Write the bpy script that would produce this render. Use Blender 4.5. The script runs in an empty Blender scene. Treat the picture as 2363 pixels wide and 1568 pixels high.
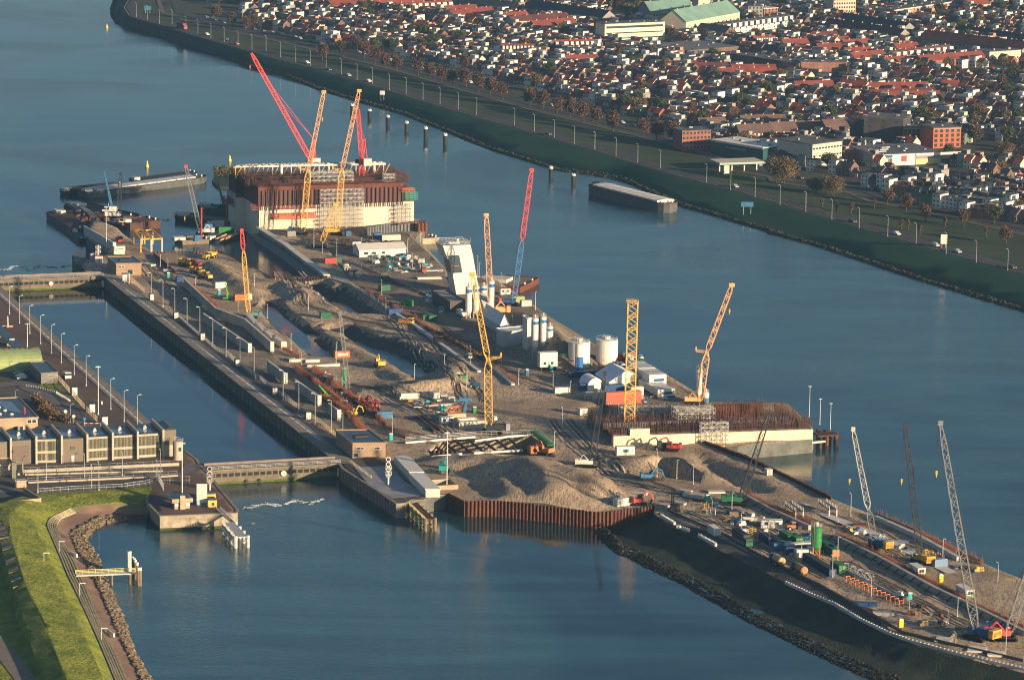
import bpy, math, random
import numpy as np
from mathutils import Vector, Matrix
R = math.radians
rnd = random.Random(7)
scene = bpy.context.scene
FPX, PITCH, ROLL, CAMZ = 9000.0, 10.9, 0.86, 300.0
cam_data = bpy.data.cameras.new("camera")
cam = bpy.data.objects.new("camera", cam_data)
scene.collection.objects.link(cam)
cam_data.sensor_width = 36.0
cam_data.lens = 36.0 * FPX / 2363.0
cam_data.clip_start = 5.0
cam_data.clip_end = 60000.0
CR = Matrix.Rotation(R(90 - PITCH), 3, 'X') @ Matrix.Rotation(R(ROLL), 3, 'Z')
cam.matrix_world = Matrix.Translation((0, 0, CAMZ)) @ CR.to_4x4()
scene.camera = cam
scene.render.resolution_x = 1024
scene.render.resolution_y = 679
SUN_AZ, SUN_EL = 52.0, 10.5       # azimuth to the right of straight behind the camera
sdir = Vector((math.sin(R(SUN_AZ)) * math.cos(R(SUN_EL)), -math.cos(R(SUN_AZ)) * math.cos(R(SUN_EL)), math.sin(R(SUN_EL))))
world = bpy.data.worlds.new("World")
scene.world = world
world.use_nodes = True
wn = world.node_tree
bg = wn.nodes["Background"]
sky = wn.nodes.new("ShaderNodeTexSky")
sky.sky_type = 'NISHITA'
sky.sun_disc = False
sky.sun_elevation = R(SUN_EL)
sky.sun_rotation = math.atan2(sdir.x, sdir.y)
sky.air_density = 1.0
sky.dust_density = 1.2
sky.ozone_density = 3.2
wn.links.new(sky.outputs[0], bg.inputs[0])
bg.inputs[1].default_value = 0.055
sd = bpy.data.lights.new("sun", 'SUN')
sd.energy = 5.0
sd.angle = R(0.5)
sd.color = (1.0, 0.73, 0.47)
sun = bpy.data.objects.new("sun", sd)
scene.collection.objects.link(sun)
sun.rotation_euler = sdir.to_track_quat('Z', 'Y').to_euler()
scene.view_settings.view_transform = 'Standard'
scene.view_settings.look = 'None'
scene.view_settings.exposure = 1.4
scene.view_settings.gamma = 1.0
scene.cycles.filter_width = 1.1
# ------------------------------------------------------------- surveying: a photo pixel to a point at a known height
def G(u, v, z=0.0):
 d = CR @ Vector(((u - 1181.5) / FPX, -(v - 784.0) / FPX, -1.0))
 t = (z - CAMZ) / d.z
 return Vector((d.x * t, d.y * t, z))
def ray_at(u, v, Y):
 "point seen at pixel u, v standing at forward distance Y"
 d = CR @ Vector(((u - 1181.5) / FPX, -(v - 784.0) / FPX, -1.0))
 t = Y / d.y
 return Vector((d.x * t, Y, CAMZ + d.z * t))
FR = dict(A=(0,500), B=(800,550), C=(0,1100), D=(900,1000), E=(1700,900), F=(0,1600), G=(1000,1350), H=(2300,1350),
          I=(1700,1650), J=(2500,1800), K=(3072,1600), L=(3072,2038), M=(400,0), N=(1400,0), O=(2400,0), Q=(3072,0),
          R=(2300,450), S=(3072,600), T=(0,2038))
def uv(f, x, y):
 x0, y0 = FR[f]
 return (x0 + x / 2.3057) / 1.7334, (y0 + y / 2.3057) / 1.7334
def pt(f, x, y, z=0.0):
 return G(*uv(f, x, y), z)
def pts(f, *xy, z=0.0):
 return [pt(f, xy[i], xy[i + 1], z) for i in range(0, len(xy), 2)]
def top(f, x, y, base, dy=0.0):
 return ray_at(*uv(f, x, y), base.y + dy)
def ppm(p):
 "photo pixels (crop scale) per metre at a point"
 v = CR.transposed() @ (p - Vector((0, 0, CAMZ)))
 return FPX / -v.z * 1.7334 * 2.3057
AX = (pt('A', 960, 1385) - pt('G', 840, 1165)).normalized()
AXR = Vector((AX.y, -AX.x, 0))
AXA = math.atan2(AX.y, AX.x)       # heading of the axis
MATS = {}
def mat(name, col, rough=0.8, var=0.0, vscale=0.3, bump=0.0, bscale=2.0, metal=0.0, spec=0.3, col2=None, detail=4.0, emit=None):
 if name in MATS: return MATS[name]
 m = bpy.data.materials.new(name); m.use_nodes = True
 nt = m.node_tree; b = nt.nodes["Principled BSDF"]
 b.inputs["Roughness"].default_value = rough
 b.inputs["Metallic"].default_value = metal
 b.inputs["Specular IOR Level"].default_value = spec
 b.inputs["Base Color"].default_value = (*col, 1)
 if var or col2 or bump:
  tc = nt.nodes.new("ShaderNodeNewGeometry")
  src = tc.outputs["Position"]
 if var or col2:
  n = nt.nodes.new("ShaderNodeTexNoise"); n.inputs["Scale"].default_value = vscale; n.inputs["Detail"].default_value = detail
  n.inputs["Roughness"].default_value = 0.65
  nt.links.new(src, n.inputs["Vector"])
  r = nt.nodes.new("ShaderNodeValToRGB")
  c2 = col2 or tuple(min(1, c * (1 + var)) for c in col)
  c1 = tuple(c * (1 - var) for c in col)
  r.color_ramp.elements[0].position = 0.32; r.color_ramp.elements[1].position = 0.68
  r.color_ramp.elements[0].color = (*c1, 1); r.color_ramp.elements[1].color = (*c2, 1)
  nt.links.new(n.outputs["Fac"], r.inputs["Fac"]); nt.links.new(r.outputs["Color"], b.inputs["Base Color"])
 if bump:
  n2 = nt.nodes.new("ShaderNodeTexNoise"); n2.inputs["Scale"].default_value = bscale; n2.inputs["Detail"].default_value = 6
  nt.links.new(src, n2.inputs["Vector"])
  bp = nt.nodes.new("ShaderNodeBump"); bp.inputs["Strength"].default_value = 1.0; bp.inputs["Distance"].default_value = bump
  nt.links.new(n2.outputs["Fac"], bp.inputs["Height"]); nt.links.new(bp.outputs["Normal"], b.inputs["Normal"])
 if emit:
  b.inputs["Emission Color"].default_value = (*col, 1); b.inputs["Emission Strength"].default_value = emit
 MATS[name] = m
 return m
COL = scene.collection
class MB:
 def __init__(s): s.v = []; s.f = []; s.m = []
 def add(s, vs, fs, mi=0):
  o = len(s.v); s.v.extend(tuple(v) for v in vs)
  s.f.extend(tuple(i + o for i in f) for f in fs); s.m.extend([mi] * len(fs)); return s
 def box(s, c, size, rz=0.0, mi=0, rx=None):
  "c = centre of the bottom face"
  x, y, z = size[0] / 2, size[1] / 2, size[2]
  ca, sa = math.cos(rz), math.sin(rz)
  vs = []
  for k in (0, z):
   for (a, b) in ((-x, -y), (x, -y), (x, y), (-x, y)):
    vs.append((c[0] + a * ca - b * sa, c[1] + a * sa + b * ca, c[2] + k))
  return s.add(vs, [(3, 2, 1, 0), (4, 5, 6, 7), (0, 1, 5, 4), (1, 2, 6, 5), (2, 3, 7, 6), (3, 0, 4, 7)], mi)
 def beam(s, a, b, w, h=None, mi=0, up=None):
  a, b = Vector(a), Vector(b); h = h or w
  d = b - a
  if d.length < 1e-6: return s
  d.normalize()
  u = Vector(up) if up else (Vector((0, 0, 1)) if abs(d.z) < 0.95 else Vector((0, 1, 0)))
  x = d.cross(u).normalized(); y = x.cross(d).normalized()
  vs = []
  for p in (a, b):
   for (i, j) in ((-1, -1), (1, -1), (1, 1), (-1, 1)): vs.append(p + x * (i * w / 2) + y * (j * h / 2))
  return s.add(vs, [(3, 2, 1, 0), (4, 5, 6, 7), (0, 1, 5, 4), (1, 2, 6, 5), (2, 3, 7, 6), (3, 0, 4, 7)], mi)
 def cyl(s, a, b, r0, r1=None, n=12, mi=0, caps=True):
  a, b = Vector(a), Vector(b); r1 = r0 if r1 is None else r1
  d = (b - a).normalized()
  u = Vector((1, 0, 0)) if abs(d.x) < 0.9 else Vector((0, 1, 0))
  x = d.cross(u).normalized(); y = d.cross(x).normalized()
  vs = []
  for p, r in ((a, r0), (b, r1)):
   for k in range(n):
    t = 2 * math.pi * k / n; vs.append(p + x * (r * math.cos(t)) + y * (r * math.sin(t)))
  fs = [(k, k + n, (k + 1) % n + n, (k + 1) % n) for k in range(n)]
  if caps: fs += [tuple(range(n)), tuple(range(2 * n - 1, n - 1, -1))]
  return s.add(vs, fs, mi)
 def lathe(s, c, prof, n=16, mi=0):
  "prof = [(r, z), ...]"
  vs = []
  for (r, z) in prof:
   for k in range(n):
    t = 2 * math.pi * k / n; vs.append((c[0] + r * math.cos(t), c[1] + r * math.sin(t), c[2] + z))
  fs = []
  for i in range(len(prof) - 1):
   for k in range(n):
    j = (k + 1) % n; fs.append((i * n + k, i * n + j, (i + 1) * n + j, (i + 1) * n + k))
  fs.append(tuple(range(n - 1, -1, -1))); fs.append(tuple((len(prof) - 1) * n + k for k in range(n)))
  return s.add(vs, fs, mi)
 def poly(s, ps, z0, z1, mi=0, top_mi=None):
  "vertical prism over a simple polygon; ps counter-clockwise or not"
  n = len(ps)
  area = sum(ps[i][0] * ps[(i + 1) % n][1] - ps[(i + 1) % n][0] * ps[i][1] for i in range(n))
  q = list(ps) if area > 0 else list(reversed(ps))
  vs = [(p[0], p[1], z0) for p in q] + [(p[0], p[1], z1) for p in q]
  s.add(vs, [(i, (i + 1) % n, (i + 1) % n + n, i + n) for i in range(n)], mi)
  s.add(vs, [tuple(range(n, 2 * n))], mi if top_mi is None else top_mi)
  s.add(vs, [tuple(range(n - 1, -1, -1))], mi)
  return s
 def quad(s, a, b, c, d, mi=0): return s.add([a, b, c, d], [(0, 1, 2, 3)], mi)
 def ball(s, c, r, n=8, m=5, mi=0, sz=1.0):
  prof = [(max(0.02 * r, r * math.sin(math.pi * i / m)), -r * sz * math.cos(math.pi * i / m)) for i in range(m + 1)]
  return s.lathe(c, prof, n, mi)
 def shift(s, loc):
  s.v = [(v[0] - loc[0], v[1] - loc[1], v[2] - loc[2]) for v in s.v]; return s
 def build(s, name, mats, parent=None, loc=None, smooth=False):
  me = bpy.data.meshes.new(name)
  me.from_pydata(s.v, [], s.f)
  if not isinstance(mats, (list, tuple)): mats = [mats]
  for m in mats: me.materials.append(m)
  if len(mats) > 1: me.polygons.foreach_set("material_index", s.m)
  if smooth: me.polygons.foreach_set("use_smooth", [True] * len(s.f))
  me.update()
  o = bpy.data.objects.new(name, me); COL.objects.link(o)
  if loc is not None: o.location = loc
  if parent is not None: o.parent = parent
  return o
def tag(o, label, cat, group=None):
 o['label'] = label; o['category'] = cat
 if group: o['group'] = group
 return o
def thing(name, label, cat, loc=(0, 0, 0), rz=0.0, group=None):
 o = bpy.data.objects.new(name, None); COL.objects.link(o)
 o.location = loc; o.rotation_euler = (0, 0, rz); o.empty_display_size = 1
 return tag(o, label, cat, group)
def struct(name, mb, m, kind='structure'):
 o = mb.build(name, m); o['kind'] = kind; return o
def kids(o): return [c for c in bpy.data.objects if c.parent is o]
KID = {}
def dup(root, loc, rz=0.0, label=None, sc=None, ov=None):
 "copy of a thing, its parts and their sub-parts"
 if root.name not in KID:
  KID[root.name] = [(c, list(c.children)) for c in root.children]
 r = root.copy(); COL.objects.link(r); r.location = loc; r.rotation_euler = (0, 0, rz)
 if sc: r.scale = (sc, sc, sc) if not isinstance(sc, tuple) else sc
 if label: r['label'] = label
 for ch, gs in KID[root.name]:
  c = ch.copy(); COL.objects.link(c); c.parent = r
  if ov and ch.name.split('.')[0] in ov:
   c.material_slots[0].link = 'OBJECT'; c.material_slots[0].material = ov[ch.name.split('.')[0]]
  for g in gs:
   d = g.copy(); COL.objects.link(d); d.parent = c
 return r
m_conc = mat("concrete", (0.36, 0.34, 0.30), 0.85, 0.22, 0.15, 0.05, 3)
m_concl = mat("pale_concrete", (0.55, 0.52, 0.46), 0.85, 0.14, 0.2, 0.03, 3)
m_concd = mat("dark_wet_concrete", (0.10, 0.11, 0.10), 0.7, 0.35, 0.25, 0.1, 2)
m_asph = mat("asphalt", (0.055, 0.052, 0.05), 0.9, 0.25, 0.08, 0.02, 5)
m_white = mat("white_paint", (0.62, 0.60, 0.54), 0.6, 0.14, 0.7)
m_rust = mat("rusty_steel", (0.12, 0.042, 0.024), 0.75, 0.4, 0.9, 0.05, 3)
m_rustd = mat("dark_rusty_steel", (0.075, 0.035, 0.024), 0.75, 0.4, 0.7, 0.05, 3)
m_steel = mat("galvanised_steel", (0.42, 0.43, 0.42), 0.45, 0.15, 1.0, metal=0.3)
m_dark = mat("dark_steel", (0.03, 0.035, 0.04), 0.6, 0.2, 1.0)
m_black = mat("black_rubber", (0.018, 0.018, 0.02), 0.8)
m_glass = mat("dark_glass", (0.03, 0.05, 0.06), 0.12, spec=0.8)
m_yel = mat("yellow_paint", (0.58, 0.35, 0.06), 0.6, 0.25, 0.8)
m_oran = mat("orange_paint", (0.46, 0.15, 0.045), 0.6, 0.25, 0.8)
m_red = mat("red_paint", (0.42, 0.05, 0.04), 0.6, 0.25, 0.8)
m_blue = mat("blue_paint", (0.02, 0.075, 0.20), 0.6, 0.25, 0.8)
m_lblue = mat("light_blue_paint", (0.045, 0.15, 0.27), 0.6, 0.25, 0.8)
m_green = mat("green_paint", (0.025, 0.18, 0.05), 0.6, 0.25, 0.8)
m_teal = mat("teal_plastic", (0.02, 0.30, 0.30), 0.5)
m_brick = mat("brown_brick", (0.23, 0.12, 0.085), 0.9, 0.2, 1.5, 0.01, 8)
m_wood = mat("weathered_wood", (0.20, 0.15, 0.10), 0.9, 0.3, 1.2)
# ============================================================= WATER
def water_mat(name, col, bump, s1, s2):
 m = bpy.data.materials.new(name); m.use_nodes = True
 nt = m.node_tree; b = nt.nodes["Principled BSDF"]
 b.inputs["Base Color"].default_value = (*col, 1)
 b.inputs["Roughness"].default_value = 0.10
 b.inputs["IOR"].default_value = 1.33
 g = nt.nodes.new("ShaderNodeNewGeometry")
 def noise(scale, sx, sy, det=3):
  mp = nt.nodes.new("ShaderNodeMapping"); mp.inputs["Scale"].default_value = (sx, sy, 1)
  mp.inputs["Rotation"].default_value = (0, 0, R(14))
  n = nt.nodes.new("ShaderNodeTexNoise"); n.inputs["Scale"].default_value = scale; n.inputs["Detail"].default_value = det
  nt.links.new(g.outputs["Position"], mp.inputs["Vector"]); nt.links.new(mp.outputs[0], n.inputs["Vector"])
  return n
 a = noise(s1, 1, 1.6); c = noise(s2, 1, 1, 4)
 big = noise(0.006, 1.0, 1.0, 5); big.inputs["Distortion"].default_value = 1.2
 mr = nt.nodes.new("ShaderNodeMapRange"); mr.inputs[1].default_value = 0.40; mr.inputs[2].default_value = 0.62
 mr.inputs[3].default_value = 0.15; mr.inputs[4].default_value = 2.2
 nt.links.new(big.outputs["Fac"], mr.inputs[0])
 add = nt.nodes.new("ShaderNodeMath"); add.operation = 'ADD'
 nt.links.new(a.outputs["Fac"], add.inputs[0]); nt.links.new(c.outputs["Fac"], add.inputs[1])
 bp = nt.nodes.new("ShaderNodeBump"); bp.inputs["Distance"].default_value = bump
 nt.links.new(mr.outputs[0], bp.inputs["Strength"])
 nt.links.new(add.outputs[0], bp.inputs["Height"]); nt.links.new(bp.outputs["Normal"], b.inputs["Normal"])
 rr = nt.nodes.new("ShaderNodeMapRange"); rr.inputs[1].default_value = 0.38; rr.inputs[2].default_value = 0.64
 rr.inputs[3].default_value = 0.03; rr.inputs[4].default_value = 0.13
 st = noise(0.016, .35, 1.5, 6); st.inputs["Distortion"].default_value = 2.0
 sm_ = nt.nodes.new("ShaderNodeMath"); sm_.operation = 'MULTIPLY_ADD'; sm_.inputs[1].default_value = .6; nt.links.new(st.outputs["Fac"], sm_.inputs[0]); nt.links.new(big.outputs["Fac"], sm_.inputs[2])
 cr = nt.nodes.new("ShaderNodeValToRGB"); cr.color_ramp.elements[0].position = .62; cr.color_ramp.elements[1].position = .98
 cr.color_ramp.elements[0].color = (*[c_ * .5 for c_ in col], 1); cr.color_ramp.elements[1].color = (col[0] * 3 + .02, col[1] * 2.6 + .02, col[2] * 2.5 + .025, 1)  # lighter and darker reflection bands are painted into the base colour here
 nt.links.new(sm_.outputs[0], cr.inputs["Fac"]); nt.links.new(cr.outputs["Color"], b.inputs["Base Color"])
 nt.links.new(big.outputs["Fac"], rr.inputs[0]); nt.links.new(rr.outputs[0], b.inputs["Roughness"])
 return m
m_water = water_mat("harbour_water", (0.004, 0.032, 0.038), 0.06, 0.8, 0.22)
w = MB(); w.quad((-9000, -2000, -5), (9000, -2000, -5), (9000, 16000, -5), (-9000, 16000, -5))
struct("water", w, m_water)
# ============================================================= TERRAIN
from mathutils.geometry import delaunay_2d_cdt
def poly_sd(P, poly):
 "signed distance of many points to a closed polygon, positive inside"
 Q = np.array([(p[0], p[1]) for p in poly]); n = len(Q)
 d = np.full(len(P), 1e9); ins = np.zeros(len(P), bool)
 for i in range(n):
  a, b = Q[i], Q[(i + 1) % n]; e = b - a; w_ = P - a
  t = np.clip((w_ @ e) / max(1e-9, e @ e), 0, 1); c = w_ - np.outer(t, e)
  d = np.minimum(d, np.hypot(c[:, 0], c[:, 1]))
  cond = (a[1] > P[:, 1]) != (b[1] > P[:, 1])
  with np.errstate(divide='ignore', invalid='ignore'):
   xs = (b[0] - a[0]) * (P[:, 1] - a[1]) / (b[1] - a[1] + 1e-12) + a[0]
  ins ^= cond & (P[:, 0] < xs)
 return np.where(ins, d, -d)
def line_dt(P, line):
 "distance to a polyline and the interpolated third coordinate at the nearest point"
 Q = np.array([(p[0], p[1], p[2]) for p in line]); d = np.full(len(P), 1e9); h = np.zeros(len(P))
 for i in range(len(Q) - 1):
  a, b = Q[i, :2], Q[i + 1, :2]; e = b - a; w_ = P - a
  t = np.clip((w_ @ e) / max(1e-9, e @ e), 0, 1); c = w_ - np.outer(t, e)
  dd = np.hypot(c[:, 0], c[:, 1]); hh = Q[i, 2] + t * (Q[i + 1, 2] - Q[i, 2])
  m = dd < d; d = np.where(m, dd, d); h = np.where(m, hh, h)
 return d, h
def vnoise(P, s, seed=0):
 "cheap smooth value noise"
 x = P[:, 0] / s + seed * 17.3; y = P[:, 1] / s - seed * 9.1
 xi = np.floor(x).astype(np.int64); yi = np.floor(y).astype(np.int64); fx = x - xi; fy = y - yi
 fx = fx * fx * (3 - 2 * fx); fy = fy * fy * (3 - 2 * fy)
 def hsh(i, j):
  k = (i * 374761393 + j * 668265263 + seed * 1013) & 0x7fffffff
  k = ((k ^ (k >> 13)) * 1274126177) & 0x7fffffff
  return ((k ^ (k >> 16)) & 0xffff) / 65535.0
 a = hsh(xi, yi); b = hsh(xi + 1, yi); c = hsh(xi, yi + 1); d = hsh(xi + 1, yi + 1)
 return (a * (1 - fx) + b * fx) * (1 - fy) + (c * (1 - fx) + d * fx) * fy - 0.5
def terrain(name, outline, feats, step, mats, matfn=None, skirt=-7.0, noise_amp=0.25, breaks=(), smooth=True, calm=()):
 P2 = [(p[0], p[1]) for p in outline]
 xs = [p[0] for p in P2]; ys = [p[1] for p in P2]
 gx, gy = np.meshgrid(np.arange(min(xs), max(xs), step), np.arange(min(ys), max(ys), step))
 r = np.random.RandomState(5)
 Gp = np.stack([gx.ravel(), gy.ravel()], 1) + r.uniform(-.3, .3, (gx.size, 2)) * step
 sd_ = poly_sd(Gp, P2); Gp = Gp[sd_ > step * .45]
 V = [Vector(p) for p in P2]; n = len(V); F = [list(range(n))]; E = []
 for br in breaks:
  o = len(V); V += [Vector((p[0], p[1])) for p in br]
  E += [(o + i, o + i + 1) for i in range(len(br) - 1)]
 V += [Vector((p[0], p[1])) for p in Gp]
 vo, eo, fo, a1, a2, a3 = delaunay_2d_cdt(V, E, F, 1, 1e-5)
 A = np.array([(v.x, v.y) for v in vo])
 z = np.zeros(len(A))
 for f in feats: z = f(A, z)
 sd_ = poly_sd(A, P2)
 nm_ = np.where(sd_ > 1.0, 1.0, 0.0)
 for c_ in calm: nm_ = np.where(poly_sd(A, c_) > -1, 0.15, nm_)
 z += nm_ * noise_amp * (vnoise(A, 9, 1) * 1.2 + vnoise(A, 3.5, 2) * .8 + vnoise(A, 30, 3))
 verts = [(A[i, 0], A[i, 1], z[i]) for i in range(len(A))]
 faces = [tuple(f) for f in fo]
 idx = {}
 bnd = {}
 for f in faces:
  for i in range(len(f)):
   e = (f[i], f[(i + 1) % len(f)]); bnd[e] = 1
 for e in [e for e in bnd if (e[1], e[0]) not in bnd]:
  q = []
  for i in e:
   if i not in idx: idx[i] = len(verts); verts.append((A[i, 0], A[i, 1], skirt))
   q.append(idx[i])
  faces.append((e[1], e[0], q[0], q[1]))
 mb = MB(); mb.v = verts; mb.f = faces; mb.m = [0] * len(faces)
 if matfn is not None:
  cen = np.array([np.mean([verts[i][:2] for i in f[:3]], axis=0) for f in faces])
  mb.m = [int(k) if len(f) == 3 else len(mats) - 1 for k, f in zip(matfn(cen), faces)]
 o = mb.build(name, mats, smooth=False)
 if smooth: o.data.polygons.foreach_set("use_smooth", [len(f) == 3 for f in faces])
 o['kind'] = 'structure'
 return o, A, z
def pit(rim, depth, slope, rough=0.0):
 def f(A, z):
  s = poly_sd(A, rim) + (rough * vnoise(A, 8, 5) if rough else 0)
  t = np.clip(s / slope, 0, 1)
  return np.where(s > 0, np.minimum(z, 1e9) * (1 - t) + t * depth, z)
 return f
def slab(poly, h, slope=0.01):
 def f(A, z):
  s = poly_sd(A, poly); t = np.clip(s / slope, 0, 1)
  return z * (1 - t) + t * h
 return f
def ridge(line, half, flat=1.0, rough=0.6):
 "line of points whose z is the crest height above the ground"
 def f(A, z):
  d, h = line_dt(A, line)
  d = d + rough * 2 * vnoise(A, 7, 8)
  t = np.clip(1 - (d - flat) / half, 0, 1)
  return np.where((t > 0) & (z > -1.5), np.maximum(z, h * t), z)
 return f
ground_col = mat("site_sand", (0.17, 0.14, 0.11), 0.95, 0.0, 0.06, 0.12, 1.2, col2=(0.33, 0.275, 0.205), detail=10)
def sand_mat(name, c1, c2, c3, s1=0.03, s2=0.35, bump=0.15, stretch=3.5):
 m = bpy.data.materials.new(name); m.use_nodes = True; nt = m.node_tree; b = nt.nodes["Principled BSDF"]
 b.inputs["Roughness"].default_value = 0.95; b.inputs["Specular IOR Level"].default_value = 0.15
 g = nt.nodes.new("ShaderNodeNewGeometry")
 def noise(scale, det, sx=1, sy=1, dist=0.0):
  mp = nt.nodes.new("ShaderNodeMapping"); mp.vector_type = 'POINT'
  mp.inputs["Rotation"].default_value = (0, 0, -AXA + R(90)); mp.inputs["Scale"].default_value = (sx, sy, 1)
  n = nt.nodes.new("ShaderNodeTexNoise"); n.inputs["Scale"].default_value = scale; n.inputs["Detail"].default_value = det
  n.inputs["Distortion"].default_value = dist; n.inputs["Roughness"].default_value = 0.6
  nt.links.new(g.outputs["Position"], mp.inputs["Vector"]); nt.links.new(mp.outputs[0], n.inputs["Vector"]); return n
 def mix(fac, a, bb):
  x = nt.nodes.new("ShaderNodeMix"); x.data_type = 'RGBA'
  nt.links.new(fac, x.inputs[0])
  for s_, v in ((6, a), (7, bb)):
   if isinstance(v, tuple): x.inputs[s_].default_value = (*v, 1)
   else: nt.links.new(v, x.inputs[s_])
  return x.outputs[2]
 def ramp(src, lo, hi):
  r = nt.nodes.new("ShaderNodeMapRange"); r.inputs[1].default_value = lo; r.inputs[2].default_value = hi
  nt.links.new(src, r.inputs[0]); return r.outputs[0]
 n1 = noise(s1, 6, dist=0.6); n2 = noise(s2, 8, stretch, 1, 1.2); n3 = noise(1.7, 4, 2.2, 1)
 c = mix(ramp(n1.outputs["Fac"], .40, .60), c1, c2)
 c = mix(ramp(n2.outputs["Fac"], .47, .60), c, c3)
 c = mix(ramp(n3.outputs["Fac"], .35, .75), c, (c2[0] * 1.15, c2[1] * 1.12, c2[2] * 1.05))
 nt.links.new(c, b.inputs["Base Color"])
 ad = nt.nodes.new("ShaderNodeMath"); ad.operation = 'ADD'
 nt.links.new(n2.outputs["Fac"], ad.inputs[0]); nt.links.new(n3.outputs["Fac"], ad.inputs[1])
 bp = nt.nodes.new("ShaderNodeBump"); bp.inputs["Distance"].default_value = bump; bp.inputs["Strength"].default_value = 1
 nt.links.new(ad.outputs[0], bp.inputs["Height"]); nt.links.new(bp.outputs["Normal"], b.inputs["Normal"])
 MATS[name] = m; return m
m_sand = sand_mat("site_sand_tracks", (0.62, 0.49, 0.345), (0.32, 0.25, 0.18), (0.13, 0.105, 0.083), bump=.45)
m_sanddk = sand_mat("muddy_ground", (0.11, 0.095, 0.08), (0.28, 0.235, 0.18), (0.065, 0.058, 0.05), bump=.35)
m_wetmud = mat("wet_pit_mud", (0.055, 0.058, 0.05), 0.75, 0.35, 0.2, 0.25, 0.8, detail=8)
m_scrub = mat("dark_bank_vegetation", (0.022, 0.032, 0.02), 0.95, 0.5, 0.12, 0.35, 1.5, detail=8)
m_quay = mat("brown_brick_paving", (0.115, 0.078, 0.062), 0.9, 0.22, 0.05, 0.02, 4, detail=8)
m_quayd = mat("grey_quay_paving", (0.085, 0.078, 0.07), 0.9, 0.22, 0.06, 0.02, 4, detail=8)
outline = []
outline += pts('G', 840, 1165, 870, 1205, 1000, 1290, 1180, 1400, 1360, 1525, 1420, 1520, 1480, 1490, 1610, 1490)
outline += pts('I', 60, 775, 180, 757, 215, 745, 375, 825, 680, 822, 1100, 868, 1560, 925, 1740, 920, 2120, 870, 2105, 940)
outline += [pt(f, x, y, -5) for f, x, y in (('I', 1560, 1100), ('I', 1640, 1190), ('I', 1750, 1290), ('J', 0, 985), ('J', 250, 1110), ('J', 500, 1225), ('J', 800, 1395), ('J', 1100, 1568),
             ('L', 300, 1280), ('L', 560, 1400), ('L', 800, 1500), ('L', 1000, 1590), ('L', 2500, 2100))]
outline += [pt('L', 2900, 2000)]
outline += pts('L', 2900, 860, 2361, 645, 2150, 560, 1960, 480, 1740, 400, 1340, 215, 990, 55)
outline += pts('H', 2361, 1480, 1590, 1110, 1110, 940, 1080, 990, 1500, 1000, 2190, 935, 2200, 840, 1960, 600)
outline += pts('H', 1270, 590, 1060, 470, 700, 250, 560, 225, 430, 150)
outline += pts('E', 1810, 1220, 1590, 1110, 1350, 985, 1110, 820, 980, 720, 900, 670, 650, 500, 480, 470)
outline += pts('B', 2250, 1190, 2110, 1040, 1980, 950, 2090, 860, 2090, 780, 1800, 700, 560, 800, 560, 850, 815, 1000, 1010, 1150, 1200, 1285)
outline += pts('B', 775, 1283, 680, 1300, 450, 1180, 190, 1050)
outline += pts('A', 2040, 1160, 1840, 1180, 1420, 1180, 1330, 1120, 1240, 1080, 1130, 1000, 1085, 950, 860, 850, 790, 1030, 1000, 1190, 830, 1240)
outline += pts('A', 745, 1240, 745, 1290, 800, 1360, 960, 1380)
P_PITR = pts('B', 1195, 1290, 1260, 1340, 1390, 1335) + pts('D', 1160, 300, 1500, 545, 1440, 590, 1390, 590, 1250, 580, 1080, 570, 960, 490, 860, 420, 760, 320, 640, 270, 560, 255)
P_POND1 = pts('D', 270, 520, 320, 470, 340, 420, 520, 440, 620, 560, 740, 640, 840, 680, 960, 730, 900, 770, 1060, 860, 1040, 960, 920, 990, 820, 980, 690, 900, 590, 810, 470, 720, 370, 640)
P_POND2 = pts('D', 820, 690, 960, 660, 1200, 650, 1390, 730, 1600, 780, 1780, 860, 2000, 980, 2080, 1050, 1950, 1120, 1800, 1160, 1650, 1150, 1540, 1090, 1450, 1040, 1230, 900, 1080, 800, 960, 745)
P_PITS = pts('H', 660, 1200, 720, 1150, 820, 1115, 930, 1140, 1180, 1290, 1160, 1350, 1080, 1330, 850, 1290)
P_PITS2 = pts('H', 1090, 1000, 1190, 1040, 1480, 1170, 1850, 1380, 1800, 1420, 1560, 1420, 1400, 1330, 1200, 1230, 1050, 1100)
P_HOLE = pts('I', 30, 350, 240, 215, 620, 235, 980, 200, 1180, 300, 1160, 390, 940, 395, 450, 370, 60, 420)
P_TRENCH = pts('H', 350, 640, 240, 560, 120, 640, 60, 720, 200, 860, 330, 950, 360, 900)
def hf(f, *xyz):
 return [Vector((*pt(f, xyz[i], xyz[i + 1], xyz[i + 2])[:2], xyz[i + 2])) for i in range(0, len(xyz), 3)]
bank_top = pts('I', 2105, 900) + pts('J', 270, 580, 420, 700, 660, 790, 840, 900, 1180, 1060, 1490, 1215, 1820, 1380, 2200, 1590) + pts('L', 860, 1015, 1100, 1130, 1400, 1250, 1900, 1390, 2361, 1500, 2900, 1640)
bank_toe = [pt(f, x, y, -5) for f, x, y in (('I', 1560, 1100), ('I', 1640, 1190), ('I', 1750, 1290), ('J', 0, 985), ('J', 250, 1110), ('J', 500, 1225), ('J', 800, 1395), ('J', 1100, 1568), ('L', 560, 1400), ('L', 1000, 1590), ('L', 2500, 2100))]
def bank(A, z):
 dt, _ = line_dt(A, [Vector((p[0], p[1], 0)) for p in bank_top])
 dw, _ = line_dt(A, [Vector((p[0], p[1], 0)) for p in bank_toe])
 poly = bank_top + list(reversed(bank_toe))
 s = poly_sd(A, poly)
 t = dt / np.maximum(dt + dw, .01)
 h = np.where(t < .35, -4.0 * t / .35, -4.0 - 1.2 * (t - .35) / .65)
 side = s > -2.0
 return np.where(side, h - 0.2, z)
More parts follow.
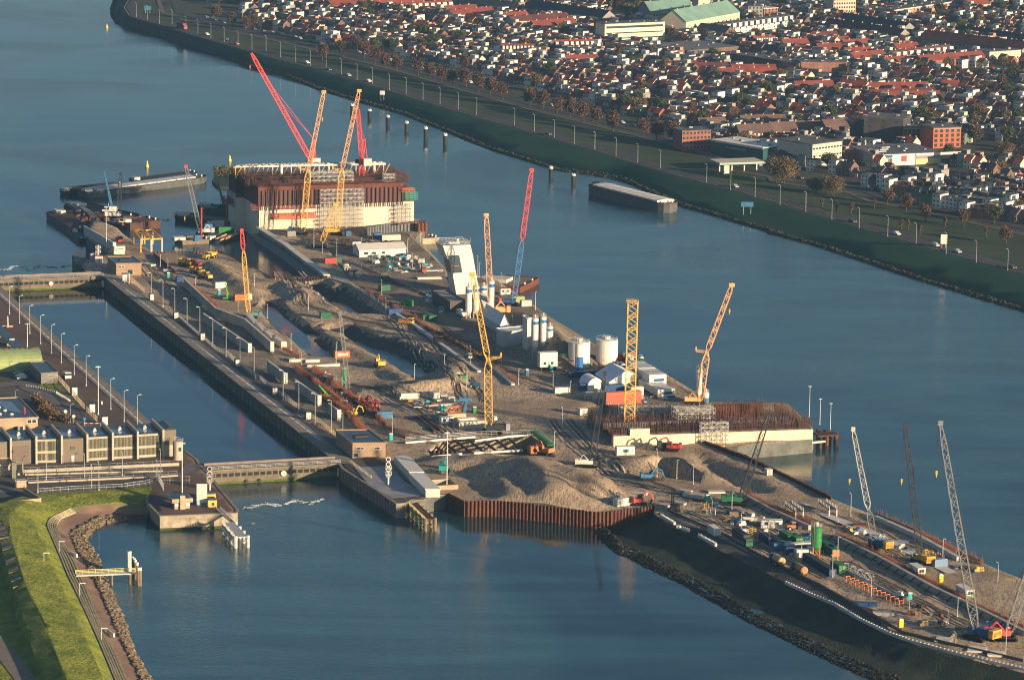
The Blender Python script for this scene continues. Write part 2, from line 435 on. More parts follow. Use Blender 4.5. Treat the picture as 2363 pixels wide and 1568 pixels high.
feats = [
 ridge(hf('A', 1960, 1250, 3, 2080, 1330, 3.5, 2220, 1420, 3.5, 2320, 1500, 2), 7, 1.5),
 ridge(hf('B', 560, 1310, 2.5, 780, 1310, 3, 860, 1370, 2.5, 950, 1440, 2), 6, 1.0),
 ridge(hf('D', 1450, 1200, 1, 1650, 1230, 3.5, 1850, 1190, 4, 2050, 1180, 3.5, 2110, 1080, 3, 2060, 1000, 1.0), 7, 1.2),
 pit(P_PITR, -9, 14), pit(P_POND1, -4.2, 5, 2.0), pit(P_POND2, -5.2, 9, 3.0),
 ridge(hf('D', 860, 730, .3, 960, 760, .6, 1080, 850, 1.0, 1240, 920, 1.2, 1400, 1010, 1.4, 1540, 1090, 1.8, 1680, 1180, 2.2), 4, 1.0),
 ridge(hf('I', 250, 400, 2.5, 600, 390, 4.5, 1000, 400, 7.0, 1130, 520, 7.2, 1230, 640, 6, 1420, 740, 3.2, 1540, 780, .8), 11, 2.0, 1.2),
 ridge(hf('I', 1130, 440, 5.0, 1350, 520, 6.5, 1560, 590, 6.5, 1680, 590, 5, 1790, 690, 1), 9, 2.5, 1.2),
 ridge(hf('I', 700, 560, 3.5, 800, 690, 3, 900, 780, 2.2, 1130, 830, 1.2), 6, 1.2, .8),
 ridge(hf('H', 330, 1100, 2.0, 560, 1110, 3.2, 700, 1080, 3.2, 900, 1100, 2.5, 1150, 1250, 1.5), 8, 2.5, 1.0),
 pit(P_PITS, -5, 5), pit(P_PITS2, -3.0, 6), pit(P_HOLE, -7, .6), pit(P_TRENCH, -4, 5),
 ridge(hf('E', 820, 790, 1, 1100, 850, 7, 1180, 960, 9, 1330, 1080, 9, 1420, 1160, 4), 10, 1.5),
 bank,
]
m_aggr = mat("grey_aggregate", (0.16, 0.15, 0.14), 0.95, 0.2, 0.5, 0.05, 3)
P_DRYQ = None
Z_QUAY = pts('A', 960, 1385) + pts('A', 1130, 1440) + pts('D', 0, 920, 180, 1080, 500, 1300, 700, 1560) + pts('G', 640, 830, 900, 960, 1060, 1060, 1260, 1160, 1640, 1480, 1360, 1530, 1180, 1400, 870, 1205, 840, 1165)
Z_MUD = pts('B', 560, 850, 1430, 800, 1900, 870, 2250, 1190, 2361, 1400) + pts('E', 480, 470, 900, 670, 1110, 820, 1590, 1110, 2361, 1500) + pts('H', 1270, 590, 300, 950, 250, 600) + pts('E', 1650, 1500, 860, 1400, 480, 1180, 0, 880) + pts('D', 1600, 560, 1500, 540, 1160, 290) + pts('B', 1200, 1050, 820, 880)
Z_ROAD = pts('J', 280, 560, 700, 720, 1180, 960, 2361, 1500, 2361, 1640, 2200, 1590, 1490, 1215, 840, 900, 420, 700)
Z_DARK = pts('D', 0, 560, 450, 960, 900, 1330, 1100, 1560, 700, 1568, 220, 1100, 0, 920)  # strip that takes the darker ground material
Z_LOW = pts('J', 1100, 400, 1700, 720, 2361, 1060, 2361, 1500, 1180, 960, 900, 640)
def island_mat(c):
 k = np.zeros(len(c), int)
 k[poly_sd(c, Z_MUD) > 0] = 1
 k[poly_sd(c, Z_DARK) > 0] = 1
 k[poly_sd(c, P_POND2) > 3] = 2
 k[poly_sd(c, P_PITR) > 3] = 2
 k[poly_sd(c, P_POND1) > 2] = 2
 k[poly_sd(c, Z_QUAY) > 0] = 3
 k[poly_sd(c, bank_top + list(reversed(bank_toe))) > 0] = 4
 k[poly_sd(c, Z_ROAD) > 0] = 5
 return k
island, IA, IZ = terrain("site_ground", outline, feats, 2.6, [m_sand, m_sanddk, m_wetmud, m_quayd, m_scrub, m_asph, m_concd], island_mat, noise_amp=0.55, calm=(Z_QUAY, Z_ROAD), breaks=[bank_top] + [z_ + z_[:1] for z_ in (Z_QUAY, Z_MUD, Z_ROAD, Z_DARK, P_POND1, P_POND2, P_PITR, P_PITS, P_HOLE)])
struct_pond = MB()
for poly, zz, nm in ((P_POND1, -2.9, "pond"), (P_POND2, -4.6, "muddy_pond")):
 mb = MB(); mb.poly([(p[0], p[1]) for p in poly], zz - .2, zz)
 struct(nm, mb, m_pond if 'm_pond' in globals() else m_water)
shore = [pt(f, x, y, -5) for f, x, y in (('M', 130, 0), ('M', 102, 80), ('M', 105, 140), ('M', 145, 215), ('M', 330, 280), ('M', 700, 400), ('M', 1000, 490), ('M', 1400, 625), ('M', 1700, 700), ('M', 2000, 820), ('M', 2361, 930),
  ('N', 500, 1060), ('N', 900, 1220), ('N', 1300, 1380), ('N', 1900, 1568), ('R', 400, 610), ('R', 1000, 870), ('R', 1900, 1130), ('S', 0, 765), ('S', 400, 870), ('S', 800, 1000), ('S', 1400, 1200), ('S', 1900, 1350), ('S', 2361, 1490), ('S', 3000, 1700))]
dtop = [pt(f, x, y, 1) for f, x, y in (('M', 235, 0), ('M', 190, 70), ('M', 240, 150), ('M', 480, 215), ('M', 700, 285), ('M', 1000, 375), ('M', 1400, 485), ('M', 2000, 645), ('M', 2361, 755),
  ('N', 500, 890), ('N', 1000, 1040), ('N', 1500, 1180), ('N', 2361, 1425), ('R', 400, 430), ('R', 1000, 605), ('R', 1500, 735), ('R', 2361, 985), ('S', 400, 590), ('S', 1000, 770), ('S', 1600, 945), ('S', 2361, 1155), ('S', 3000, 1330))]
far_out = shore + [Vector((900, 1500, 0)), Vector((2600, 4600, 0)), Vector((-500, 4600, 0))]
def dike(A, z):
 d1, _ = line_dt(A, [Vector((p[0], p[1], 0)) for p in dtop]); d2, _ = line_dt(A, [Vector((p[0], p[1], 0)) for p in shore])
 s = poly_sd(A, shore + list(reversed(dtop)))
 t = d2 / np.maximum(d1 + d2, .01)
 h = np.where(t < .12, -5.2 + 5 * t, -4.6 + 5.6 * (t - .12) / .88)
 beyond = np.clip((d1 - 10) / 18, 0, 1)
 return np.where(s > -0.3, h, np.where(poly_sd(A, shore + far_out[len(shore):]) > 0, 1.0 - 1.0 * beyond, -5.2))
m_dgrass = mat("dike_grass", (0.008, 0.058, 0.026), 0.95, 0.3, 0.05, 0.15, 1.0, detail=8)
m_reed = mat("reeds_at_water", (0.03, 0.036, 0.02), 0.95, 0.45, 0.3, 0.3, 2, detail=8)
m_park = mat("rough_verge_grass", (0.03, 0.05, 0.016), 0.95, 0.45, 0.03, 0.1, 1.0, detail=8)
m_town = mat("town_street_ground", (0.07, 0.066, 0.06), 0.95, 0.4, 0.02, 0.0, 1, detail=8, col2=(0.06, 0.075, 0.035))
verge = [pt(f, x, y) for f, x, y in (('M', 500, 0), ('M', 540, 120), ('M', 900, 240), ('M', 1500, 360), ('M', 2361, 570), ('N', 400, 660), ('N', 1000, 840), ('N', 1600, 1010), ('N', 2361, 1200), ('O', 760, 1370), ('O', 1200, 1500), ('R', 1300, 520), ('R', 1750, 600), ('S', 0, 300), ('S', 700, 400), ('S', 900, 480), ('S', 1500, 600), ('S', 2361, 800), ('S', 3000, 950))]
def far_mat(c):
 k = np.full(len(c), 3)
 d1, _ = line_dt(c, [Vector((p[0], p[1], 0)) for p in dtop]); d2, _ = line_dt(c, [Vector((p[0], p[1], 0)) for p in shore])
 k[poly_sd(c, dtop + list(reversed(verge))) > 0] = 2
 k[poly_sd(c, shore + list(reversed(dtop))) > 0] = 0
 k[(d2 < 5.5)] = 1
 return k
far_ground, FA, FZ = terrain("far_bank_ground", far_out, [dike], 14, [m_dgrass, m_reed, m_park, m_town, m_reed], far_mat, noise_amp=0.0, breaks=[dtop, verge])
# ============================================================= WEST BANK (old lock quay, building yard, sea dike)
def L3(*a):
 return [pt(a[i], a[i + 1], a[i + 2], a[i + 3]) for i in range(0, len(a), 4)]
WL = [
 L3('F',1355,1135,-5, 'F',1200,1105,-5, 'F',1000,1130,-5, 'F',860,1195,-5, 'F',790,1290,-5, 'T',800,300,-5, 'T',900,430,-5, 'T',1000,700,-5, 'T',1150,1060,-5, 'T',1250,1350,-5, 'T',1390,1568,-5, 'T',1700,2200,-5),
 L3('F',1362,1050,-3.8, 'F',1130,1050,-3.8, 'F',930,1075,-3.8, 'F',740,1170,-3.8, 'F',655,1230,-3.8, 'F',700,1350,-3.8, 'T',830,560,-3.8, 'T',905,700,-3.8, 'T',1010,940,-3.8, 'T',1110,1180,-3.8, 'T',1210,1370,-3.8, 'T',1310,1568,-3.8, 'T',1600,2200,-3.8),
 L3('F',1366,1010,-2.6, 'F',1100,990,-2.6, 'F',860,1000,-2.6, 'F',700,1040,-2.6, 'F',560,1095,-2.6, 'F',530,1160,-2.6, 'F',570,1280,-2.6, 'T',700,480,-2.6, 'T',820,760,-2.6, 'T',950,1090,-2.6, 'T',1080,1330,-2.6, 'T',1180,1568,-2.6, 'T',1450,2200,-2.6),
 L3('F',1368,960,-1.2, 'F',1100,950,-1.2, 'F',800,970,-1.2, 'F',640,995,-1.2, 'F',450,1085,-1.2, 'F',420,1150,-1.2, 'F',455,1230,-1.2, 'T',600,580,-1.2, 'T',735,850,-1.2, 'T',870,1140,-1.2, 'T',1050,1568,-1.2, 'T',1300,2200,-1.2),
 L3('F',1390,800,0, 'F',1000,850,0, 'F',640,870,0.2, 'F',400,930,.6, 'F',310,1060,1.2, 'F',310,1150,1.4, 'T',330,180,1.5, 'T',480,500,1.5, 'T',640,860,1.5, 'T',800,1200,1.5, 'T',960,1568,1.5, 'T',1180,2200,1.5),
 L3('F',1390,780,0, 'F',1000,830,0, 'F',600,855,0, 'F',350,870,0.5, 'F',200,960,3.2, 'F',80,1050,3.6, 'T',100,250,3.8, 'T',240,700,3.8, 'T',430,1100,3.6, 'T',620,1568,3.4, 'T',800,2200,3.4),
 L3('F',1390,770,0, 'F',1000,820,0, 'F',600,845,0, 'F',300,860,0, 'F',0,930,3.0, 'F',-60,1000,3.2, 'T',-20,250,3.0, 'T',130,760,2.6, 'T',230,1130,2.0, 'T',420,1568,1.8, 'T',560,2200,1.8),
]
west_out = list(WL[0]) + [pt('T', -300, 2200), pt('T', -1600, 1568), pt('C', -1500, 1568), pt('C', -1500, -300), pt('C', -420, -260)]
west_out += pts('C', 0, 115, 700, 750, 1395, 1378, 1620, 1560)
west_out += pts('F', 1700, 470, 1800, 545, 1830, 600, 1900, 660, 1990, 790, 2075, 890, 2175, 1010, 2165, 1035, 1490, 1062, 1372, 942)
def west_h(A, z):
 z = z * 0
 for i in range(len(WL) - 1):
  a, b = WL[i], WL[i + 1]
  s = poly_sd(A, a + list(reversed(b)))
  da, ha = line_dt(A, a); db, hb = line_dt(A, b)
  t = da / np.maximum(da + db, .01)
  z = np.where(s > -0.2, ha * (1 - t) + hb * t, z)
 return z
m_grass = mat("dike_meadow_grass", (0.08, 0.125, 0.012), 0.95, 0.0, 0.16, 0.55, 0.9, col2=(0.27, 0.28, 0.035), detail=12)
m_berm = mat("red_brown_brick_berm", (0.21, 0.135, 0.095), 0.95, 0.2, 0.1, 0.03, 2)
m_steps = mat("mossy_stone_steps", (0.17, 0.16, 0.09), 0.95, 0.35, 0.15, 0.05, 2)
m_beach = mat("wet_shingle", (0.07, 0.06, 0.045), 0.9, 0.35, 0.3, 0.1, 2)
W_YARD = pts('C', -1500, 1568, -1500, 560, 0, 560, 160, 730, 390, 740, 400, 840, 530, 940, 900, 1360, 1000, 1400, 1500, 1480) + pts('F', 1500, 560, 1400, 760, 1000, 815, 300, 850, 0, 900, -1500, 1000)
def west_mat(c):
 k = np.zeros(len(c), int)
 k[poly_sd(c, W_YARD) > 0] = 1
 for i, mi in ((0, 5), (1, 4), (2, 3), (3, 2), (4, 2), (5, 2)):
  k[poly_sd(c, WL[i] + list(reversed(WL[i + 1]))) > 0] = mi
 g1 = pts('C', 330, 1010, 530, 1000, 700, 1180, 890, 1360, 820, 1355, 640, 1150, 480, 1080, 250, 1040)
 k[poly_sd(c, g1) > 0] = 2
 g2 = [p for p in WL[6][4:]] + [pt('T', -300, 2200), pt('T', -1600, 1568), pt('T', -600, 0), pt('F', -400, 900)]
 k[poly_sd(c, g2) > 0] = 2
 return k
west, WA, WZ = terrain("west_bank_ground", west_out, [west_h], 2.6, [m_quay, m_quayd, m_grass, m_steps, m_berm, m_beach, m_concd], west_mat, noise_amp=0.06, breaks=WL[1:])
def zof(A, Z, p):
 d = np.hypot(A[:, 0] - p[0], A[:, 1] - p[1]); return float(Z[int(np.argmin(d))])
def drape(line, width, zoff, Zf, name, m, kind='structure', step=6.0):
 "ribbon laid on the ground"
 q = []
 for a, b in zip(line[:-1], line[1:]):
  n = max(1, int((b - a).length / step))
  for i in range(n): q.append(a.lerp(b, i / n))
 q.append(line[-1])
 mb = MB(); vs = []
 for i, p in enumerate(q):
  d = (q[min(i + 1, len(q) - 1)] - q[max(i - 1, 0)]); d.z = 0; d.normalize(); n = Vector((-d.y, d.x, 0)) * width / 2
  for s_ in (1, -1):
   r = p + n * s_; vs.append((r.x, r.y, Zf(r) + zoff))
 mb.add(vs, [(2 * i, 2 * i + 1, 2 * i + 3, 2 * i + 2) for i in range(len(q) - 1)])
 o = mb.build(name, m); o['kind'] = kind; return o
flat0 = lambda p: 0.0
m_line = mat("road_marking_white", (0.7, 0.69, 0.65), 0.7, 0.15, 0.6)
m_kerb = mat("quay_edge_stone", (0.23, 0.20, 0.16), 0.9, 0.25, 0.3)
drape([pt('C', -400, -245) + AXR * -2.2] + [p + AXR * -2.2 for p in pts('C', 0, 115, 700, 750, 1395, 1378)], 4.2, .13, flat0, "quay_edge", m_kerb)
drape([p + AXR * 2.6 for p in pts('A', 960, 1385)] + [p + AXR * 2.6 for p in pts('G', 840, 1165)], 5.0, .13, flat0, "quay_edge", m_kerb)
for a, b in ((pt('C', -300, -105), pt('C', 1330, 1385)), (pt('A', 1045, 1425), pt('G', 640, 940))):
 mb = MB(); L_ = (b - a).length; d = (b - a).normalized(); n = Vector((-d.y, d.x, 0)) * .28; t = 0
 while t < L_:
  p, q = a + d * t, a + d * min(L_, t + 6.5)
  mb.quad(p + n + Vector((0, 0, .135)), p - n + Vector((0, 0, .135)), q - n + Vector((0, 0, .135)), q + n + Vector((0, 0, .135))); t += 8.0
 o = mb.build("quay_marking", m_line); o['kind'] = 'structure'
W_Z = lambda p: zof(WA, WZ, p)
drape([pt('T', x, y, 1.5) for x, y in ((-30, 150), (40, 300), (110, 560), (170, 760))], 3.2, .12, W_Z, "path", mat("gravel_path", (0.19, 0.155, 0.125), 0.95, .15, .4), step=2)
drape([pt('T', x, y, 0) for x, y in ((-200, 1060), (0, 1250), (90, 1370), (240, 1568), (420, 1900))], 6, .12, W_Z, "path", MATS["gravel_path"], step=2)
mb = MB()
for t in (0.12, 0.3, 0.5, 0.68, 0.86):
 A_, B_ = WL[2][3:], WL[3][3:]
 line = []
 for i in range(60):
  f = i / 59
  def at(Lx):
   seg = [0]
   for a, b in zip(Lx[:-1], Lx[1:]): seg.append(seg[-1] + (b - a).length)
   s_ = f * seg[-1]
   for j in range(len(Lx) - 1):
    if s_ <= seg[j + 1] + 1e-6: return Lx[j].lerp(Lx[j + 1], (s_ - seg[j]) / (seg[j + 1] - seg[j]))
  line.append(at(A_).lerp(at(B_), t))
 for a, b in zip(line[:-1], line[1:]): mb.beam(a + Vector((0, 0, .12)), b + Vector((0, 0, .12)), .5, .5)
tag(mb.build("stone_revetment", mat("pale_lichen_stone", (0.34, 0.30, 0.19), .95, .25, .4)), "stepped pale stone revetment between the grass dike and the brown berm", "revetment")
def rocks(name, lineA, lineB, n, smin, smax, m, seed=3):
 r_ = random.Random(seed); mb = MB()
 la = [0];
 for a, b in zip(lineA[:-1], lineA[1:]): la.append(la[-1] + (b - a).length)
 lb = [0]
 for a, b in zip(lineB[:-1], lineB[1:]): lb.append(lb[-1] + (b - a).length)
 def at(Lx, seg, f):
  s_ = f * seg[-1]
  for j in range(len(Lx) - 1):
   if s_ <= seg[j + 1] + 1e-6: return Lx[j].lerp(Lx[j + 1], (s_ - seg[j]) / max(1e-6, seg[j + 1] - seg[j]))
  return Lx[-1]
 for _ in range(n):
  f = r_.random(); t = r_.random() ** .8
  p = at(lineA, la, f).lerp(at(lineB, lb, f), t); s_ = r_.uniform(smin, smax)
  vs = []
  for q in ((-1,-1,-.6),(1,-1,-.6),(1,1,-.6),(-1,1,-.6),(-.6,-.7,.7),(.7,-.6,.7),(.6,.7,.7),(-.7,.6,.7)):
   vs.append(Vector([c * s_ * r_.uniform(.55, 1.1) for c in q]))
  rot = Matrix.Rotation(r_.uniform(0, 6.28), 3, 'Z') @ Matrix.Rotation(r_.uniform(-.6, .6), 3, 'X')
  mb.add([rot @ v + p for v in vs], [(3,2,1,0),(4,5,6,7),(0,1,5,4),(1,2,6,5),(2,3,7,6),(3,0,4,7)])
 o = mb.build(name, m); o['kind'] = 'stuff'; return o
m_rock = mat("dark_rock", (0.055, 0.045, 0.033), .9, 0.0, .9, col2=(0.22, 0.17, 0.11))
rocks("rock_armour", WL[0][1:], WL[1][1:], 2600, .5, 1.15, m_rock)
rocks("rock_armour", bank_toe, [p + Vector((1.0, 2.0, .5)) * 3 for p in bank_toe], 2600, .18, .5, mat("wet_black_rock", (0.02, 0.022, 0.02), .8, .4, .9), 5)
rocks("reeds", shore, [p + Vector((.25, 1.0, .0)) * 3.5 + Vector((0, 0, .8)) for p in shore], 5200, .2, 1.1, m_reed, 6)
# ============================================================= BUILDERS
ORD = ['first','second','third','fourth','fifth','sixth','seventh','eighth','ninth','tenth','eleventh','twelfth','thirteenth','fourteenth','fifteenth','sixteenth','seventeenth','eighteenth','nineteenth','twentieth']
def ordn(i):
 if i < 20: return ORD[i]
 if i >= 99: return ('one hundredth', 'two hundredth', 'three hundredth')[(i+1)//100-1] if (i+1) % 100 == 0 else ('one', 'two', 'three')[(i+1)//100-1] + ' hundred and ' + ordn((i+1) % 100 - 1)
 t = {2: 'twenty', 3: 'thirty', 4: 'forty', 5: 'fifty', 6: 'sixty', 7: 'seventy', 8: 'eighty', 9: 'ninety'}[(i + 1) // 10]
 return (t[:-1] + 'ieth') if (i + 1) % 10 == 0 else t + '-' + ORD[(i + 1) % 10 - 1]
def flatp(ps): return [Vector((p[0], p[1], 0)) for p in ps]
def strip_wall(mb, line, z0, z1, th, mi=0, side=1):
 "solid wall along a line; th is measured to one side"
 q = flatp(line); n = len(q); off = []
 for i in range(n):
  d1 = (q[i] - q[i - 1]).normalized() if i else None
  d2 = (q[i + 1] - q[i]).normalized() if i < n - 1 else None
  d = (d1 + d2).normalized() if d1 and d2 else (d1 or d2)
  k = 1 / max(.5, (d.dot(d2 or d1)))
  off.append(q[i] + Vector((d.y, -d.x, 0)) * th * side * k)
 for i in range(n - 1):
  a, b, c, d = q[i], q[i + 1], off[i + 1], off[i]
  vs = [(*p[:2], z0) for p in (a, b, c, d)] + [(*p[:2], z1) for p in (a, b, c, d)]
  fs = [(4, 5, 6, 7), (0, 1, 5, 4), (2, 3, 7, 6)]
  if i == 0: fs.append((3, 0, 4, 7))
  if i == n - 2: fs.append((1, 2, 6, 5))
  mb.add(vs, fs, mi)
 return mb
def resample(line, step):
 q = []; line = [Vector(p) for p in line]
 for a, b in zip(line[:-1], line[1:]):
  n = max(1, round((b - a).length / step))
  for i in range(n): q.append(a.lerp(b, i / n))
 q.append(line[-1]); return q
def pile_wall(name, line, z0, z1, label, m=None, pitch=1.3, dep=.55, cap=None, z1b=None, parts=True, group=None):
 "corrugated steel sheet piling"
 m = m or m_rust
 q = resample(flatp(line), pitch / 4); mb = MB(); n = len(q); vs = []
 r_ = random.Random(len(q)); prof = (0, 0, 1, 1); jit = {}
 for i, p in enumerate(q):
  d = (q[min(i + 1, n - 1)] - q[max(i - 1, 0)]).normalized(); nn = Vector((d.y, -d.x, 0))
  w_ = prof[i % 4] * dep
  k = i // 4
  if k not in jit: jit[k] = r_.uniform(-.12, .12)
  zt = z1 + (0 if z1b is None else (z1b - z1) * i / n) + jit[k]
  r = p + nn * w_
  vs += [(r.x, r.y, z0), (r.x, r.y, zt)]
 mb.add(vs, [(2 * i, 2 * i + 2, 2 * i + 3, 2 * i + 1) for i in range(n - 1)])
 vs2 = [(v[0] - .0, v[1] + .0, v[2]) for v in vs]
 o = thing(name, label, "retaining wall", (0, 0, 0), group=group)
 mb.build("sheet_piles", m, o)
 if cap:
  c = MB(); strip_wall(c, line, z1 - .15, z1 + .35, .9, side=1); c.build("capping_beam", cap, o)
 return o
def railing(mb, line, h=1.1, post=2.0, w=.07, rails=2, mi=0):
 q = resample(line, post)
 for p in q: mb.beam(p, p + Vector((0, 0, h)), w, mi=mi)
 for a, b in zip(q[:-1], q[1:]):
  for k in range(rails):
   z = h * (1 - k / max(1, rails)); mb.beam(a + Vector((0, 0, z)), b + Vector((0, 0, z)), w, mi=mi)
 return mb
def mesh_fence(name, line, h, label, m, post=2.5, w=.09, group=None):
 mb = MB(); railing(mb, line, h, post, w, 2)
 for a, b in zip(line[:-1], line[1:]):
  L_ = (b - a).length; n = int(L_ / .5)
  for i in range(n): p = a.lerp(b, i / n); mb.beam(p + Vector((0, 0, .1)), p + Vector((0, 0, h - .1)), .035)
 return tag(mb.build(name, m), label, "fence", group)
def lattice(mb, a, b, w0, w1=None, ch=.16, br=.08, seg=None, mi=0, up=None, taper=0.0):
 "square lattice boom from a to b"
 a, b = Vector(a), Vector(b); w1 = w0 if w1 is None else w1
 L_ = (b - a).length; d = (b - a).normalized()
 u = Vector(up) if up else (Vector((0, 1, 0)) if abs(d.z) > .6 else Vector((0, 0, 1)))
 x = d.cross(u).normalized(); y = x.cross(d).normalized()
 n = max(3, int(L_ / (seg or max(w0, w1) * 1.1)))
 def wd(t):
  w_ = w0 + (w1 - w0) * t
  if taper: w_ *= min(1, .35 + t / taper * .65, .35 + (1 - t) / taper * .65) if taper < .5 else 1
  return w_
 rings = []
 for i in range(n + 1):
  t = i / n; w_ = wd(t) / 2; c = a + d * (L_ * t)
  rings.append([c + x * (sx * w_) + y * (sy * w_) for sx, sy in ((-1, -1), (1, -1), (1, 1), (-1, 1))])
 for i in range(n):
  for k in range(4):
   mb.beam(rings[i][k], rings[i + 1][k], ch, mi=mi)
   mb.beam(rings[i][k], rings[i + 1][(k + 1) % 4] if i % 2 else rings[i + 1][(k + 3) % 4], br, mi=mi)
   if i % 2 == 0: mb.beam(rings[i][k], rings[i][(k + 1) % 4], br, mi=mi)
 return mb
def rope(mb, a, b, w=.06, mi=0): return mb.beam(a, b, w, mi=mi)
def hook_block(parent, p, m):
 mb = MB(); mb.box((p.x, p.y, p.z - 1.2), (.55, .4, 1.2)); mb.cyl((p.x, p.y, p.z - 2.0), (p.x, p.y, p.z - 1.2), .12)
 return mb.build("hook_block", m, parent)
def rel(o, p): return Vector(p) - o.location
def crawler(name, label, base, tip, mid=None, col=None, colt=None, w0=1.9, w1=1.3, rz=0.0, body=None, hook=None, s=1.0, split=None, mast=True, ctr=None, cat="crane", stripes=False, head=None, ch=.17, br=.09, track=True, gz=None, boommat2=None):
 """crawler crane: tracks, slewing body with cab and counterweight, lattice boom base -> (mid) -> tip.
 Everything in world metres; the thing stands at base."""
 base = Vector(base); tip = Vector(tip); col = col or m_yel; body = body or col
 o = thing(name, label, cat, base)
 hd = (Vector((tip.x, tip.y, 0)) - Vector((base.x, base.y, 0)))
 hd = hd.normalized() if hd.length > .5 else Vector((math.cos(rz), math.sin(rz), 0))
 yaw = math.atan2(hd.y, hd.x) if rz == 0 else rz
 hd = Vector((math.cos(yaw), math.sin(yaw), 0)); sd_ = Vector((-hd.y, hd.x, 0))
 if track:
  for k in (-1, 1):
   mb = MB(); c = sd_ * (k * 2.3 * s)
   mb.box((c.x, c.y, .25 * s), (7.2 * s, 1.0 * s, .7 * s), yaw)
   mb.box((c.x, c.y, .0), (6.2 * s, 1.0 * s, 1.15 * s), yaw)
   for j in range(-4, 5): q = c + hd * (j * .7 * s); mb.box((q.x, q.y, 1.15 * s), (.25 * s, 1.06 * s, .07 * s), yaw)
   mb.build("track", m_black, o)
 mb = MB(); mb.cyl((0, 0, 1.0 * s), (0, 0, 1.5 * s), 1.3 * s, n=14); mb.box((0, 0, .6 * s), (2.4 * s, 4.2 * s, .6 * s), yaw); mb.build("undercarriage", m_dark, o)
 mb = MB(); c = hd * (-1.6 * s)
 mb.box((c.x, c.y, 1.5 * s), (6.5 * s, 2.9 * s, 1.5 * s), yaw); c2 = hd * (-2.4 * s); mb.box((c2.x, c2.y, 3.0 * s), (3.6 * s, 2.6 * s, .35 * s), yaw)
 hb = mb.build("machinery_house", body, o)
 mb = MB(); c = hd * (1.4 * s) + sd_ * (1.75 * s); mb.box((c.x, c.y, 1.4 * s), (1.7 * s, 1.0 * s, 1.9 * s), yaw); cb = mb.build("cab", body, o)
 mb = MB(); c = c + hd * .1 * s; mb.box((c.x, c.y, 2.1 * s), (1.76 * s, 1.06 * s, .9 * s), yaw); mb.build("cab_window", m_glass, cb)
 mb = MB(); c = hd * (-5.4 * s)
 for k in range(3): mb.box((c.x, c.y, (1.5 + k * .75) * s), (1.5 * s, 3.6 * s, .7 * s), yaw)
 mb.build("counterweight", ctr or body, o)
 if stripes:
  mb = MB(); c = hd * (-6.17 * s)
  for k in range(-4, 4):
   a = c + sd_ * (k * .42 * s) + Vector((0, 0, 1.6 * s)); b = a + sd_ * (.6 * s) + Vector((0, 0, 1.9 * s)); mb.beam(a, b, .05, .2, up=tuple(hd))
  mb.build("warning_stripes", m_dark, o)
 foot = hd * (1.2 * s) + Vector((0, 0, 1.6 * s)); T = rel(o, tip)
 mb = MB()
 if mid is not None:
  Mi = rel(o, mid); lattice(mb, foot, Mi, w0, w0, ch, br, taper=.08)
  mb.build("main_boom", col, o)
  mb = MB(); lattice(mb, Mi, T, w1, w1 * .85, ch * .9, br, taper=.06); mb.build("jib", colt or col, o)
  mb = MB(); st = Mi - (T - Mi).normalized() * 2 + (Vector((0, 0, 1)) - hd * 1.5).normalized() * 5 * s
  lattice(mb, Mi, st, .9, .5, .12, .07); mb.beam(st, st + Vector((0, 0, 1.5)), .5); mb.build("jib_mast", col, o)
  mb = MB(); rope(mb, st, foot - hd * 6 * s, .09); rope(mb, st, T, .07); mb.build("stay_rope", m_dark, o)
 elif split:
  Mi = foot.lerp(T, split); lattice(mb, foot, Mi, w0, w0, ch, br, taper=.1); mb.build("main_boom", col, o)
  mb = MB(); lattice(mb, Mi, T, w0, w1, ch, br, taper=.08); mb.build("jib", colt or col, o)
 else:
  lattice(mb, foot, T, w0, w1, ch, br, taper=.08); mb.build("main_boom", col, o)
 mb = MB(); mb.box((T.x, T.y, T.z - .5), (w1 * 1.1, .7, 1.3)); mb.cyl((T.x - .6, T.y, T.z + .4), (T.x + .6, T.y, T.z + .4), .5, n=10); mb.build("boom_head", head or colt or col, o)
 if mast:
  mt = -hd * 2.5 * s + Vector((0, 0, 5.4 * s)); mb = MB()
  for k in (-1, 1):
   mb.beam(-hd * .3 * s + sd_ * (k * .9 * s) + Vector((0, 0, 3 * s)), mt + sd_ * k * .5 * s, .16 * s); mb.beam(-hd * 4.5 * s + sd_ * (k * .9 * s) + Vector((0, 0, 3 * s)), mt + sd_ * k * .5 * s, .13 * s)
  mb.beam(mt - sd_ * .6 * s, mt + sd_ * .6 * s, .25 * s); mb.build("a_frame", body, o)
  mb = MB(); tt = T if mid is None else rel(o, mid)
  for k in (-.3, .3): rope(mb, mt + sd_ * k, tt + sd_ * k, .07)
  mb.build("pendant_rope", m_dark, o)
 if hook is not None:
  mb = MB(); hx = T + (-hd if False else Vector((-.6, 0, 0))); hx2 = Vector((hx.x, hx.y, T.z - hook)); rope(mb, hx, hx2, .08); mb.build("hoist_rope", m_dark, o)
  hook_block(o, hx2, m_yel if hook else m_dark)
 return o
def lamp_proto(name, h, arm, m, heads=1, label=''):
 o = thing(name, label, "lamp post", (0, 0, 0))
 mb = MB(); mb.cyl((0, 0, 0), (0, 0, h), .14, .08, 7); mb.box((0, 0, 0), (.4, .4, .5)); mb.build("pole", m, o)
 mb = MB()
 if arm: mb.cyl((0, 0, h), (arm * .7, 0, h + .35), .06, n=5); mb.box((arm, 0, h + .28), (.9, .34, .2))
 else: mb.box((0, 0, h), (1.5, .5, .35)); mb.box((0, 0, h + .35), (.3, .3, .3))
 mb.build("lamp_head", mat("lamp_head_grey", (.6, .6, .57), .5), o)
 return o
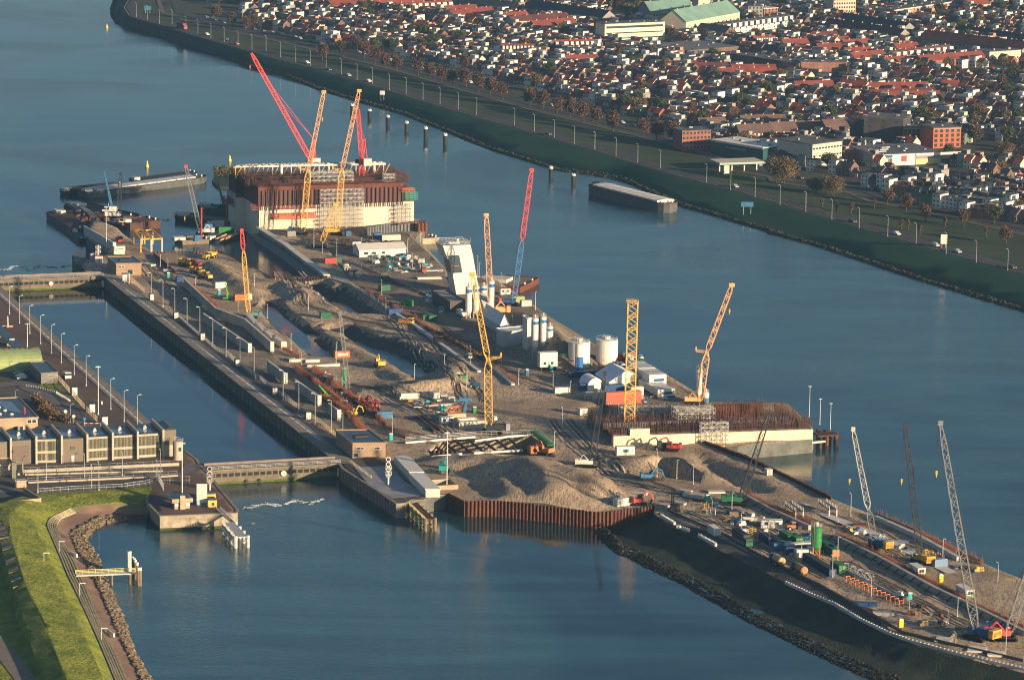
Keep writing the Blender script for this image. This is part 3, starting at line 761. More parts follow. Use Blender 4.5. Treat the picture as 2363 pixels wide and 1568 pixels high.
def corr_box(mb, L_, W, H, mi=0, pitch=.3, z=0):
 mb.box((0, 0, z), (L_ - .12, W - .12, H), mi=mi)
 n = int(L_ / pitch)
 for i in range(n):
  x = -L_ / 2 + (i + .5) * L_ / n
  for s_ in (-1, 1): mb.box((x, s_ * (W / 2 - .04), z + .12), (pitch * .5, .07, H - .24), mi=mi)
 n = int(W / pitch)
 for i in range(n):
  y = -W / 2 + (i + .5) * W / n
  for s_ in (-1, 1): mb.box((s_ * (L_ / 2 - .04), y, z + .12), (.07, pitch * .5, H - .24), mi=mi)
 for sx in (-1, 1):
  for sy in (-1, 1): mb.box((sx * (L_ / 2 - .09), sy * (W / 2 - .09), z), (.2, .2, H), mi=mi)
def container(name, label, p, rz, m, L_=6.1, W=2.45, H=2.6, group=None, openm=None, doorm=None):
 o = thing(name, label, "container", p, rz, group)
 mb = MB(); corr_box(mb, L_, W, H); mb.build("body", m, o)
 mb = MB()
 for k in (-1, 1): mb.box((-(L_ / 2 + .02), k * W / 4, .15), (.06, W / 2 - .12, H - .3))
 d = mb.build("door", doorm or m, o)
 mb = MB()
 for k in (-.6, -.25, .25, .6): mb.box((-(L_ / 2 + .08), k, .2), (.05, .06, H - .4))
 mb.build("lock_bar", m_steel, d)
 mb = MB(); mb.box((0, 0, H + .003), (L_ - .4, W - .3, .05)); mb.build("roof", openm or m, o)
 return o
def cabin(name, label, p, rz, m, L_=6.0, W=2.6, H=2.7, win=((-.25, 1), (.25, 1)), base=None, cat="site cabin", group=None, lift=.2, roofm=None, endwin=0, doorx=.0, shutter=None):
 o = thing(name, label, cat, p, rz, group)
 mb = MB(); mb.box((0, 0, lift + (.6 if base else 0)), (L_, W, H - (.6 if base else 0))); wl = mb.build("wall", m, o)
 if base: mb = MB(); mb.box((0, 0, lift), (L_ + .01, W + .01, .6)); mb.build("lower_wall", base, o)
 mb = MB(); mb.box((0, 0, H + lift), (L_ + .2, W + .2, .15)); mb.build("roof", roofm or m, o)
 mb = MB()
 for k in (-1, 1): mb.box((k * L_ * .4, 0, 0), (.3, W - .2, lift))
 mb.build("skid", m_dark, o)
 for (fx, s_) in win:
  f = MB(); f.box((fx * L_, -s_ * (W / 2 + .02), lift + 1.05), (1.1, .06, 1.0)); fo = f.build("window", m_white if m is not m_white else m_dark, o)
  f = MB(); f.box((fx * L_, -s_ * (W / 2 + .04), lift + 1.13), (.92, .06, .84)); f.build("pane", m_glass, fo)
  if shutter:
   f = MB()
   for q in (-.85, .85): f.box((fx * L_ + q, -s_ * (W / 2 + .03), lift + 1.05), (.5, .06, 1.0))
   f.build("shutter", shutter, fo)
 for k in range(endwin):
  y = (k - (endwin - 1) / 2) * .9
  f = MB(); f.box((-(L_ / 2 + .02), y, lift + 1.1), (.06, .8, 1.0)); fo = f.build("window", m_dark, o)
  f = MB(); f.box((-(L_ / 2 + .04), y, lift + 1.2), (.06, .6, .8)); f.build("pane", m_glass, fo)
 f = MB(); f.box((doorx * L_, -(W / 2 + .02), lift + .05), (.95, .06, 2.05)); f.build("door", mat("grey_door", (.3, .32, .33), .6), o)
 return o
def toilet(name, label, p, rz, m, group="portable toilets on the site"):
 o = thing(name, label, "portable toilet", p, rz, group)
 mb = MB(); mb.box((0, 0, .1), (1.3, 1.3, 2.2)); mb.build("body", m, o)
 mb = MB(); mb.box((0, 0, 2.3), (1.4, 1.4, .15)); mb.box((0, 0, 2.45), (1.0, 1.0, .18)); mb.build("roof", m_white, o)
 mb = MB(); mb.box((0, -.67, .2), (.9, .06, 1.95)); mb.build("door", m, o)
 return o
def silo(name, label, base, r, h, top_m, band_m=None, legs=0.0, leg_m=None, cone=True, low_m=None, low_h=0, group=None, band=(0.78, .9), n=20, cap_m=None):
 o = thing(name, label, "silo", base, 0, group)
 z0 = legs
 if legs:
  mb = MB()
  for k in range(4):
   t = math.pi / 4 + k * math.pi / 2; x, y = r * .86 * math.cos(t), r * .86 * math.sin(t)
   mb.beam((x, y, 0), (x, y, legs + 1.2), .3)
   t2 = t + math.pi / 2; mb.beam((x, y, .3), (r * .86 * math.cos(t2), r * .86 * math.sin(t2), legs), .12); mb.beam((x, y, legs), (r * .86 * math.cos(t2), r * .86 * math.sin(t2), .3), .12)
  mb.build("leg_frame", leg_m or m_steel, o)
 mb = MB()
 prof = []
 if legs: prof = [(r * .15, max(.5, legs - r * 1.1)), (r, legs + .6)]
 else: prof = [(r, 0)]
 zb = h * band[0]
 if low_m:
  lz = low_h
  lo = MB(); lo.lathe((0, 0, 0), prof + [(r, lz)], n); lo.build("lower_shell", low_m, o)
  prof = [(r, lz)]
 mb.lathe((0, 0, 0), prof + [(r, h - (.5 if cone else 0)), (r * .25 if cone else r, h)], n); mb.build("shell", top_m, o)
 if band_m:
  mb = MB(); mb.lathe((0, 0, 0), [(r + .03, h * band[0]), (r + .03, h * band[1])], n); mb.build("painted_band", band_m, o)
 mb = MB()
 for k in range(14):
  t = k * 2 * math.pi / 14; a = Vector((r * .95 * math.cos(t), r * .95 * math.sin(t), h - .3)); t2 = (k + 1) * 2 * math.pi / 14; b = Vector((r * .95 * math.cos(t2), r * .95 * math.sin(t2), h - .3))
  mb.beam(a, a + Vector((0, 0, 1.1)), .06)
  for zz in (.55, 1.1): mb.beam(a + Vector((0, 0, zz)), b + Vector((0, 0, zz)), .06)
 mb.build("railing", m_steel, o)
 mb = MB(); mb.cyl((0, 0, h - .3), (0, 0, h + 1.0), r * .28, n=10); mb.cyl((0, 0, h + 1.0), (0, 0, h + 1.2), r * .38, n=10); mb.build("filter_vent", cap_m or m_steel, o)
 mb = MB(); a = -2.2; x, y = (r + .25) * math.cos(a), (r + .25) * math.sin(a)
 for k in (-.25, .25): mb.beam((x + k * -math.sin(a), y + k * math.cos(a), .4), (x + k * -math.sin(a), y + k * math.cos(a), h + .8), .07)
 for k in range(int(h / .8)): mb.beam((x + .25 * math.sin(a), y - .25 * math.cos(a), .6 + k * .8), (x - .25 * math.sin(a), y + .25 * math.cos(a), .6 + k * .8), .05)
 mb.build("ladder", m_steel, o)
 return o
def scaffold(name, label, o0, ax, ay, nx, ny, nz, sx=2.0, sy=1.5, sz=2.0, m=None, w=.09, seed=1, group=None):
 "scaffold of nx x ny x nz bays from corner o0 along unit vectors ax, ay"
 m = m or m_steel; mb = MB(); r_ = random.Random(seed)
 def P(i, j, k): return Vector(o0) + ax * (i * sx) + ay * (j * sy) + Vector((0, 0, k * sz))
 for i in range(nx + 1):
  for j in range(ny + 1):
   mb.beam(P(i, j, 0), P(i, j, nz) + Vector((0, 0, 1.0 * r_.random())), w)
 for k in range(1, nz + 1):
  for j in range(ny + 1): mb.beam(P(0, j, k), P(nx, j, k), w)
  for i in range(nx + 1): mb.beam(P(i, 0, k), P(i, ny, k), w)
  for i in range(nx):
   if r_.random() < .8: mb.beam(P(i, 0, k - 1), P(i + 1, 0, k), w * .8) if (i + k) % 2 else mb.beam(P(i + 1, 0, k - 1), P(i, 0, k), w * .8)
   if r_.random() < .8: mb.beam(P(i, ny, k), P(i + 1, ny, k) + Vector((0, 0, .0)), w)
 t = thing(name, label, "scaffold", (0, 0, 0), group=group)
 mb.build("scaffold_tubes", m, t)
 mb = MB()
 for k in range(1, nz + 1):
  for i in range(nx):
   if r_.random() < .5:
    a = P(i, 0, k); mb.add([a, a + ax * sx, a + ax * sx + ay * sy * .6, a + ay * sy * .6, a + Vector((0, 0, .06)), a + ax * sx + Vector((0, 0, .06)), a + ax * sx + ay * sy * .6 + Vector((0, 0, .06)), a + ay * sy * .6 + Vector((0, 0, .06))], [(3, 2, 1, 0), (4, 5, 6, 7), (0, 1, 5, 4), (1, 2, 6, 5), (2, 3, 7, 6), (3, 0, 4, 7)])
 mb.build("deck_boards", m_wood, t)
 return t
def rebar(mb, line, z0, h, step=.5, w=.06, rows=1, off=.35, seed=2, hz=3, mi=0, tall=.12):
 r_ = random.Random(seed); q = resample(flatp(line), step)
 for r0 in range(rows):
  for i, p in enumerate(q):
   d = (q[min(i + 1, len(q) - 1)] - q[max(i - 1, 0)]).normalized(); p2 = p + Vector((-d.y, d.x, 0)) * (r0 * off)
   hh = h * r_.uniform(.75, 1.05) + (1.2 if r_.random() < tall else 0)
   mb.beam(p2 + Vector((0, 0, z0)), p2 + Vector((0, 0, z0 + hh)), w * (1.6 if r_.random() < tall else 1), mi=mi)
  for k in range(hz):
   z = z0 + h * (k + .5) / hz * .8
   for a, b in zip(line[:-1], line[1:]): mb.beam(Vector((a[0], a[1], z)), Vector((b[0], b[1], z)), w, mi=mi)
 return mb
# ============================================================= VEHICLES AND MACHINES (origin on the ground, front along +x)
m_carw = mat("car_white", (.6, .6, .58), .3, spec=.6); m_cars = mat("car_silver", (.32, .34, .36), .3, spec=.6); m_card = mat("car_dark", (.03, .035, .045), .3, spec=.6)
m_carr = mat("car_red", (.35, .03, .03), .3, spec=.6); m_carb = mat("car_blue", (.04, .09, .2), .3, spec=.6)
def make_car(m, label, cat="car", L_=4.3, H=1.45, van=False, group=None):
 o = thing("parked_car" if not van else "van", label, "van" if van else cat, group=group); W = 1.75
 if van:
  prof = [(-L_/2, .35), (-L_/2, H), (L_*.22, H), (L_*.36, H*.62), (L_/2, H*.5), (L_/2, .35)]
  gl = [(L_*.235, H*.93), (L_*.35, H*.63)]
 else:
  prof = [(-L_/2, .35), (-L_/2, .85), (-L_*.42, .95), (-L_*.3, H), (L_*.08, H), (L_*.24, .98), (L_/2, .8), (L_/2, .35)]
  gl = None
 mb = MB(); n = len(prof)
 vs = [(x, -W/2 + (.12 if z > 1.0 and not van else 0), z) for x, z in prof] + [(x, W/2 - (.12 if z > 1.0 and not van else 0), z) for x, z in prof]
 mb.add(vs, [tuple(range(n)), tuple(range(2*n-1, n-1, -1))] + [(i, i+n, (i+1) % n + n, (i+1) % n) for i in range(n)]); mb.build("body", m, o)
 mb = MB()
 if van: mb.box((L_*.29, 0, H*.66), (L_*.12, W*.9, H*.24)); mb.box((L_*.18, 0, H*.66), (L_*.14, W+.02, H*.22))
 else: mb.box((-L_*.1, 0, 1.0), (L_*.42, W-.18, H-1.08)); mb.box((-L_*.1, 0, 1.0), (L_*.52, W-.4, H-1.16))
 mb.build("windows", m_glass, o)
 for sx in (-1, 1):
  for sy in (-1, 1):
   mb = MB(); mb.cyl((sx*L_*.31, sy*(W/2-.2), .32), (sx*L_*.31, sy*(W/2+.02), .32), .32, n=10); mb.build("wheel", m_black, o)
 for sy in (-1, 1):
  mb = MB(); mb.box((L_/2+.01, sy*.6, .6), (.04, .3, .16)); mb.build("headlight", m_white, o)
 return o
def wheels(o, xs, y, r, w=.5, m=None):
 for x in xs:
  for s_ in (-1, 1):
   mb = MB(); mb.cyl((x, s_*(y-w/2), r), (x, s_*(y+w/2), r), r, n=12); wh = mb.build("wheel", m or m_black, o)
   mb = MB(); mb.cyl((x, s_*(y+w/2), r), (x, s_*(y+w/2+.04), r), r*.45, n=8); mb.build("hub", m_steel, wh)
def make_dumper(label, p, rz, m=None, group="articulated dump trucks"):
 m = m or m_yel; o = thing("dump_truck", label, "dump truck", p, rz, group)
 mb = MB(); mb.box((3.2, 0, 1.2), (2.6, 2.0, 1.3)); mb.box((4.4, 0, 1.1), (.5, 2.2, .9)); mb.build("engine_hood", m, o)
 mb = MB(); mb.box((1.7, 0, 1.3), (1.4, 1.7, 2.2)); cb = mb.build("cab", m, o)
 mb = MB(); mb.box((1.75, 0, 2.3), (1.42, 1.74, .9)); mb.build("cab_window", m_glass, cb)
 mb = MB(); q = [(-4.6, 2.9), (-3.6, 1.5), (.4, 1.5), (.9, 3.3)]; W = 1.45
 for s_ in (-1, 1): mb.add([(x, s_*W, z) for x, z in q] + [(x, s_*(W-.12), z) for x, z in q], [(0,1,2,3), (7,6,5,4), (0,4,5,1), (1,5,6,2), (2,6,7,3), (3,7,4,0)])
 mb.add([(x, s_*W, z) for s_ in (-1, 1) for x, z in q], [(0,4,5,1), (1,5,6,2), (2,6,7,3)]); mb.build("dump_bed", m, o)
 mb = MB(); mb.box((-.5, 0, .9), (8, 1.0, .5)); mb.build("chassis", m_dark, o)
 wheels(o, (3.1, -1.4, -3.2), 1.2, .85, .6); return o
def make_excavator(label, p, rz, m, arm=1.0, up=1.0, s=1.0, group=None, cabm=None):
 o = thing("excavator", label, "excavator", p, rz, group)
 for k in (-1, 1):
  mb = MB(); mb.box((0, k*1.2*s, .1), (4.2*s, .6*s, .7*s)); mb.box((0, k*1.2*s, 0), (3.6*s, .6*s, .9*s)); mb.build("track", m_black, o)
 mb = MB(); mb.box((-.9*s, 0, 1.0*s), (3.4*s, 2.5*s, 1.1*s)); mb.box((-2.3*s, 0, 1.05*s), (.9*s, 2.6*s, 1.4*s)); mb.build("slewing_body", m, o)
 mb = MB(); mb.box((.9*s, .75*s, 1.1*s), (1.6*s, 1.0*s, 1.9*s)); cb = mb.build("cab", cabm or m, o)
 mb = MB(); mb.box((.95*s, .75*s, 1.8*s), (1.56*s, 1.06*s, 1.0*s)); mb.build("cab_window", m_glass, cb)
 arm *= .8; b0 = Vector((.6, -.3, 1.8))*s; b1 = Vector((2.6*arm, -.3, 3.4*up+.6))*s; b2 = Vector((5.0*arm, -.3, 3.2*up))*s; b3 = Vector((6.0*arm, -.3, 1.0))*s
 mb = MB(); mb.beam(b0, b1, .32*s, .42*s); mb.beam(b1, b2, .3*s, .36*s); mb.build("boom", m, o)
 mb = MB(); mb.beam(b2, b3, .3*s, .4*s); mb.build("arm", m, o)
 mb = MB(); mb.beam(b3, b3 + Vector((-.7, 0, -.9))*s, 1.0*s, .8*s); mb.build("bucket", m_dark, o)
 return o
def make_mixer(label, p, rz, drum, cab, stripe=None, group="concrete mixer trucks"):
 o = thing("mixer_truck", label, "mixer truck", p, rz, group)
 mb = MB(); mb.box((3.6, 0, .7), (1.9, 2.4, 2.3)); cb = mb.build("cab", cab, o)
 mb = MB(); mb.box((3.8, 0, 1.9), (1.6, 2.44, .8)); mb.build("cab_window", m_glass, cb)
 mb = MB(); mb.box((-.5, 0, .7), (8.0, 1.2, .4)); mb.build("chassis", m_dark, o)
 a, b = Vector((2.4, 0, 1.9)), Vector((-3.6, 0, 3.0)); d = (b - a).normalized()
 mb = MB(); mb.cyl(a, a + d*1.6, .7, 1.25, 14); mb.cyl(a + d*1.6, a + d*3.6, 1.25, 1.25, 14, caps=False); mb.cyl(a + d*3.6, b, 1.25, .5, 14); mb.build("drum", drum, o)
 if stripe: mb = MB(); mb.cyl(a + d*2.1, a + d*3.1, 1.28, 1.28, 14); mb.build("drum_stripe", stripe, o)
 mb = MB(); mb.box((-3.9, 0, 1.2), (.7, .7, 2.4)); mb.build("chute", m_dark, o)
 wheels(o, (3.4, -.8, -2.2), 1.1, .5, .4); return o
def make_lorry(label, p, rz, cab, bed, L_=8.5, load=None, loadh=2.0, cat="lorry"):
 o = thing("lorry", label, cat, p, rz)
 mb = MB(); mb.box((L_/2-1.1, 0, .7), (2.0, 2.4, 2.3)); cb = mb.build("cab", cab, o)
 mb = MB(); mb.box((L_/2-.9, 0, 1.9), (1.7, 2.44, .8)); mb.build("cab_window", m_glass, cb)
 mb = MB(); mb.box((-1.0, 0, .8), (L_-2.2, 2.4, .4)); mb.build("flatbed", bed, o)
 if load: mb = MB(); mb.box((-1.1, 0, 1.203), (L_-2.8, 2.3, loadh)); mb.build("cargo_box", load, o)
 wheels(o, (L_/2-1.3, -L_/2+2.4, -L_/2+1.1), 1.05, .5, .4); return o
def make_tanker(label, p, rz, tank, cab, L_=6.5):
 o = thing("tank_trailer", label, "tractor with tank", p, rz)
 mb = MB(); mb.cyl((-L_, 0, 2.0), (-1.2, 0, 2.0), 1.25, n=16); mb.build("tank", tank, o)
 mb = MB(); mb.cyl((-L_-.3, 0, 2.0), (-L_, 0, 2.0), .9, 1.25, n=16); mb.cyl((-L_-.5, .3, 1.6), (-L_-.2, .3, 1.6), .35, n=10); mb.build("tank_end", tank, o)
 mb = MB(); mb.box((-3.6, 0, .6), (6.0, 1.0, .4)); mb.build("chassis", m_dark, o)
 mb = MB(); mb.box((2.2, 0, .9), (2.0, 1.1, 1.1)); mb.build("engine_hood", cab, o)
 mb = MB(); mb.box((.6, 0, .9), (1.6, 1.6, 2.1)); cb = mb.build("cab", cab, o); mb = MB(); mb.box((.6, 0, 1.9), (1.64, 1.64, .9)); mb.build("cab_window", m_glass, cb)
 wheels(o, (.3, -3.2, -4.8), 1.1, .8, .5); wheels(o, (2.4,), .85, .55, .4); return o
def make_loader(label, p, rz, m, cat="tractor"):
 o = thing("tractor", label, cat, p, rz)
 mb = MB(); mb.box((1.6, 0, 1.0), (2.4, 1.1, 1.1)); mb.build("engine_hood", m, o)
 mb = MB(); mb.box((-.4, 0, 1.0), (1.7, 1.6, 2.0)); cb = mb.build("cab", m, o); mb = MB(); mb.box((-.4, 0, 1.9), (1.74, 1.64, .9)); mb.build("cab_window", m_glass, cb)
 wheels(o, (-.7,), 1.1, .9, .6); wheels(o, (2.0,), .95, .65, .5); return o
def make_roller(label, p, rz, m):
 o = thing("road_roller", label, "roller", p, rz)
 mb = MB(); mb.cyl((2.0, -1.0, .75), (2.0, 1.0, .75), .75, n=14); mb.build("drum", m_dark, o)
 mb = MB(); mb.box((-1.4, 0, .9), (2.2, 1.7, 1.0)); mb.box((1.6, 0, .9), (1.6, .4, .3)); mb.build("body", m, o)
 mb = MB(); mb.box((-.1, 0, .9), (1.4, 1.6, 2.0)); cb = mb.build("cab", m, o); mb = MB(); mb.box((-.1, 0, 1.8), (1.44, 1.64, .8)); mb.build("cab_window", m_glass, cb)
 wheels(o, (-1.5,), .9, .75, .5); return o
def tele_crane(label, p, tip, m, body, rz=None, ground=True, name="telescopic_crane"):
 o = thing(name, label, "crane", p); T = rel(o, tip); hd = Vector((T.x, T.y, 0)).normalized() if rz is None else Vector((math.cos(rz), math.sin(rz), 0)); yaw = math.atan2(hd.y, hd.x)
 mb = MB(); mb.box((0, 0, 1.0), (7.5, 2.6, .7), yaw); mb.build("carrier", body, o)
 for k in (-1, 1):
  mb = MB(); s_ = Vector((-hd.y, hd.x, 0))*k*1.4; mb.box((s_.x, s_.y, 0), (6.4, .7, 1.0), yaw); mb.build("track", m_black, o)
 mb = MB(); c = hd * -1.8; mb.box((c.x, c.y, 1.7), (4.2, 2.6, 1.6), yaw); mb.build("superstructure", body, o)
 mb = MB(); c = hd * 1.2 + Vector((-hd.y, hd.x, 0)) * .9; mb.box((c.x, c.y, 1.7), (1.8, 1.0, 1.6), yaw); mb.build("cab", m_glass, o)
 a = Vector((0, 0, 2.6)) - hd; L3_ = T - a
 for i, (t0, t1, w_) in enumerate(((0, .4, 1.1), (.38, .7, .85), (.68, 1, .6))):
  mb = MB(); mb.beam(a + L3_*t0, a + L3_*t1, w_, w_*1.1); mb.build("boom_section", m, o)
 mb = MB(); mb.cyl(Vector((0, 0, 2.0)) + hd*1.0, a + L3_*.3, .22, n=8); mb.build("lift_cylinder", m_steel, o)
 mb = MB(); mb.beam(T, T - Vector((0, 0, T.z*.45)), .07); mb.build("hoist_rope", m_dark, o)
 return o
# ============================================================= OLD LOCK: walls, gates, quays
def line_z(ps, z=0): return [Vector((p[0], p[1], z)) for p in ps]
GH = pts('G', 840, 1165, 870, 1205, 1000, 1290, 1180, 1400, 1360, 1525, 1420, 1520, 1480, 1490, 1610, 1490)
def quay_wall(label, line, m, z1=.12, th=.7, side=1, cap=None, ribs=None, name="quay_wall"):
 o = thing(name, label, "quay wall", (0, 0, 0))
 mb = MB(); strip_wall(mb, line, -7, z1 - (.3 if cap else 0), th, side=side); mb.build("wall_face", m, o)
 if cap: mb = MB(); strip_wall(mb, line, z1 - .3, z1 + .02, th + .25, side=side); mb.build("coping", cap, o)
 if ribs:
  mb = MB()
  for a, b in zip(line[:-1], line[1:]):
   d = (b - a).normalized(); n_ = Vector((d.y, -d.x, 0)) * side; L_ = (b - a).length
   for i in range(int(L_ / ribs)):
    p = a + d * (i + .5) * ribs + n_ * (th + .12); mb.box((p.x, p.y, -6), (.35, .3, 5.4), math.atan2(d.y, d.x))
  mb.build("fender_timber", m_wood, o)
 return o
quay_wall("long dark wet concrete wall along the right side of the old lock chamber", [pt('A', 960, 1385), pt('G', 840, 1165)], m_concd, side=1, cap=m_kerb, ribs=6)
quay_wall("curved concrete pier wall leading out from the near gate", GH, mat("stained_concrete", (0.20, 0.185, 0.15), .85, .45, .35, .05, 2, col2=(.30, .27, .21)), side=1, cap=m_kerb, ribs=3)
quay_wall("left chamber wall of the old lock below the lamp row", [pt('C', -400, -245)] + pts('C', 0, 115, 700, 750, 1395, 1378, 1620, 1560), m_concd, side=-1, cap=m_kerb, th=.5)
PIERL = pts('F', 1700, 470, 1800, 545, 1830, 600, 1900, 660, 1990, 790, 2075, 890, 2175, 1010, 2165, 1035, 1490, 1062, 1372, 942, 1366, 880)
m_pier = mat("lock_head_concrete", (0.27, 0.235, 0.17), .85, .35, .5, .04, 3, col2=(.42, .37, .27))
o = quay_wall("stained concrete block of the near lock head standing in the water", PIERL, m_pier, side=-1, cap=m_kerb)
mb = MB(); strip_wall(mb, PIERL[4:-1], -6.5, -4.1, .78, side=-1); mb.build("algae_band", mat("dark_algae", (.045, .05, .022), .8, .4, .6), o)
strip = pts('A', 960, 1385, 800, 1360, 745, 1290, 745, 1240)
quay_wall("curved dark wall of the far lock head beside the water", list(reversed(strip)), m_concd, side=-1, cap=m_kerb)
mb = MB(); mb.poly(pts('A', 665, 1205, 745, 1150, 790, 1240, 750, 1300, 700, 1290), -6, 0.5, 0); tag(mb.build("mooring_block", m_concd), "dark block jutting into the water beyond the far gate", "pier")
def gate(label, a, b, wid, disc):
 "rolling gate: a, b = ends of the front top edge"
 o = thing("lock_gate", label, "lock gate", (0, 0, 0)); d = (b - a).normalized(); n = Vector((-d.y, d.x, 0)); n = n if n.y > 0 else -n
 L_ = (b - a).length; yaw = math.atan2(d.y, d.x)
 c = (a + b) / 2 + n * (wid / 2)
 mb = MB(); mb.box((c.x, c.y, -6.5), (L_, wid, 3.9), yaw); mb.box((c.x, c.y, -1.1), (L_, wid, .9), yaw)
 c2 = c + n * .8; mb.box((c2.x, c2.y, -2.6), (L_, wid - 1.6, 1.5), yaw); mb.build("gate_body", mat("gate_brown_steel", (.135, .12, .085), .7, .3, .4), o)
 mb = MB(); q = (a + b) / 2 + n * .45; mb.box((q.x, q.y, -2.6), (L_, .7, 1.5), yaw); fr = mb.build("girder", MATS["gate_brown_steel"], o)
 k = int(L_ / 2.15)
 for i in range(k):
  p = a + d * ((i + .5) * L_ / k) + n * .1; mb = MB(); mb.box((p.x, p.y, -2.45), (L_ / k - .5, .08, 1.2), yaw); mb.build("window", m_black, o)
 p = a + n * -.05; mb = MB(); mb.box((((a + b) / 2 + n * -.06)[0], ((a + b) / 2 + n * -.06)[1], -5.6), (L_ * .98, .15, 1.3), yaw); mb.build("algae_band", mat("green_algae", (.07, .09, .015), .8, .4, .6), o)
 mb = MB(); mb.box((c.x, c.y, -.2), (L_ + 1, wid + .6, .35), yaw); mb.build("deck", m_concl if False else mat("gate_deck", (.20, .17, .145), .85, .2, .2), o)
 mb = MB(); c3 = c + n * (wid * .42); mb.box((c3.x, c3.y, .15), (L_, .5, .8), yaw); mb.build("parapet", MATS["gate_deck"], o)
 mb = MB(); railing(mb, [a + n * .2 + Vector((0, 0, .15)), b + n * .2 + Vector((0, 0, .15))], 1.2, 1.7, .09, 3); mb.build("railing", m_steel, o)
 if disc:
  p = a + d * (L_ * disc) - n * .6; mb = MB(); mb.cyl((p.x, p.y, -2.2), (p.x, p.y - .15, -2.2), 1.0, n=18); mb.build("signal_disc", m_white, o)
 for f in (.28, .38):
  p = a + d * (L_ * f) - n * .7; mb = MB(); mb.cyl((p.x, p.y, -4.2), (p.x + n.x * .8, p.y + n.y * .8, -4.2), .55, n=12); mb.build("valve", m_dark, o)
 return o
gate("near lock gate with a road on top, right of the grey machine hall", pt('F', 1930, 650), pt('G', 838, 1160), 8.5, .56)
gate("far rolling lock gate at the left edge, closing the old chamber", pt('A', -340, 1445), pt('A', 958, 1395), 8, .62)
for f, x, y, lb in (('G', 815, 1250, "white depth board by the near gate"), ('A', 948, 1470, "white depth board by the far gate")):
 p = pt(f, x, y, -3.2); mb = MB(); mb.box((p.x, p.y, -4.3), (1.0, .12, 3.0)); tag(mb.build("depth_board", m_white), lb + ", hung on the chamber wall", "sign")
lampA = lamp_proto("quay_lamp", 11.3, 1.1, m_steel)
LAMPG = "lamp posts along the left quay"
lampA['group'] = LAMPG
rowL = [(87, 358), (180, 445), (275, 540), (375, 632), (474, 722), (566, 808), (685, 917), (795, 1021), (1022, 1238), (1145, 1350), (1267, 1392)]
first = True
for i, (x, y) in enumerate(rowL):
 p = pt('C', x, y); lb = "grey lamp post on the brown brick quay, %s from the far gate" % ordn(i)
 if first: lampA.location = p; lampA['label'] = lb; lampA.rotation_euler.z = AXA - 1.57; first = False
 else: dup(lampA, p, AXA - 1.57, lb)
rowR = [(1395, 185, 11.3, 'C'), (1503, 240), (1612, 330), (1725, 470), (1962, 655), (2085, 750), (2213, 845)]
rowR = [('C', 1395, 225), ('C', 1503, 290), ('C', 1612, 375), ('C', 1725, 470), ('C', 1843, 550), ('C', 1962, 655), ('C', 2085, 750), ('C', 2213, 845), ('D', 137, 1075), ('D', 268, 1165), ('D', 535, 1385), ('D', 680, 1495), ('G', 600, 800), ('G', 750, 865), ('G', 855, 985)]
for i, (f, x, y) in enumerate(rowR):
 r = dup(lampA, pt(f, x, y), AXA + 1.57, "grey lamp post right of the old chamber, %s from the far gate" % ordn(i)); r['group'] = "lamp posts along the fenced quay"
rowN = [(428, 750, 520), (780, 710, 500), (912, 830, 575), (1128, 695, 480), (1448, 740, 560), (1480, 730, 460), (350, 850, 640), (845, 800, 605)]
for i, (x, y, t_) in enumerate(sorted(rowN)):
 h = (top('F', x, t_, pt('F', x, y))).z
 r = dup(lampA, pt('F', x, y), AXA, "lamp post in front of the grey machine hall, %s from left" % ordn(i), sc=(1, 1, h / 11.5)); r['group'] = "lamp posts in front of the machine hall"
tall = lamp_proto("light_mast", 20.5, 0, mat("white_mast", (.66, .64, .58), .5)); tall['category'] = "light mast"
bm = [("tall white light mast on the concrete block beside the billboard", 'F', 1680, 925, 400), ("tall white light mast beside the corrugated roof shed at the near head", 'G', 1815, 1380, 880), ("tall white light mast in front of the long pale wall at the far head", 'A', 980, 1150, 760),
      ("tall light mast on the brown quay, red and white barrier at its foot", 'C', 907, 1285, 850), ("thin mast without lamps on the brown quay left of the lamp row", 'C', 253, 660, 450)]
for i, (lb, f, x, y, ty) in enumerate(bm):
 z = 3 if i == 0 else 0; p = pt(f, x, y, 0); h = top(f, x, ty, p).z
 if i == 0: tall.location = p; tall['label'] = lb; tall.scale = (1.4, 1.4, h / 20.5)
 else: dup(tall, p, 0, lb, sc=(1.2, 1.2, h / 20.5))
m_panel = mat("grey_brown_panel", (.155, .13, .10), .7, .08, .3)
m_fin = mat("hall_concrete", (.40, .35, .27), .85, .15, .4)
m_roofd = mat("wet_flat_roof", (.03, .035, .04), .3, .5, .15)
m_roofp = mat("roof_puddle", (.10, .14, .17), .05, .1, .2)
m_grid = mat("glass_block_grid", (.055, .062, .04), .3, .15, 4)
hall = thing("machine_hall", "long grey hall with concrete fins and glass block bays beside the near gate", "building", (0, 0, 0))
fx = [(-130, 618), (100, 600), (335, 585), (570, 578), (805, 565), (1040, 550), (1270, 538), (1505, 522)]
FB = [pt('F', *q) for q in fx]; fy = math.atan2(AX.y, AX.x); D_ = 17.5; Hh = 9.9
ud = (FB[-1] - FB[0]).normalized(); yawh = math.atan2(ud.y, ud.x)
for i, p in enumerate(FB):
 mb = MB(); a, b = p - AX * .6, p + AX * D_; n = ud * .35
 vs = [a - n, a + n, b + n, b - n]; zs = Hh
 mb.add([(*v[:2], 0) for v in vs] + [(vs[0].x, vs[0].y, zs), (vs[1].x, vs[1].y, zs), (vs[2].x, vs[2].y, zs + .2), (vs[3].x, vs[3].y, zs + .2)], [(3, 2, 1, 0), (4, 5, 6, 7), (0, 1, 5, 4), (1, 2, 6, 5), (2, 3, 7, 6), (3, 0, 4, 7)])
 mb.build("fin_wall", m_fin, hall)
bays = "pdgpggg"
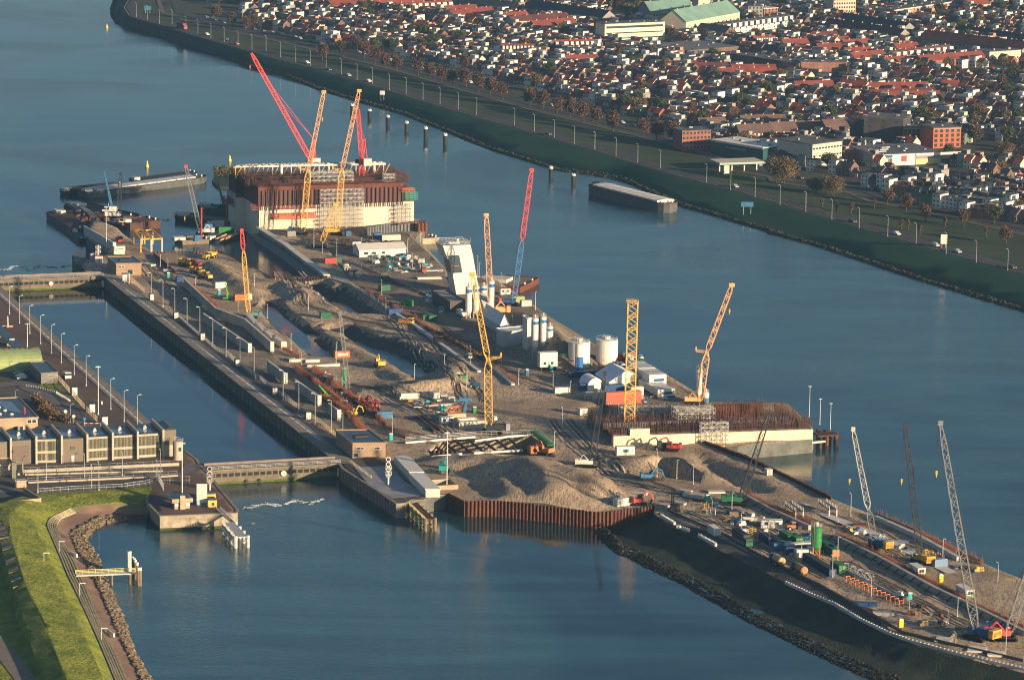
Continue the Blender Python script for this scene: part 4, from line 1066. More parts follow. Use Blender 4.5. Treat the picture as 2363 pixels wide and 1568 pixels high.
for i, k in enumerate("pdgpggg"):
 a, b = FB[i] + ud * .36, FB[i + 1] - ud * .36
 q0 = AX * (.7 if k == 'p' else 1.3)
 mb = MB(); c = (a + b) / 2 + AX * (D_ / 2 + q0.length / 2); mb.poly([a + q0, b + q0, b + AX * (D_ - .3), a + AX * (D_ - .3)], 0, 8.3); w_ = mb.build("bay_wall", m_panel if k in 'pd' else m_fin, hall)
 mb = MB(); mb.poly([a + q0 * .9, b + q0 * .9, b + AX * (D_ - .2), a + AX * (D_ - .2)], 8.303, 8.45); mb.build("roof", m_roofd, hall)
 mb = MB(); u0 = rnd.uniform(.05, .3); A0 = a.lerp(b, u0) + AX * rnd.uniform(3, 6); B0 = a.lerp(b, u0 + rnd.uniform(.35, .6)) + AX * rnd.uniform(3, 5); t_ = rnd.uniform(5, 9)
 mb.poly([A0, B0, B0 + AX * t_, A0 + AX * (t_ + 2)], 8.45, 8.465); mb.build("puddle", m_roofp, hall)
 c = (a + b) / 2 + AX * 9; mb = MB(); mb.box((c.x, c.y, 8.45), (1.2, 1.2, .8), yawh); mb.cyl((c.x, c.y, 9.2), (c.x, c.y, 9.8), .5, n=8); mb.build("roof_vent", m_steel, hall)
 if k == 'g':
  for (z0, z1) in ((.9, 3.3), (4.2, 7.6)):
   for (f0, f1) in ((.03, .49), (.52, .98)):
    mb = MB(); p = a.lerp(b, (f0 + f1) / 2) + AX * (1.22); wv = (b - a).length * (f1 - f0)
    mb.box((p.x, p.y, z0), (wv, .14, z1 - z0), yawh); gl = mb.build("glazing", m_grid, w_)
    mb = MB()
    for j in range(9): r = a.lerp(b, f0 + (f1 - f0) * j / 8) + AX * 1.12; mb.box((r.x, r.y, z0), (.08, .1, z1 - z0), yawh)
    for j in range(int((z1 - z0) / .5)): mb.box((p.x, p.y, z0 + .5 * j), (wv, .1, .07), yawh)
    mb.build("glazing_bar", m_fin, gl)
 elif k == 'd':
  mb = MB(); p = a.lerp(b, .4) + AX * .6; mb.box((p.x, p.y, 0), ((b - a).length * .7, .15, 6.4), yawh); dr = mb.build("roller_door", mat("roller_door", (.12, .10, .078), .6, .1, 1), hall)
  mb = MB()
  for j in range(8): mb.box((p.x - AX.x * .08, p.y - AX.y * .08, .7 * j + .6), ((b - a).length * .7, .08, .1), yawh)
  mb.build("door_rib", m_panel, dr)
 else:
  mb = MB(); p = a.lerp(b, .45) + AX * .62; mb.box((p.x, p.y, 0), (1.2, .12, 2.4), yawh); mb.build("door", m_steel, hall)
  mb = MB(); mb.box((p.x, p.y, 4.4), (1.6, .1, 1.2), yawh); mb.build("louvre", mat("louvre_green_grey", (.08, .085, .06), .7), hall)
a = FB[-1] + ud * .5; b = a + ud * 4.3
mb = MB(); mb.poly([a + AX * .5, b + AX * .5, b + AX * 12, a + AX * 12], 0, 9.4); mb.build("end_block", m_panel, hall)
mb = MB(); mb.poly([a + AX * .45, b + AX * .45, b + AX * 1.4, a + AX * 1.4], 0, 4.0); mb.build("block_plinth", m_fin, hall)
mb = MB(); r0 = [a + AX * .6, b + AX * .6, b + AX * 12, a + AX * 12]
m0 = (r0[0] + r0[1]) / 2; m1 = (r0[2] + r0[3]) / 2
mb.add([(*r0[0][:2], 9.4), (*r0[1][:2], 9.4), (*r0[2][:2], 9.4), (*r0[3][:2], 9.4), (*(r0[0].lerp(r0[1], .5))[:2], 10.6), (*(r0[3].lerp(r0[2], .5))[:2], 10.6)], [(0, 1, 4), (1, 2, 5, 4), (2, 3, 5), (3, 0, 4, 5)]); mb.build("gable_roof", m_roofd, hall)
mb = MB(); p = pt('F', 1580, 480);
for j in range(8): q = p + ud * (-2 + j * .45) - AX * 1; mb.box((q.x, q.y, .3 * j), (.5, 1, .12), yawh)
railing(mb, [p + ud * -2 - AX * 1.5, p + ud * 1.5 - AX * 1.5 + Vector((0, 0, 2.4))], 1, .8, .06, 2); tag(mb.build("steel_stair", m_steel), "small steel stair at the right end of the grey hall", "stair")
p = pt('F', 1640, 545); h_ = top('F', 1640, 375, p).z
o = thing("round_tower", "round concrete tower with a railing beside the grey hall", "tower", p); mb = MB(); mb.cyl((0, 0, 0), (0, 0, h_), 1.75, n=20); mb.build("shell", m_fin, o)
mb = MB(); mb.box((.9, -1.5, h_ * .5), (.9, .5, 1.3)); mb.build("green_box", mat("dark_green_metal", (.02, .10, .08), .5), o)
mb = MB(); railing(mb, [Vector((1.9 * math.cos(t), 1.9 * math.sin(t), h_)) for t in [k * .6 for k in range(11)]], 1, 1, .06); mb.build("railing", m_steel, o)
def dir_to(a, b): d = b - a; return math.atan2(d.y, d.x)
YA = math.atan2(AX.y, AX.x); YR = math.atan2(AXR.y, AXR.x)
a = pt('C', -260, 900); b = pt('C', 395, 880); o = thing("quonset_hall", "pale green round-roofed hall on the brown quay", "building", a)
L_ = (b - a).length; d = (b - a).normalized(); n = Vector((-d.y, d.x, 0)); mb = MB(); prof = []; N = 12; Wd = 22
vs = []
for i in range(N + 1):
 t = math.pi * i / N; c = n * (Wd / 2 - Wd / 2 * math.cos(t)); z = 2.2 + 4.6 * math.sin(t) if 0 < i < N else 2.2
 vs += [c + Vector((0, 0, z)), c + d * L_ + Vector((0, 0, z))]
mb.add(vs, [(2*i, 2*i+1, 2*i+3, 2*i+2) for i in range(N)]); mb.build("curved_roof", mat("pale_green_roof", (.30, .38, .16), .6, .12, .5), o)
mb = MB(); mb.poly([Vector((0,0,0)), d*L_, d*L_+n*Wd, n*Wd], 0, 2.2); mb.build("wall", mat("pale_green_wall", (.28, .34, .16), .7, .1, .5), o)
mb = MB(); k = [v for v in vs[1::2]]; mb.add(k, [tuple(range(len(k)))]); k = [v for v in vs[0::2]]; mb.add(k, [tuple(range(len(k)-1, -1, -1))]); mb.build("gable_wall", MATS["pale_green_wall"], o)
for i in range(9):
 t = math.pi * .52; c = n * (Wd/2 - Wd/2*math.cos(t)) + d * (L_ * (.3 + i * .075)); mb = MB(); mb.box((c.x, c.y, 6.72), (1.1, 3.0, .22), math.atan2(d.y, d.x)); mb.build("skylight", mat("brown_skylight", (.22, .12, .06), .6), o)
def flat_building(label, P4, h, wallm, roofm, name="flat_roof_building", wins=(), puddle=True, parap=.4, cat="building", group=None):
 "P4: ground corners, first two are the front (towards the camera)"
 o = thing(name, label, cat, P4[0], group=group); q = [p - P4[0] for p in P4]
 mb = MB(); mb.poly(q, 0, h); w_ = mb.build("wall", wallm, o)
 c = sum(q, Vector()) / len(q); ins = [p.lerp(c, .04) for p in q]
 mb = MB(); mb.poly(ins, h + .003, h + .12); mb.build("roof", roofm, o)
 mb = MB(); strip_wall(mb, q + [q[0]], h - .1, h + parap, .3, side=1); mb.build("parapet", wallm, o)
 d = (q[1] - q[0]).normalized(); nn = Vector((d.y, -d.x, 0)); yaw = math.atan2(d.y, d.x)
 for (f, z, w, hh) in wins:
  p = q[0].lerp(q[1], f) + nn * .03; mb = MB(); mb.box((p.x, p.y, z), (w, .12, hh), yaw); fr = mb.build("window", m_white, o)
  p = p + nn * .04; mb = MB(); mb.box((p.x, p.y, z + .12), (w - .3, .12, hh - .24), yaw); mb.build("pane", m_glass, fr)
 return o, q, w_
p4 = [pt('C', -350, 1470), pt('C', 350, 1440)]; p4 += [p4[1] + AX * 36, p4[0] + AX * 36]
o, q, _ = flat_building("brown flat-roofed building with puddles on its roof, behind the hall", p4, 5.0, mat("tan_concrete_wall", (.36, .28, .19), .85, .2, .3), m_roofd, wins=((.89, 3.1, 1.6, 1.4), (.95, 3.1, 1.6, 1.4), (.7, .5, 1.6, 1.8), (.78, .5, 1.6, 1.8)))
mb = MB(); mb.poly([q[1] + AX*8 + AXR*-4, q[1] + AX*30 + AXR*-4, q[1] + AX*33 + AXR*-10, q[1] + AX*14 + AXR*-8], 5.13, 5.15); mb.build("puddle", m_roofp, o)
for k, (f, t) in enumerate(((.55, 8), (.66, 14), (.70, 7), (.62, 20))):
 p = q[0].lerp(q[1], f) + AX * t; mb = MB(); mb.ball((p.x, p.y, 5.2), .9, 8, 5, sz=.6); mb.build("roof_dome", m_concl, o)
for k in (0, 1):
 p = q[1] + AX * (7 + k*1.2) - AXR * 3.4; mb = MB(); mb.cyl((p.x, p.y, 5), (p.x, p.y, 7.6), .25, n=8); mb.build("chimney_pipe", m_red, o)
p4 = [pt('C', 380, 1003), pt('C', 530, 995)]; p4 += [p4[1] + AX * 22, p4[0] + AX * 22]
flat_building("grey flat-roofed office with a wet roof beside the green hall", p4, 4.0, mat("grey_cladding", (.17, .165, .15), .7, .1, .5), m_roofd, wins=((.7, 2.7, 3.6, .7),))
a = pt('C', 190, 740); b = pt('C', 0, 560); o = thing("canopy", "long dark canopy roof near the left edge of the brown quay", "canopy", (0, 0, 0)); mb = MB(); mb.beam(a + Vector((0,0,2.4)), b + (b-a)*.4 + Vector((0,0,2.4)), 4.5, .3); mb.build("roof", m_roofd, o)
for f in (.05, .5, .95):
 q = a.lerp(b, f); mb = MB(); mb.box((q.x, q.y, 0), (1.6, 3, 2.25), YA); mb.build("support", m_conc, o)
CARG = "cars parked by the green hall"
for lb, m, x, y in (("silver hatchback nearest the camera by the green hall", m_cars, 205, 960), ("white estate car parked between two cars by the green hall", m_carw, 190, 940), ("dark blue car furthest back by the green hall", m_carb, 170, 920)):
 c = make_car(m, lb, group=CARG); c.location = pt('C', x, y); c.rotation_euler.z = YR + math.pi
make_lorry("small lorry with pale load on the brown quay", pt('C', 615, 955), YA + math.pi, m_white, m_dark, 6.5, m_yel if False else mat("lorry_load_cream", (.5, .42, .3), .8), 1.2)
fcs = [("long pale fence curving between the grass strip and the brown quay", pts('C', 530, 960, 620, 1060, 700, 1150, 800, 1260, 920, 1375), 2.2),
       ("fence beside the inner road right of the old chamber, far part", pts('C', 1190, 1485-1100+40, 1340, 160), 2.0)]
mesh_fence("fence", fcs[0][1], 2.2, fcs[0][0], mat("fence_tan", (.42, .34, .24), .7), w=.14)
mesh_fence("fence", pts('A', 1200, 1430, 1330, 1545), 2.2, "pale fence by the brick control house at the far head", MATS["fence_tan"], w=.14)
mesh_fence("fence", pts('C', 1640, 395, 1760, 500, 1990, 690, 2100, 750, 2361, 960), 1.8, "thin fence along the paved quay below the grey concrete walls", m_steel)
mesh_fence("fence", pts('D', 20, 960, 100, 1030, 330, 1200, 560, 1390, 660, 1450), 1.8, "thin fence along the quay in the middle of the island", m_steel)
mesh_fence("fence", pts('G', 300, 540, 420, 640, 640, 790, 850, 960), 1.9, "fence of upright pale slats above the quay near the brick building", MATS["fence_tan"])
for i, (f, x, y, s) in enumerate((('C', 685, 1105, 'beside the pale curved fence, upper one'), ('C', 848, 1260, 'beside the pale curved fence, lower one'), ('C', 965, 1378, 'just behind the grey hall'), ('C', 108, 650, 'by the long dark canopy'), ('C', 1148, 52, 'in front of the far brick house'))):
 o = thing("cabinet", "white control cabinet " + s, "cabinet", pt(f, x, y), YA, "white control cabinets"); mb = MB(); mb.box((0, 0, 0), (1.6, 2.0, 3.0)); mb.build("body", m_white, o); mb = MB(); mb.box((0, 0, 3.0), (1.8, 2.3, .35)); mb.build("lid", m_dark, o)
for i, (f, x, y) in enumerate((('C', 1397, 233), ('C', 1622, 405), ('C', 1866, 600), ('C', 2190, 840), ('D', 113, 1072), ('D', 456, 1335), ('D', 765, 1562))):
 o = thing("cabinet", "grey winch cabinet on the right quay edge, %s from the far gate" % ordn(i), "cabinet", pt(f, x, y), YA, "grey cabinets on the right quay")
 mb = MB(); mb.box((0, 0, 0), (1.7, 2.0, 3.1)); mb.build("body", mat("cabinet_dark_blue", (.05, .06, .075), .5), o); mb = MB(); mb.box((-.9, 0, .3), (.1, 1.7, 2.5)); mb.build("door", m_concl, o)
N_ = 26; cv = pts('C', 245, 1035, 330, 1050, 440, 1075, 520, 1095, 600, 1140, 645, 1172); q = resample(cv, (sum((b-a).length for a, b in zip(cv[:-1], cv[1:]))) / N_)
for i, p in enumerate(q):
 mb = MB(); mb.cyl((0, 0, 0), (0, 0, 1.1), .22, n=6); o = mb.build("bollard", m_white, loc=p); tag(o, "white bollard on the curved verge of the yard road, %s from left" % ordn(i), "bollard", "white bollards on the curved verge")
road = mat("yard_road", (.14, .125, .115), .9, .2, .2)
drape(pts('C', -400, 1010, 0, 1010, 200, 1000, 330, 1060, 480, 1120, 600, 1200, 760, 1330, 850, 1420), 8, .13, flat0, "road", road)
drape(pts('F', -600, 860, 0, 840, 250, 830, 700, 805, 1100, 790, 1420, 765), 5.5, .12, flat0, "road", road)
drape(pts('F', 260, 760, 700, 730, 1200, 705, 1600, 690, 1730, 660, 1760, 600, 2000, 600), 5.5, .12, flat0, "road", road)
def leafblob(mb, c, r, n, s, r_, flat=1.0, core=.45):
 for _ in range(n):
  v = Vector((r_.gauss(0, 1), r_.gauss(0, 1), r_.gauss(0, 1))).normalized() * (r * r_.uniform(core, 1.05)); v.z *= flat
  p = Vector(c) + v; a = Vector((r_.uniform(-1, 1), r_.uniform(-1, 1), r_.uniform(-1, 1))).normalized() * s * r_.uniform(.6, 1.3); b = a.cross(Vector((r_.uniform(-1, 1), r_.uniform(-1, 1), r_.uniform(-1, 1)))).normalized() * s * r_.uniform(.5, 1)
  mb.add([p - a, p - b, p + a, p + b], [(0, 1, 2, 3)])
r_ = random.Random(11); hed = pts('C', 330, 1175, 400, 1240, 450, 1290, 520, 1330, 600, 1360, 360, 1160, 560, 1310)
m_hedge = mat("russet_shrub_leaves", (.085, .055, .03), .9, .0, .5, col2=(.20, .13, .06));
o = thing("shrub", "mass of russet shrubs behind the flat brown building", "shrubs", (0, 0, 0)); mb = MB()
for p in resample(hed[:5], 2.2): leafblob(mb, p + Vector((r_.uniform(-1.5, 1.5), r_.uniform(-1, 1), 1.3)), r_.uniform(1.6, 2.6), 160, .35, r_, .8)
mb.build("foliage", m_hedge, o)
for i, (x, y, t_, lb) in enumerate(((140, 1125, 1060, 'left'), (345, 1160, 1080, 'middle'), (648, 1360, 1190, 'right'))):
 h = top('C', x, t_, pt('C', x, y)).z; r = dup(lampA, pt('C', x, y), 0, "short street lamp on the yard road, the %s one of three" % lb, sc=(.8, .8, h / 11.6)); r['group'] = "yard road lamps"
for f, x, y, lb, m in (('C', 680, 1365, "white chevron sign post at the yard road", m_white), ('C', 605, 1320, "small square white sign by the russet shrubs", m_white), ('C', 780, 1390, "round blue and white traffic sign by the barrier", m_lblue)):
 o = thing("road_sign", lb, "sign", pt(f, x, y)); mb = MB(); mb.cyl((0,0,0), (0,0,2.6), .07, n=6); mb.build("post", m_steel, o); mb = MB(); mb.cyl((0,-.05,2.6), (0,.05,2.6), .65, n=12); mb.build("panel", m, o)
def barrier(label, a, b):
 o = thing("barrier", label, "barrier", a); v = b - a; mb = MB(); mb.box((0,0,0), (.5,.5,1.2)); mb.build("post", m_white, o)
 for i in range(6):
  mb = MB(); mb.beam(v*(i/6) + Vector((0,0,1.1)), v*((i+1)/6) + Vector((0,0,1.1)), .25); mb.build("pole_section", (m_red, m_white)[i % 2], o)
barrier("red and white barrier pole behind the hall", pt('C', 935, 1392), pt('C', 775, 1392)); barrier("red and white barrier beside the tall mast on the quay", pt('C', 940, 1190), pt('C', 870, 1175))
for f, x, y, lb in (('C', 72, 480, "white windsock stand with a striped base on the brown quay"), ('C', 1190, 75, "white post with a striped base on the right quay")):
 o = thing("signal_stand", lb, "signal", pt(f, x, y)); mb = MB(); mb.cyl((0,0,0), (0,0,4.6), .3, .2, 8); mb.build("post", m_white, o); mb = MB(); mb.box((0,0,.2), (4.2,.5,.5)); mb.box((0,0,.2), (.5,3,.5)); mb.build("striped_base", mat("red_white_base", (.6, .4, .35), .6), o)
for lb, a, b, z, m in (("upper long pale low wall with pipes in front of the grey hall", (205, 668), (1650, 600), 1.0, m_fin), ("lower long pale low wall in front of the grey hall", (230, 690), (1500, 655), .5, m_fin), ("kerb wall between the apron and the road", (260, 765), (1640, 700), .6, m_fin)):
 A_, B_ = pt('F', *a), pt('F', *b); o = thing("low_wall", lb, "wall", (0,0,0)); mb = MB(); strip_wall(mb, [A_, B_], 0, z, .5); mb.build("wall", m, o)
 mb = MB(); railing(mb, [A_ + AX*1.0 + Vector((0,0,0)), B_ + AX*1.0], 1.6, 3, .06, 2); mb.build("railing", m_steel, o)
mesh_fence("fence", pts('F', 345, 860, 700, 835, 1120, 815, 1340, 785, 1420, 760), 1.7, "mesh fence between the road and the grass bank", m_steel)
mesh_fence("fence", pts('F', 1420, 760, 1460, 770, 1560, 772, 1750, 768), 2.6, "tall mesh fence across the concrete block by the near gate", m_steel)
mesh_fence("fence", pts('F', 1440, 700, 1510, 835), 2.6, "leaning mesh fence at the edge of the grass bank", m_steel)
p4 = [pt('F', -300, 700), pt('F', 135, 693)]; p4 += [p4[1] + AX*10, p4[0] + AX*10]
flat_building("pale building with a dark wet roof at the left edge", p4, 3.6, mat("rosy_concrete", (.46, .34, .25), .85, .15, .3), m_roofd)
o = thing("winch", "large cable drum with a sheave frame left of the apron", "winch", pt('F', 175, 715)); mb = MB(); mb.cyl((0, -.5, 1.4), (0, .5, 1.4), 1.5, n=18); mb.build("drum", m_dark, o); mb = MB(); mb.cyl((0, -.56, 1.4), (0, .56, 1.4), .4, n=8); mb.build("hub", m_white, o)
mb = MB(); mb.box((-1.6, 0, 0), (1.4, 1.4, 5.4)); mb.cyl((-1.0, 0, 5.6), (1.2, 0, 5.2), .35, n=8); mb.cyl((1.2, 0, 5.2), (1.3, 0, 1.2), .3, n=8); mb.build("frame", mat("grey_green_frame", (.20, .22, .16), .6, .15, .6), o)
mb = MB(); c = pt('F', 195, 805);
o = thing("hut", "small brown concrete hut below the cable drum", "hut", c, YR); mb.box((0, 1.5, 0), (3.6, 3.0, 2.2)); mb.build("wall", MATS["tan_concrete_wall"], o); mb = MB(); mb.box((0, 1.5, 2.2), (4, 3.4, .25)); mb.build("roof", m_conc, o)
o = thing("retaining_wall", "open U-shaped brown retaining wall cut into the grass dike", "wall", (0,0,0)); mb = MB()
A_, B_, C_ = pt('F', 150, 955, 1.0), pt('F', 368, 945, .5), pt('F', 215, 850, .5)
for s_, e_, h1 in ((A_, B_, 2.2), (B_, C_, 2.2), (C_, pt('F', 218, 840, .5), 2.2)):
 mb2 = MB(); strip_wall(mb2, [s_, e_], -1, h1, .5); mb2.build("wall", MATS["tan_concrete_wall"], o)
bb = pt('F', 1862, 975); zt = top('F', 1862, 780, bb).z; zb_ = top('F', 1862, 970, bb).z
o = thing("billboard", "tall white project billboard with pale blue foot on the concrete block", "billboard", bb, math.atan2(-.05, 1)); Wb = 96 / ppm(bb)
mb = MB(); mb.box((0, 0, .4), (Wb, .25, zt)); mb.build("panel", m_white, o)
mb = MB(); mb.box((0, -.15, .5), (Wb - .1, .06, .2 * zt)); mb.build("blue_footer", mat("pale_blue_print", (.35, .55, .65), .5), o); mb = MB(); mb.box((Wb*.2, -.19, .6), (Wb*.55, .05, .08 * zt)); mb.build("blue_block", m_lblue, o)
for k in range(6):
 mb = MB(); mb.box((-Wb*.1, -.15, zt*(.85 - k*.075)), (Wb*.6, .05, .12)); mb.build("text_line", mat("faint_print", (.55, .58, .6), .6), o)
for k in (-.3, .3): mb = MB(); mb.beam((k*Wb, .3, zt*.7), (k*Wb, 3.5, 0), .15); mb.cyl((k*Wb, 0, -.3), (k*Wb, 0, .5), .12, n=6); mb.build("brace", m_steel, o)
for i, (x, y, z, lb) in enumerate(((1958, 988, 0, "yellow generator container standing in front beside the billboard"), (1950, 930, 0, "yellow generator container with grey roof behind its twin"))):
 o = thing("generator", lb, "generator", pt('F', x, y) + AX*2, YR, "yellow generators"); mb = MB(); mb.box((0,0,.2), (3.0, 4.4, 2.2)); mb.build("body", m_yel, o); mb = MB(); mb.box((0,0,2.4), (3.1, 4.5, .35)); mb.build("roof", m_concd, o); mb = MB(); mb.box((.2,-2.22,.7), (.9,.06,1.0)); mb.build("door_panel", m_red if i else m_dark, o)
c = pt('F', 1680, 1000); o = thing("mast_base_building", "brown concrete T-shaped hut at the foot of the white mast", "hut", c, YR)
mb = MB(); mb.box((0, 1.2, 0), (5.2, 2.6, 2.2)); mb.build("lower_wall", MATS["tan_concrete_wall"], o); mb = MB(); mb.box((0, 4.0, 2.2), (7.0, 9.0, 1.3)); mb.build("upper_tank", MATS["tan_concrete_wall"], o); mb = MB(); mb.box((0, 4.2, 3.5), (6.2, 8.0, .05)); mb.build("dark_top", m_roofd, o); mb = MB(); mb.box((0, -.4, 0), (1.7, 1.0, 4.6)); mb.build("pillar", MATS["tan_concrete_wall"], o)
for k in (-1.9, 1.9): mb = MB(); mb.box((k, -.12, .9), (1.3, .1, 1.0)); mb.build("window", m_white, o)
def signal_mast(label, p, h, rings=True):
 o = thing("signal_mast", label, "signal mast", p); mb = MB(); mb.cyl((0,0,0), (0,0,h), .32, .25, 8); mb.build("pole", m_white, o)
 if rings:
  for k in range(3):
   z = h - .7 - k*1.7; mb = MB(); mb.cyl((0,-.5,z), (0,-.2,z), .85, n=16); lp = mb.build("signal_lamp", m_white, o); mb = MB(); mb.cyl((0,-.56,z), (0,-.48,z), .55, n=16); mb.build("lens", m_dark, lp)
 for z in (h*.38, h*.58) if rings else (h*.55, h*.8):
  mb = MB(); mb.box((0,0,z), (2.2,2.0,.12)); q = [Vector((x, y, z)) for x, y in ((-1.1,-1),(1.1,-1),(1.1,1),(-1.1,1),(-1.1,-1))]; railing(mb, q, 1.1, 1, .08, 2); mb.build("platform", m_white, o)
 mb = MB(); mb.box((0, -.3, h*.3), (1.4, .8, 1.3)); mb.build("control_box", m_steel, o); return o
p = pt('F', 1935, 830); signal_mast("white signal mast with three ring lamps left of the near gate", p, top('F', 1935, 610, p).z)
p = pt('G', 1275, 1360); signal_mast("white signal mast with three ring lamps right of the near gate", p, top('G', 1275, 1100, p).z)
p = pt('A', 905, 1265); signal_mast("white signal mast with platforms at the far head", p, top('A', 905, 1105, p).z, False)
o = thing("cabinet", "white cabinet marked 3 with a red rim at the foot of the far signal mast", "cabinet", pt('A', 910, 1270) - AX*1); mb = MB(); mb.box((0,0,0), (3.2,2.0,3.2)); mb.build("body", m_white, o); mb = MB(); mb.box((0,0,3.2), (3.4,2.2,.3)); mb.build("rim", m_red, o);
def text(parent, s, loc, size, m, rot=(90, 0, 0), name="lettering", rz=0):
 cu = bpy.data.curves.new(name, 'FONT'); cu.body = s; cu.size = size; cu.extrude = .02; cu.align_x = 'CENTER'
 t = bpy.data.objects.new("tmp_text", cu); COL.objects.link(t); dg = bpy.context.evaluated_depsgraph_get(); me = bpy.data.meshes.new_from_object(t.evaluated_get(dg)); bpy.data.objects.remove(t)
 ob = bpy.data.objects.new(name, me); COL.objects.link(ob); me.materials.clear(); me.materials.append(m); ob.parent = parent; ob.location = loc; ob.rotation_euler = (R(rot[0]), R(rot[1]), R(rot[2]) + rz); return ob
text(o, "3", (0, -1.05, .7), 2.2, m_dark)
o = thing("equipment_hut", "grey ribbed equipment hut beside the cabinet marked 3", "hut", pt('A', 855, 1255), YA); mb = MB(); corr_box(mb, 3.0, 2.4, 3.6); mb.build("wall", m_steel, o)
def pile(mb, p, r, z1, z0=-8, n=10): mb.cyl((p.x, p.y, z0), (p.x, p.y, z1), r, n=n)
a, b = pt('F', 2015, 1010, .2), pt('F', 2140, 1120, -1.0); o = thing("gangway", "steel gangway from the concrete block down to the white dolphin", "gangway", (0,0,0)); mb = MB(); mb.beam(a, b, 1.4, .2); mb.build("deck", m_dark, o)
mb = MB(); s_ = Vector(((b-a).y, -(b-a).x, 0)).normalized()*.7
for k in (-1, 1): railing(mb, [a + s_*k, b + s_*k], 1.1, 1.0, .09, 2)
mb.build("railing", m_steel, o)
def dolphin(label, A_, B_, wid, z, pm, deckm, nb=4, boards=True, railm=None):
 o = thing("mooring_dolphin", label, "mooring dolphin", (0,0,0)); d = (B_ - A_); L_ = d.length; d.normalize(); n = Vector((d.y, -d.x, 0)); mb = MB()
 for i in range(nb):
  for k in (-.5, .5): pile(mb, A_ + d*(L_*i/(nb-1)) + n*(k*wid), .55, z + .3)
 mb.build("piles", pm, o); mb = MB(); c = (A_+B_)/2; mb.box((c.x, c.y, z - .2), (L_+1, wid*.8, .3), math.atan2(d.y, d.x)); mb.build("deck", deckm, o)
 mb = MB()
 for i in range(nb-1):
  for k in (-.5, .5): p = A_ + d*(L_*i/(nb-1)) + n*(k*wid); q = A_ + d*(L_*(i+1)/(nb-1)) + n*(k*wid); mb.beam((p.x,p.y,z), (q.x,q.y,-4.5), .25); mb.beam((p.x,p.y,-4.5), (q.x,q.y,z), .25)
 mb.build("cross_bracing", pm, o)
 if boards:
  mb = MB(); nb2 = int(L_/1.1)
  for i in range(nb2 + 1): p = A_ + d*(L_*i/nb2) + n*(.62*wid); mb.box((p.x,p.y,-4.6), (.45,.3,z+5.4), math.atan2(d.y, d.x))
  mb.beam(A_ + n*(.6*wid) + Vector((0,0,z)), B_ + n*(.6*wid) + Vector((0,0,z)), .5); mb.beam(A_ + n*(.6*wid) + Vector((0,0,-2)), B_ + n*(.6*wid) + Vector((0,0,-2)), .4); mb.build("fender", railm or pm, o)
 mb = MB()
 for k in (-.35, .35): railing(mb, [A_ + n*(k*wid) + Vector((0,0,z)), B_ + n*(k*wid) + Vector((0,0,z))], 1.1, 2, .09, 2)
 mb.build("railing", m_steel, o); return o
dolphin("white mooring dolphin with stout piles at the tip of the concrete block", pt('F', 2120, 1130, -1.2), pt('F', 2230, 1255, -1.2), 4.0, -1.2, mat("dolphin_white", (.52, .50, .46), .7, .35, .8), m_steel, 4)
dolphin("yellow-railed wooden dolphin at the end of the curved pier", pt('G', 1480, 1500, -1), pt('I', 50, 1010, -2), 3.2, -.8, m_wood, m_rustd, 6, railm=mat("faded_yellow_rail", (.42, .36, .16), .7, .3, .6))
o = thing("jetty", "narrow walkway jetty with yellow railing reaching out from the stone dike", "jetty", (0,0,0)); a, b = pt('T', 700, 600, -1.6), pt('T', 1250, 580, -1.6)
mb = MB(); mb.beam(a, b, 2.4, .35); mb.build("deck", m_concl, o); mb = MB(); n = Vector((-(b-a).y, (b-a).x, 0)).normalized()
railing(mb, [a + n*1.1, b + n*1.1], 1.3, 2.0, .12, 3); mb.build("railing", mat("railing_yellow", (.7, .62, .2), .6), o)
for f in (.4, .6, .9):
 mb = MB(); p = a.lerp(b, f);
 for k in (-.8, .8): pile(mb, p + n*k, .3, -1.7)
 mb.build("support_pile", m_wood, o)
for i, (x, y, hgt) in enumerate(((1187, 600, 3.6), (1200, 600, 3.7), (1225, 620, 2.6), (1238, 630, 2.5), (1250, 640, 2.3), (1265, 655, 2.0), (1278, 700, 1.8), (1295, 700, 1.9))):
 p = pt('T', x, y, -5); o = thing("mooring_pile", "white-topped mooring pile at the jetty end, %s from left" % ordn(i), "mooring pile", p, group="mooring piles at the jetty"); ht = hgt*1.0 + 4.0
 mb = MB(); mb.cyl((0,0,-3), (0,0,ht-.9), .42, n=10); mb.build("shaft", m_concl if i < 2 else m_wood, o); mb = MB(); mb.cyl((0,0,ht-.9), (0,0,ht), .46, n=10); mb.build("white_top", m_white, o)
for x0, y0, x1, y1, lb in ((650, 412, 710, 440, "upper"), (990, 1130, 1053, 1172, "lower")):
 a, b = pt('T', x0, y0, -2.5), pt('T', x1, y1, -2.5); mb = MB(); mb.beam(a + Vector((0,0,.6)), b + Vector((0,0,.6)), .4, 1.2); tag(mb.build("marker_board", m_white), lb + " white marker board lying along the brown berm", "sign")
for i, (x, y, z) in enumerate(((585, 392, -1.2), (775, 782, -1.0), (975, 1200, -1.5), (405, 500, 1.0))):
 p = pt('T', x - 40 if i < 3 else x, y, z); o = thing("dike_lamp", "low lamp post on the stone dike, %s from the top" % ordn(i if i < 3 else 3), "lamp post", p, group="dike lamps"); mb = MB(); mb.cyl((0,0,-.5), (0,0,3.6), .1, n=6); mb.build("pole", m_steel, o); mb = MB(); mb.box((.9,0,3.5), (1.8,.3,.25)); mb.build("lamp_head", m_white, o)
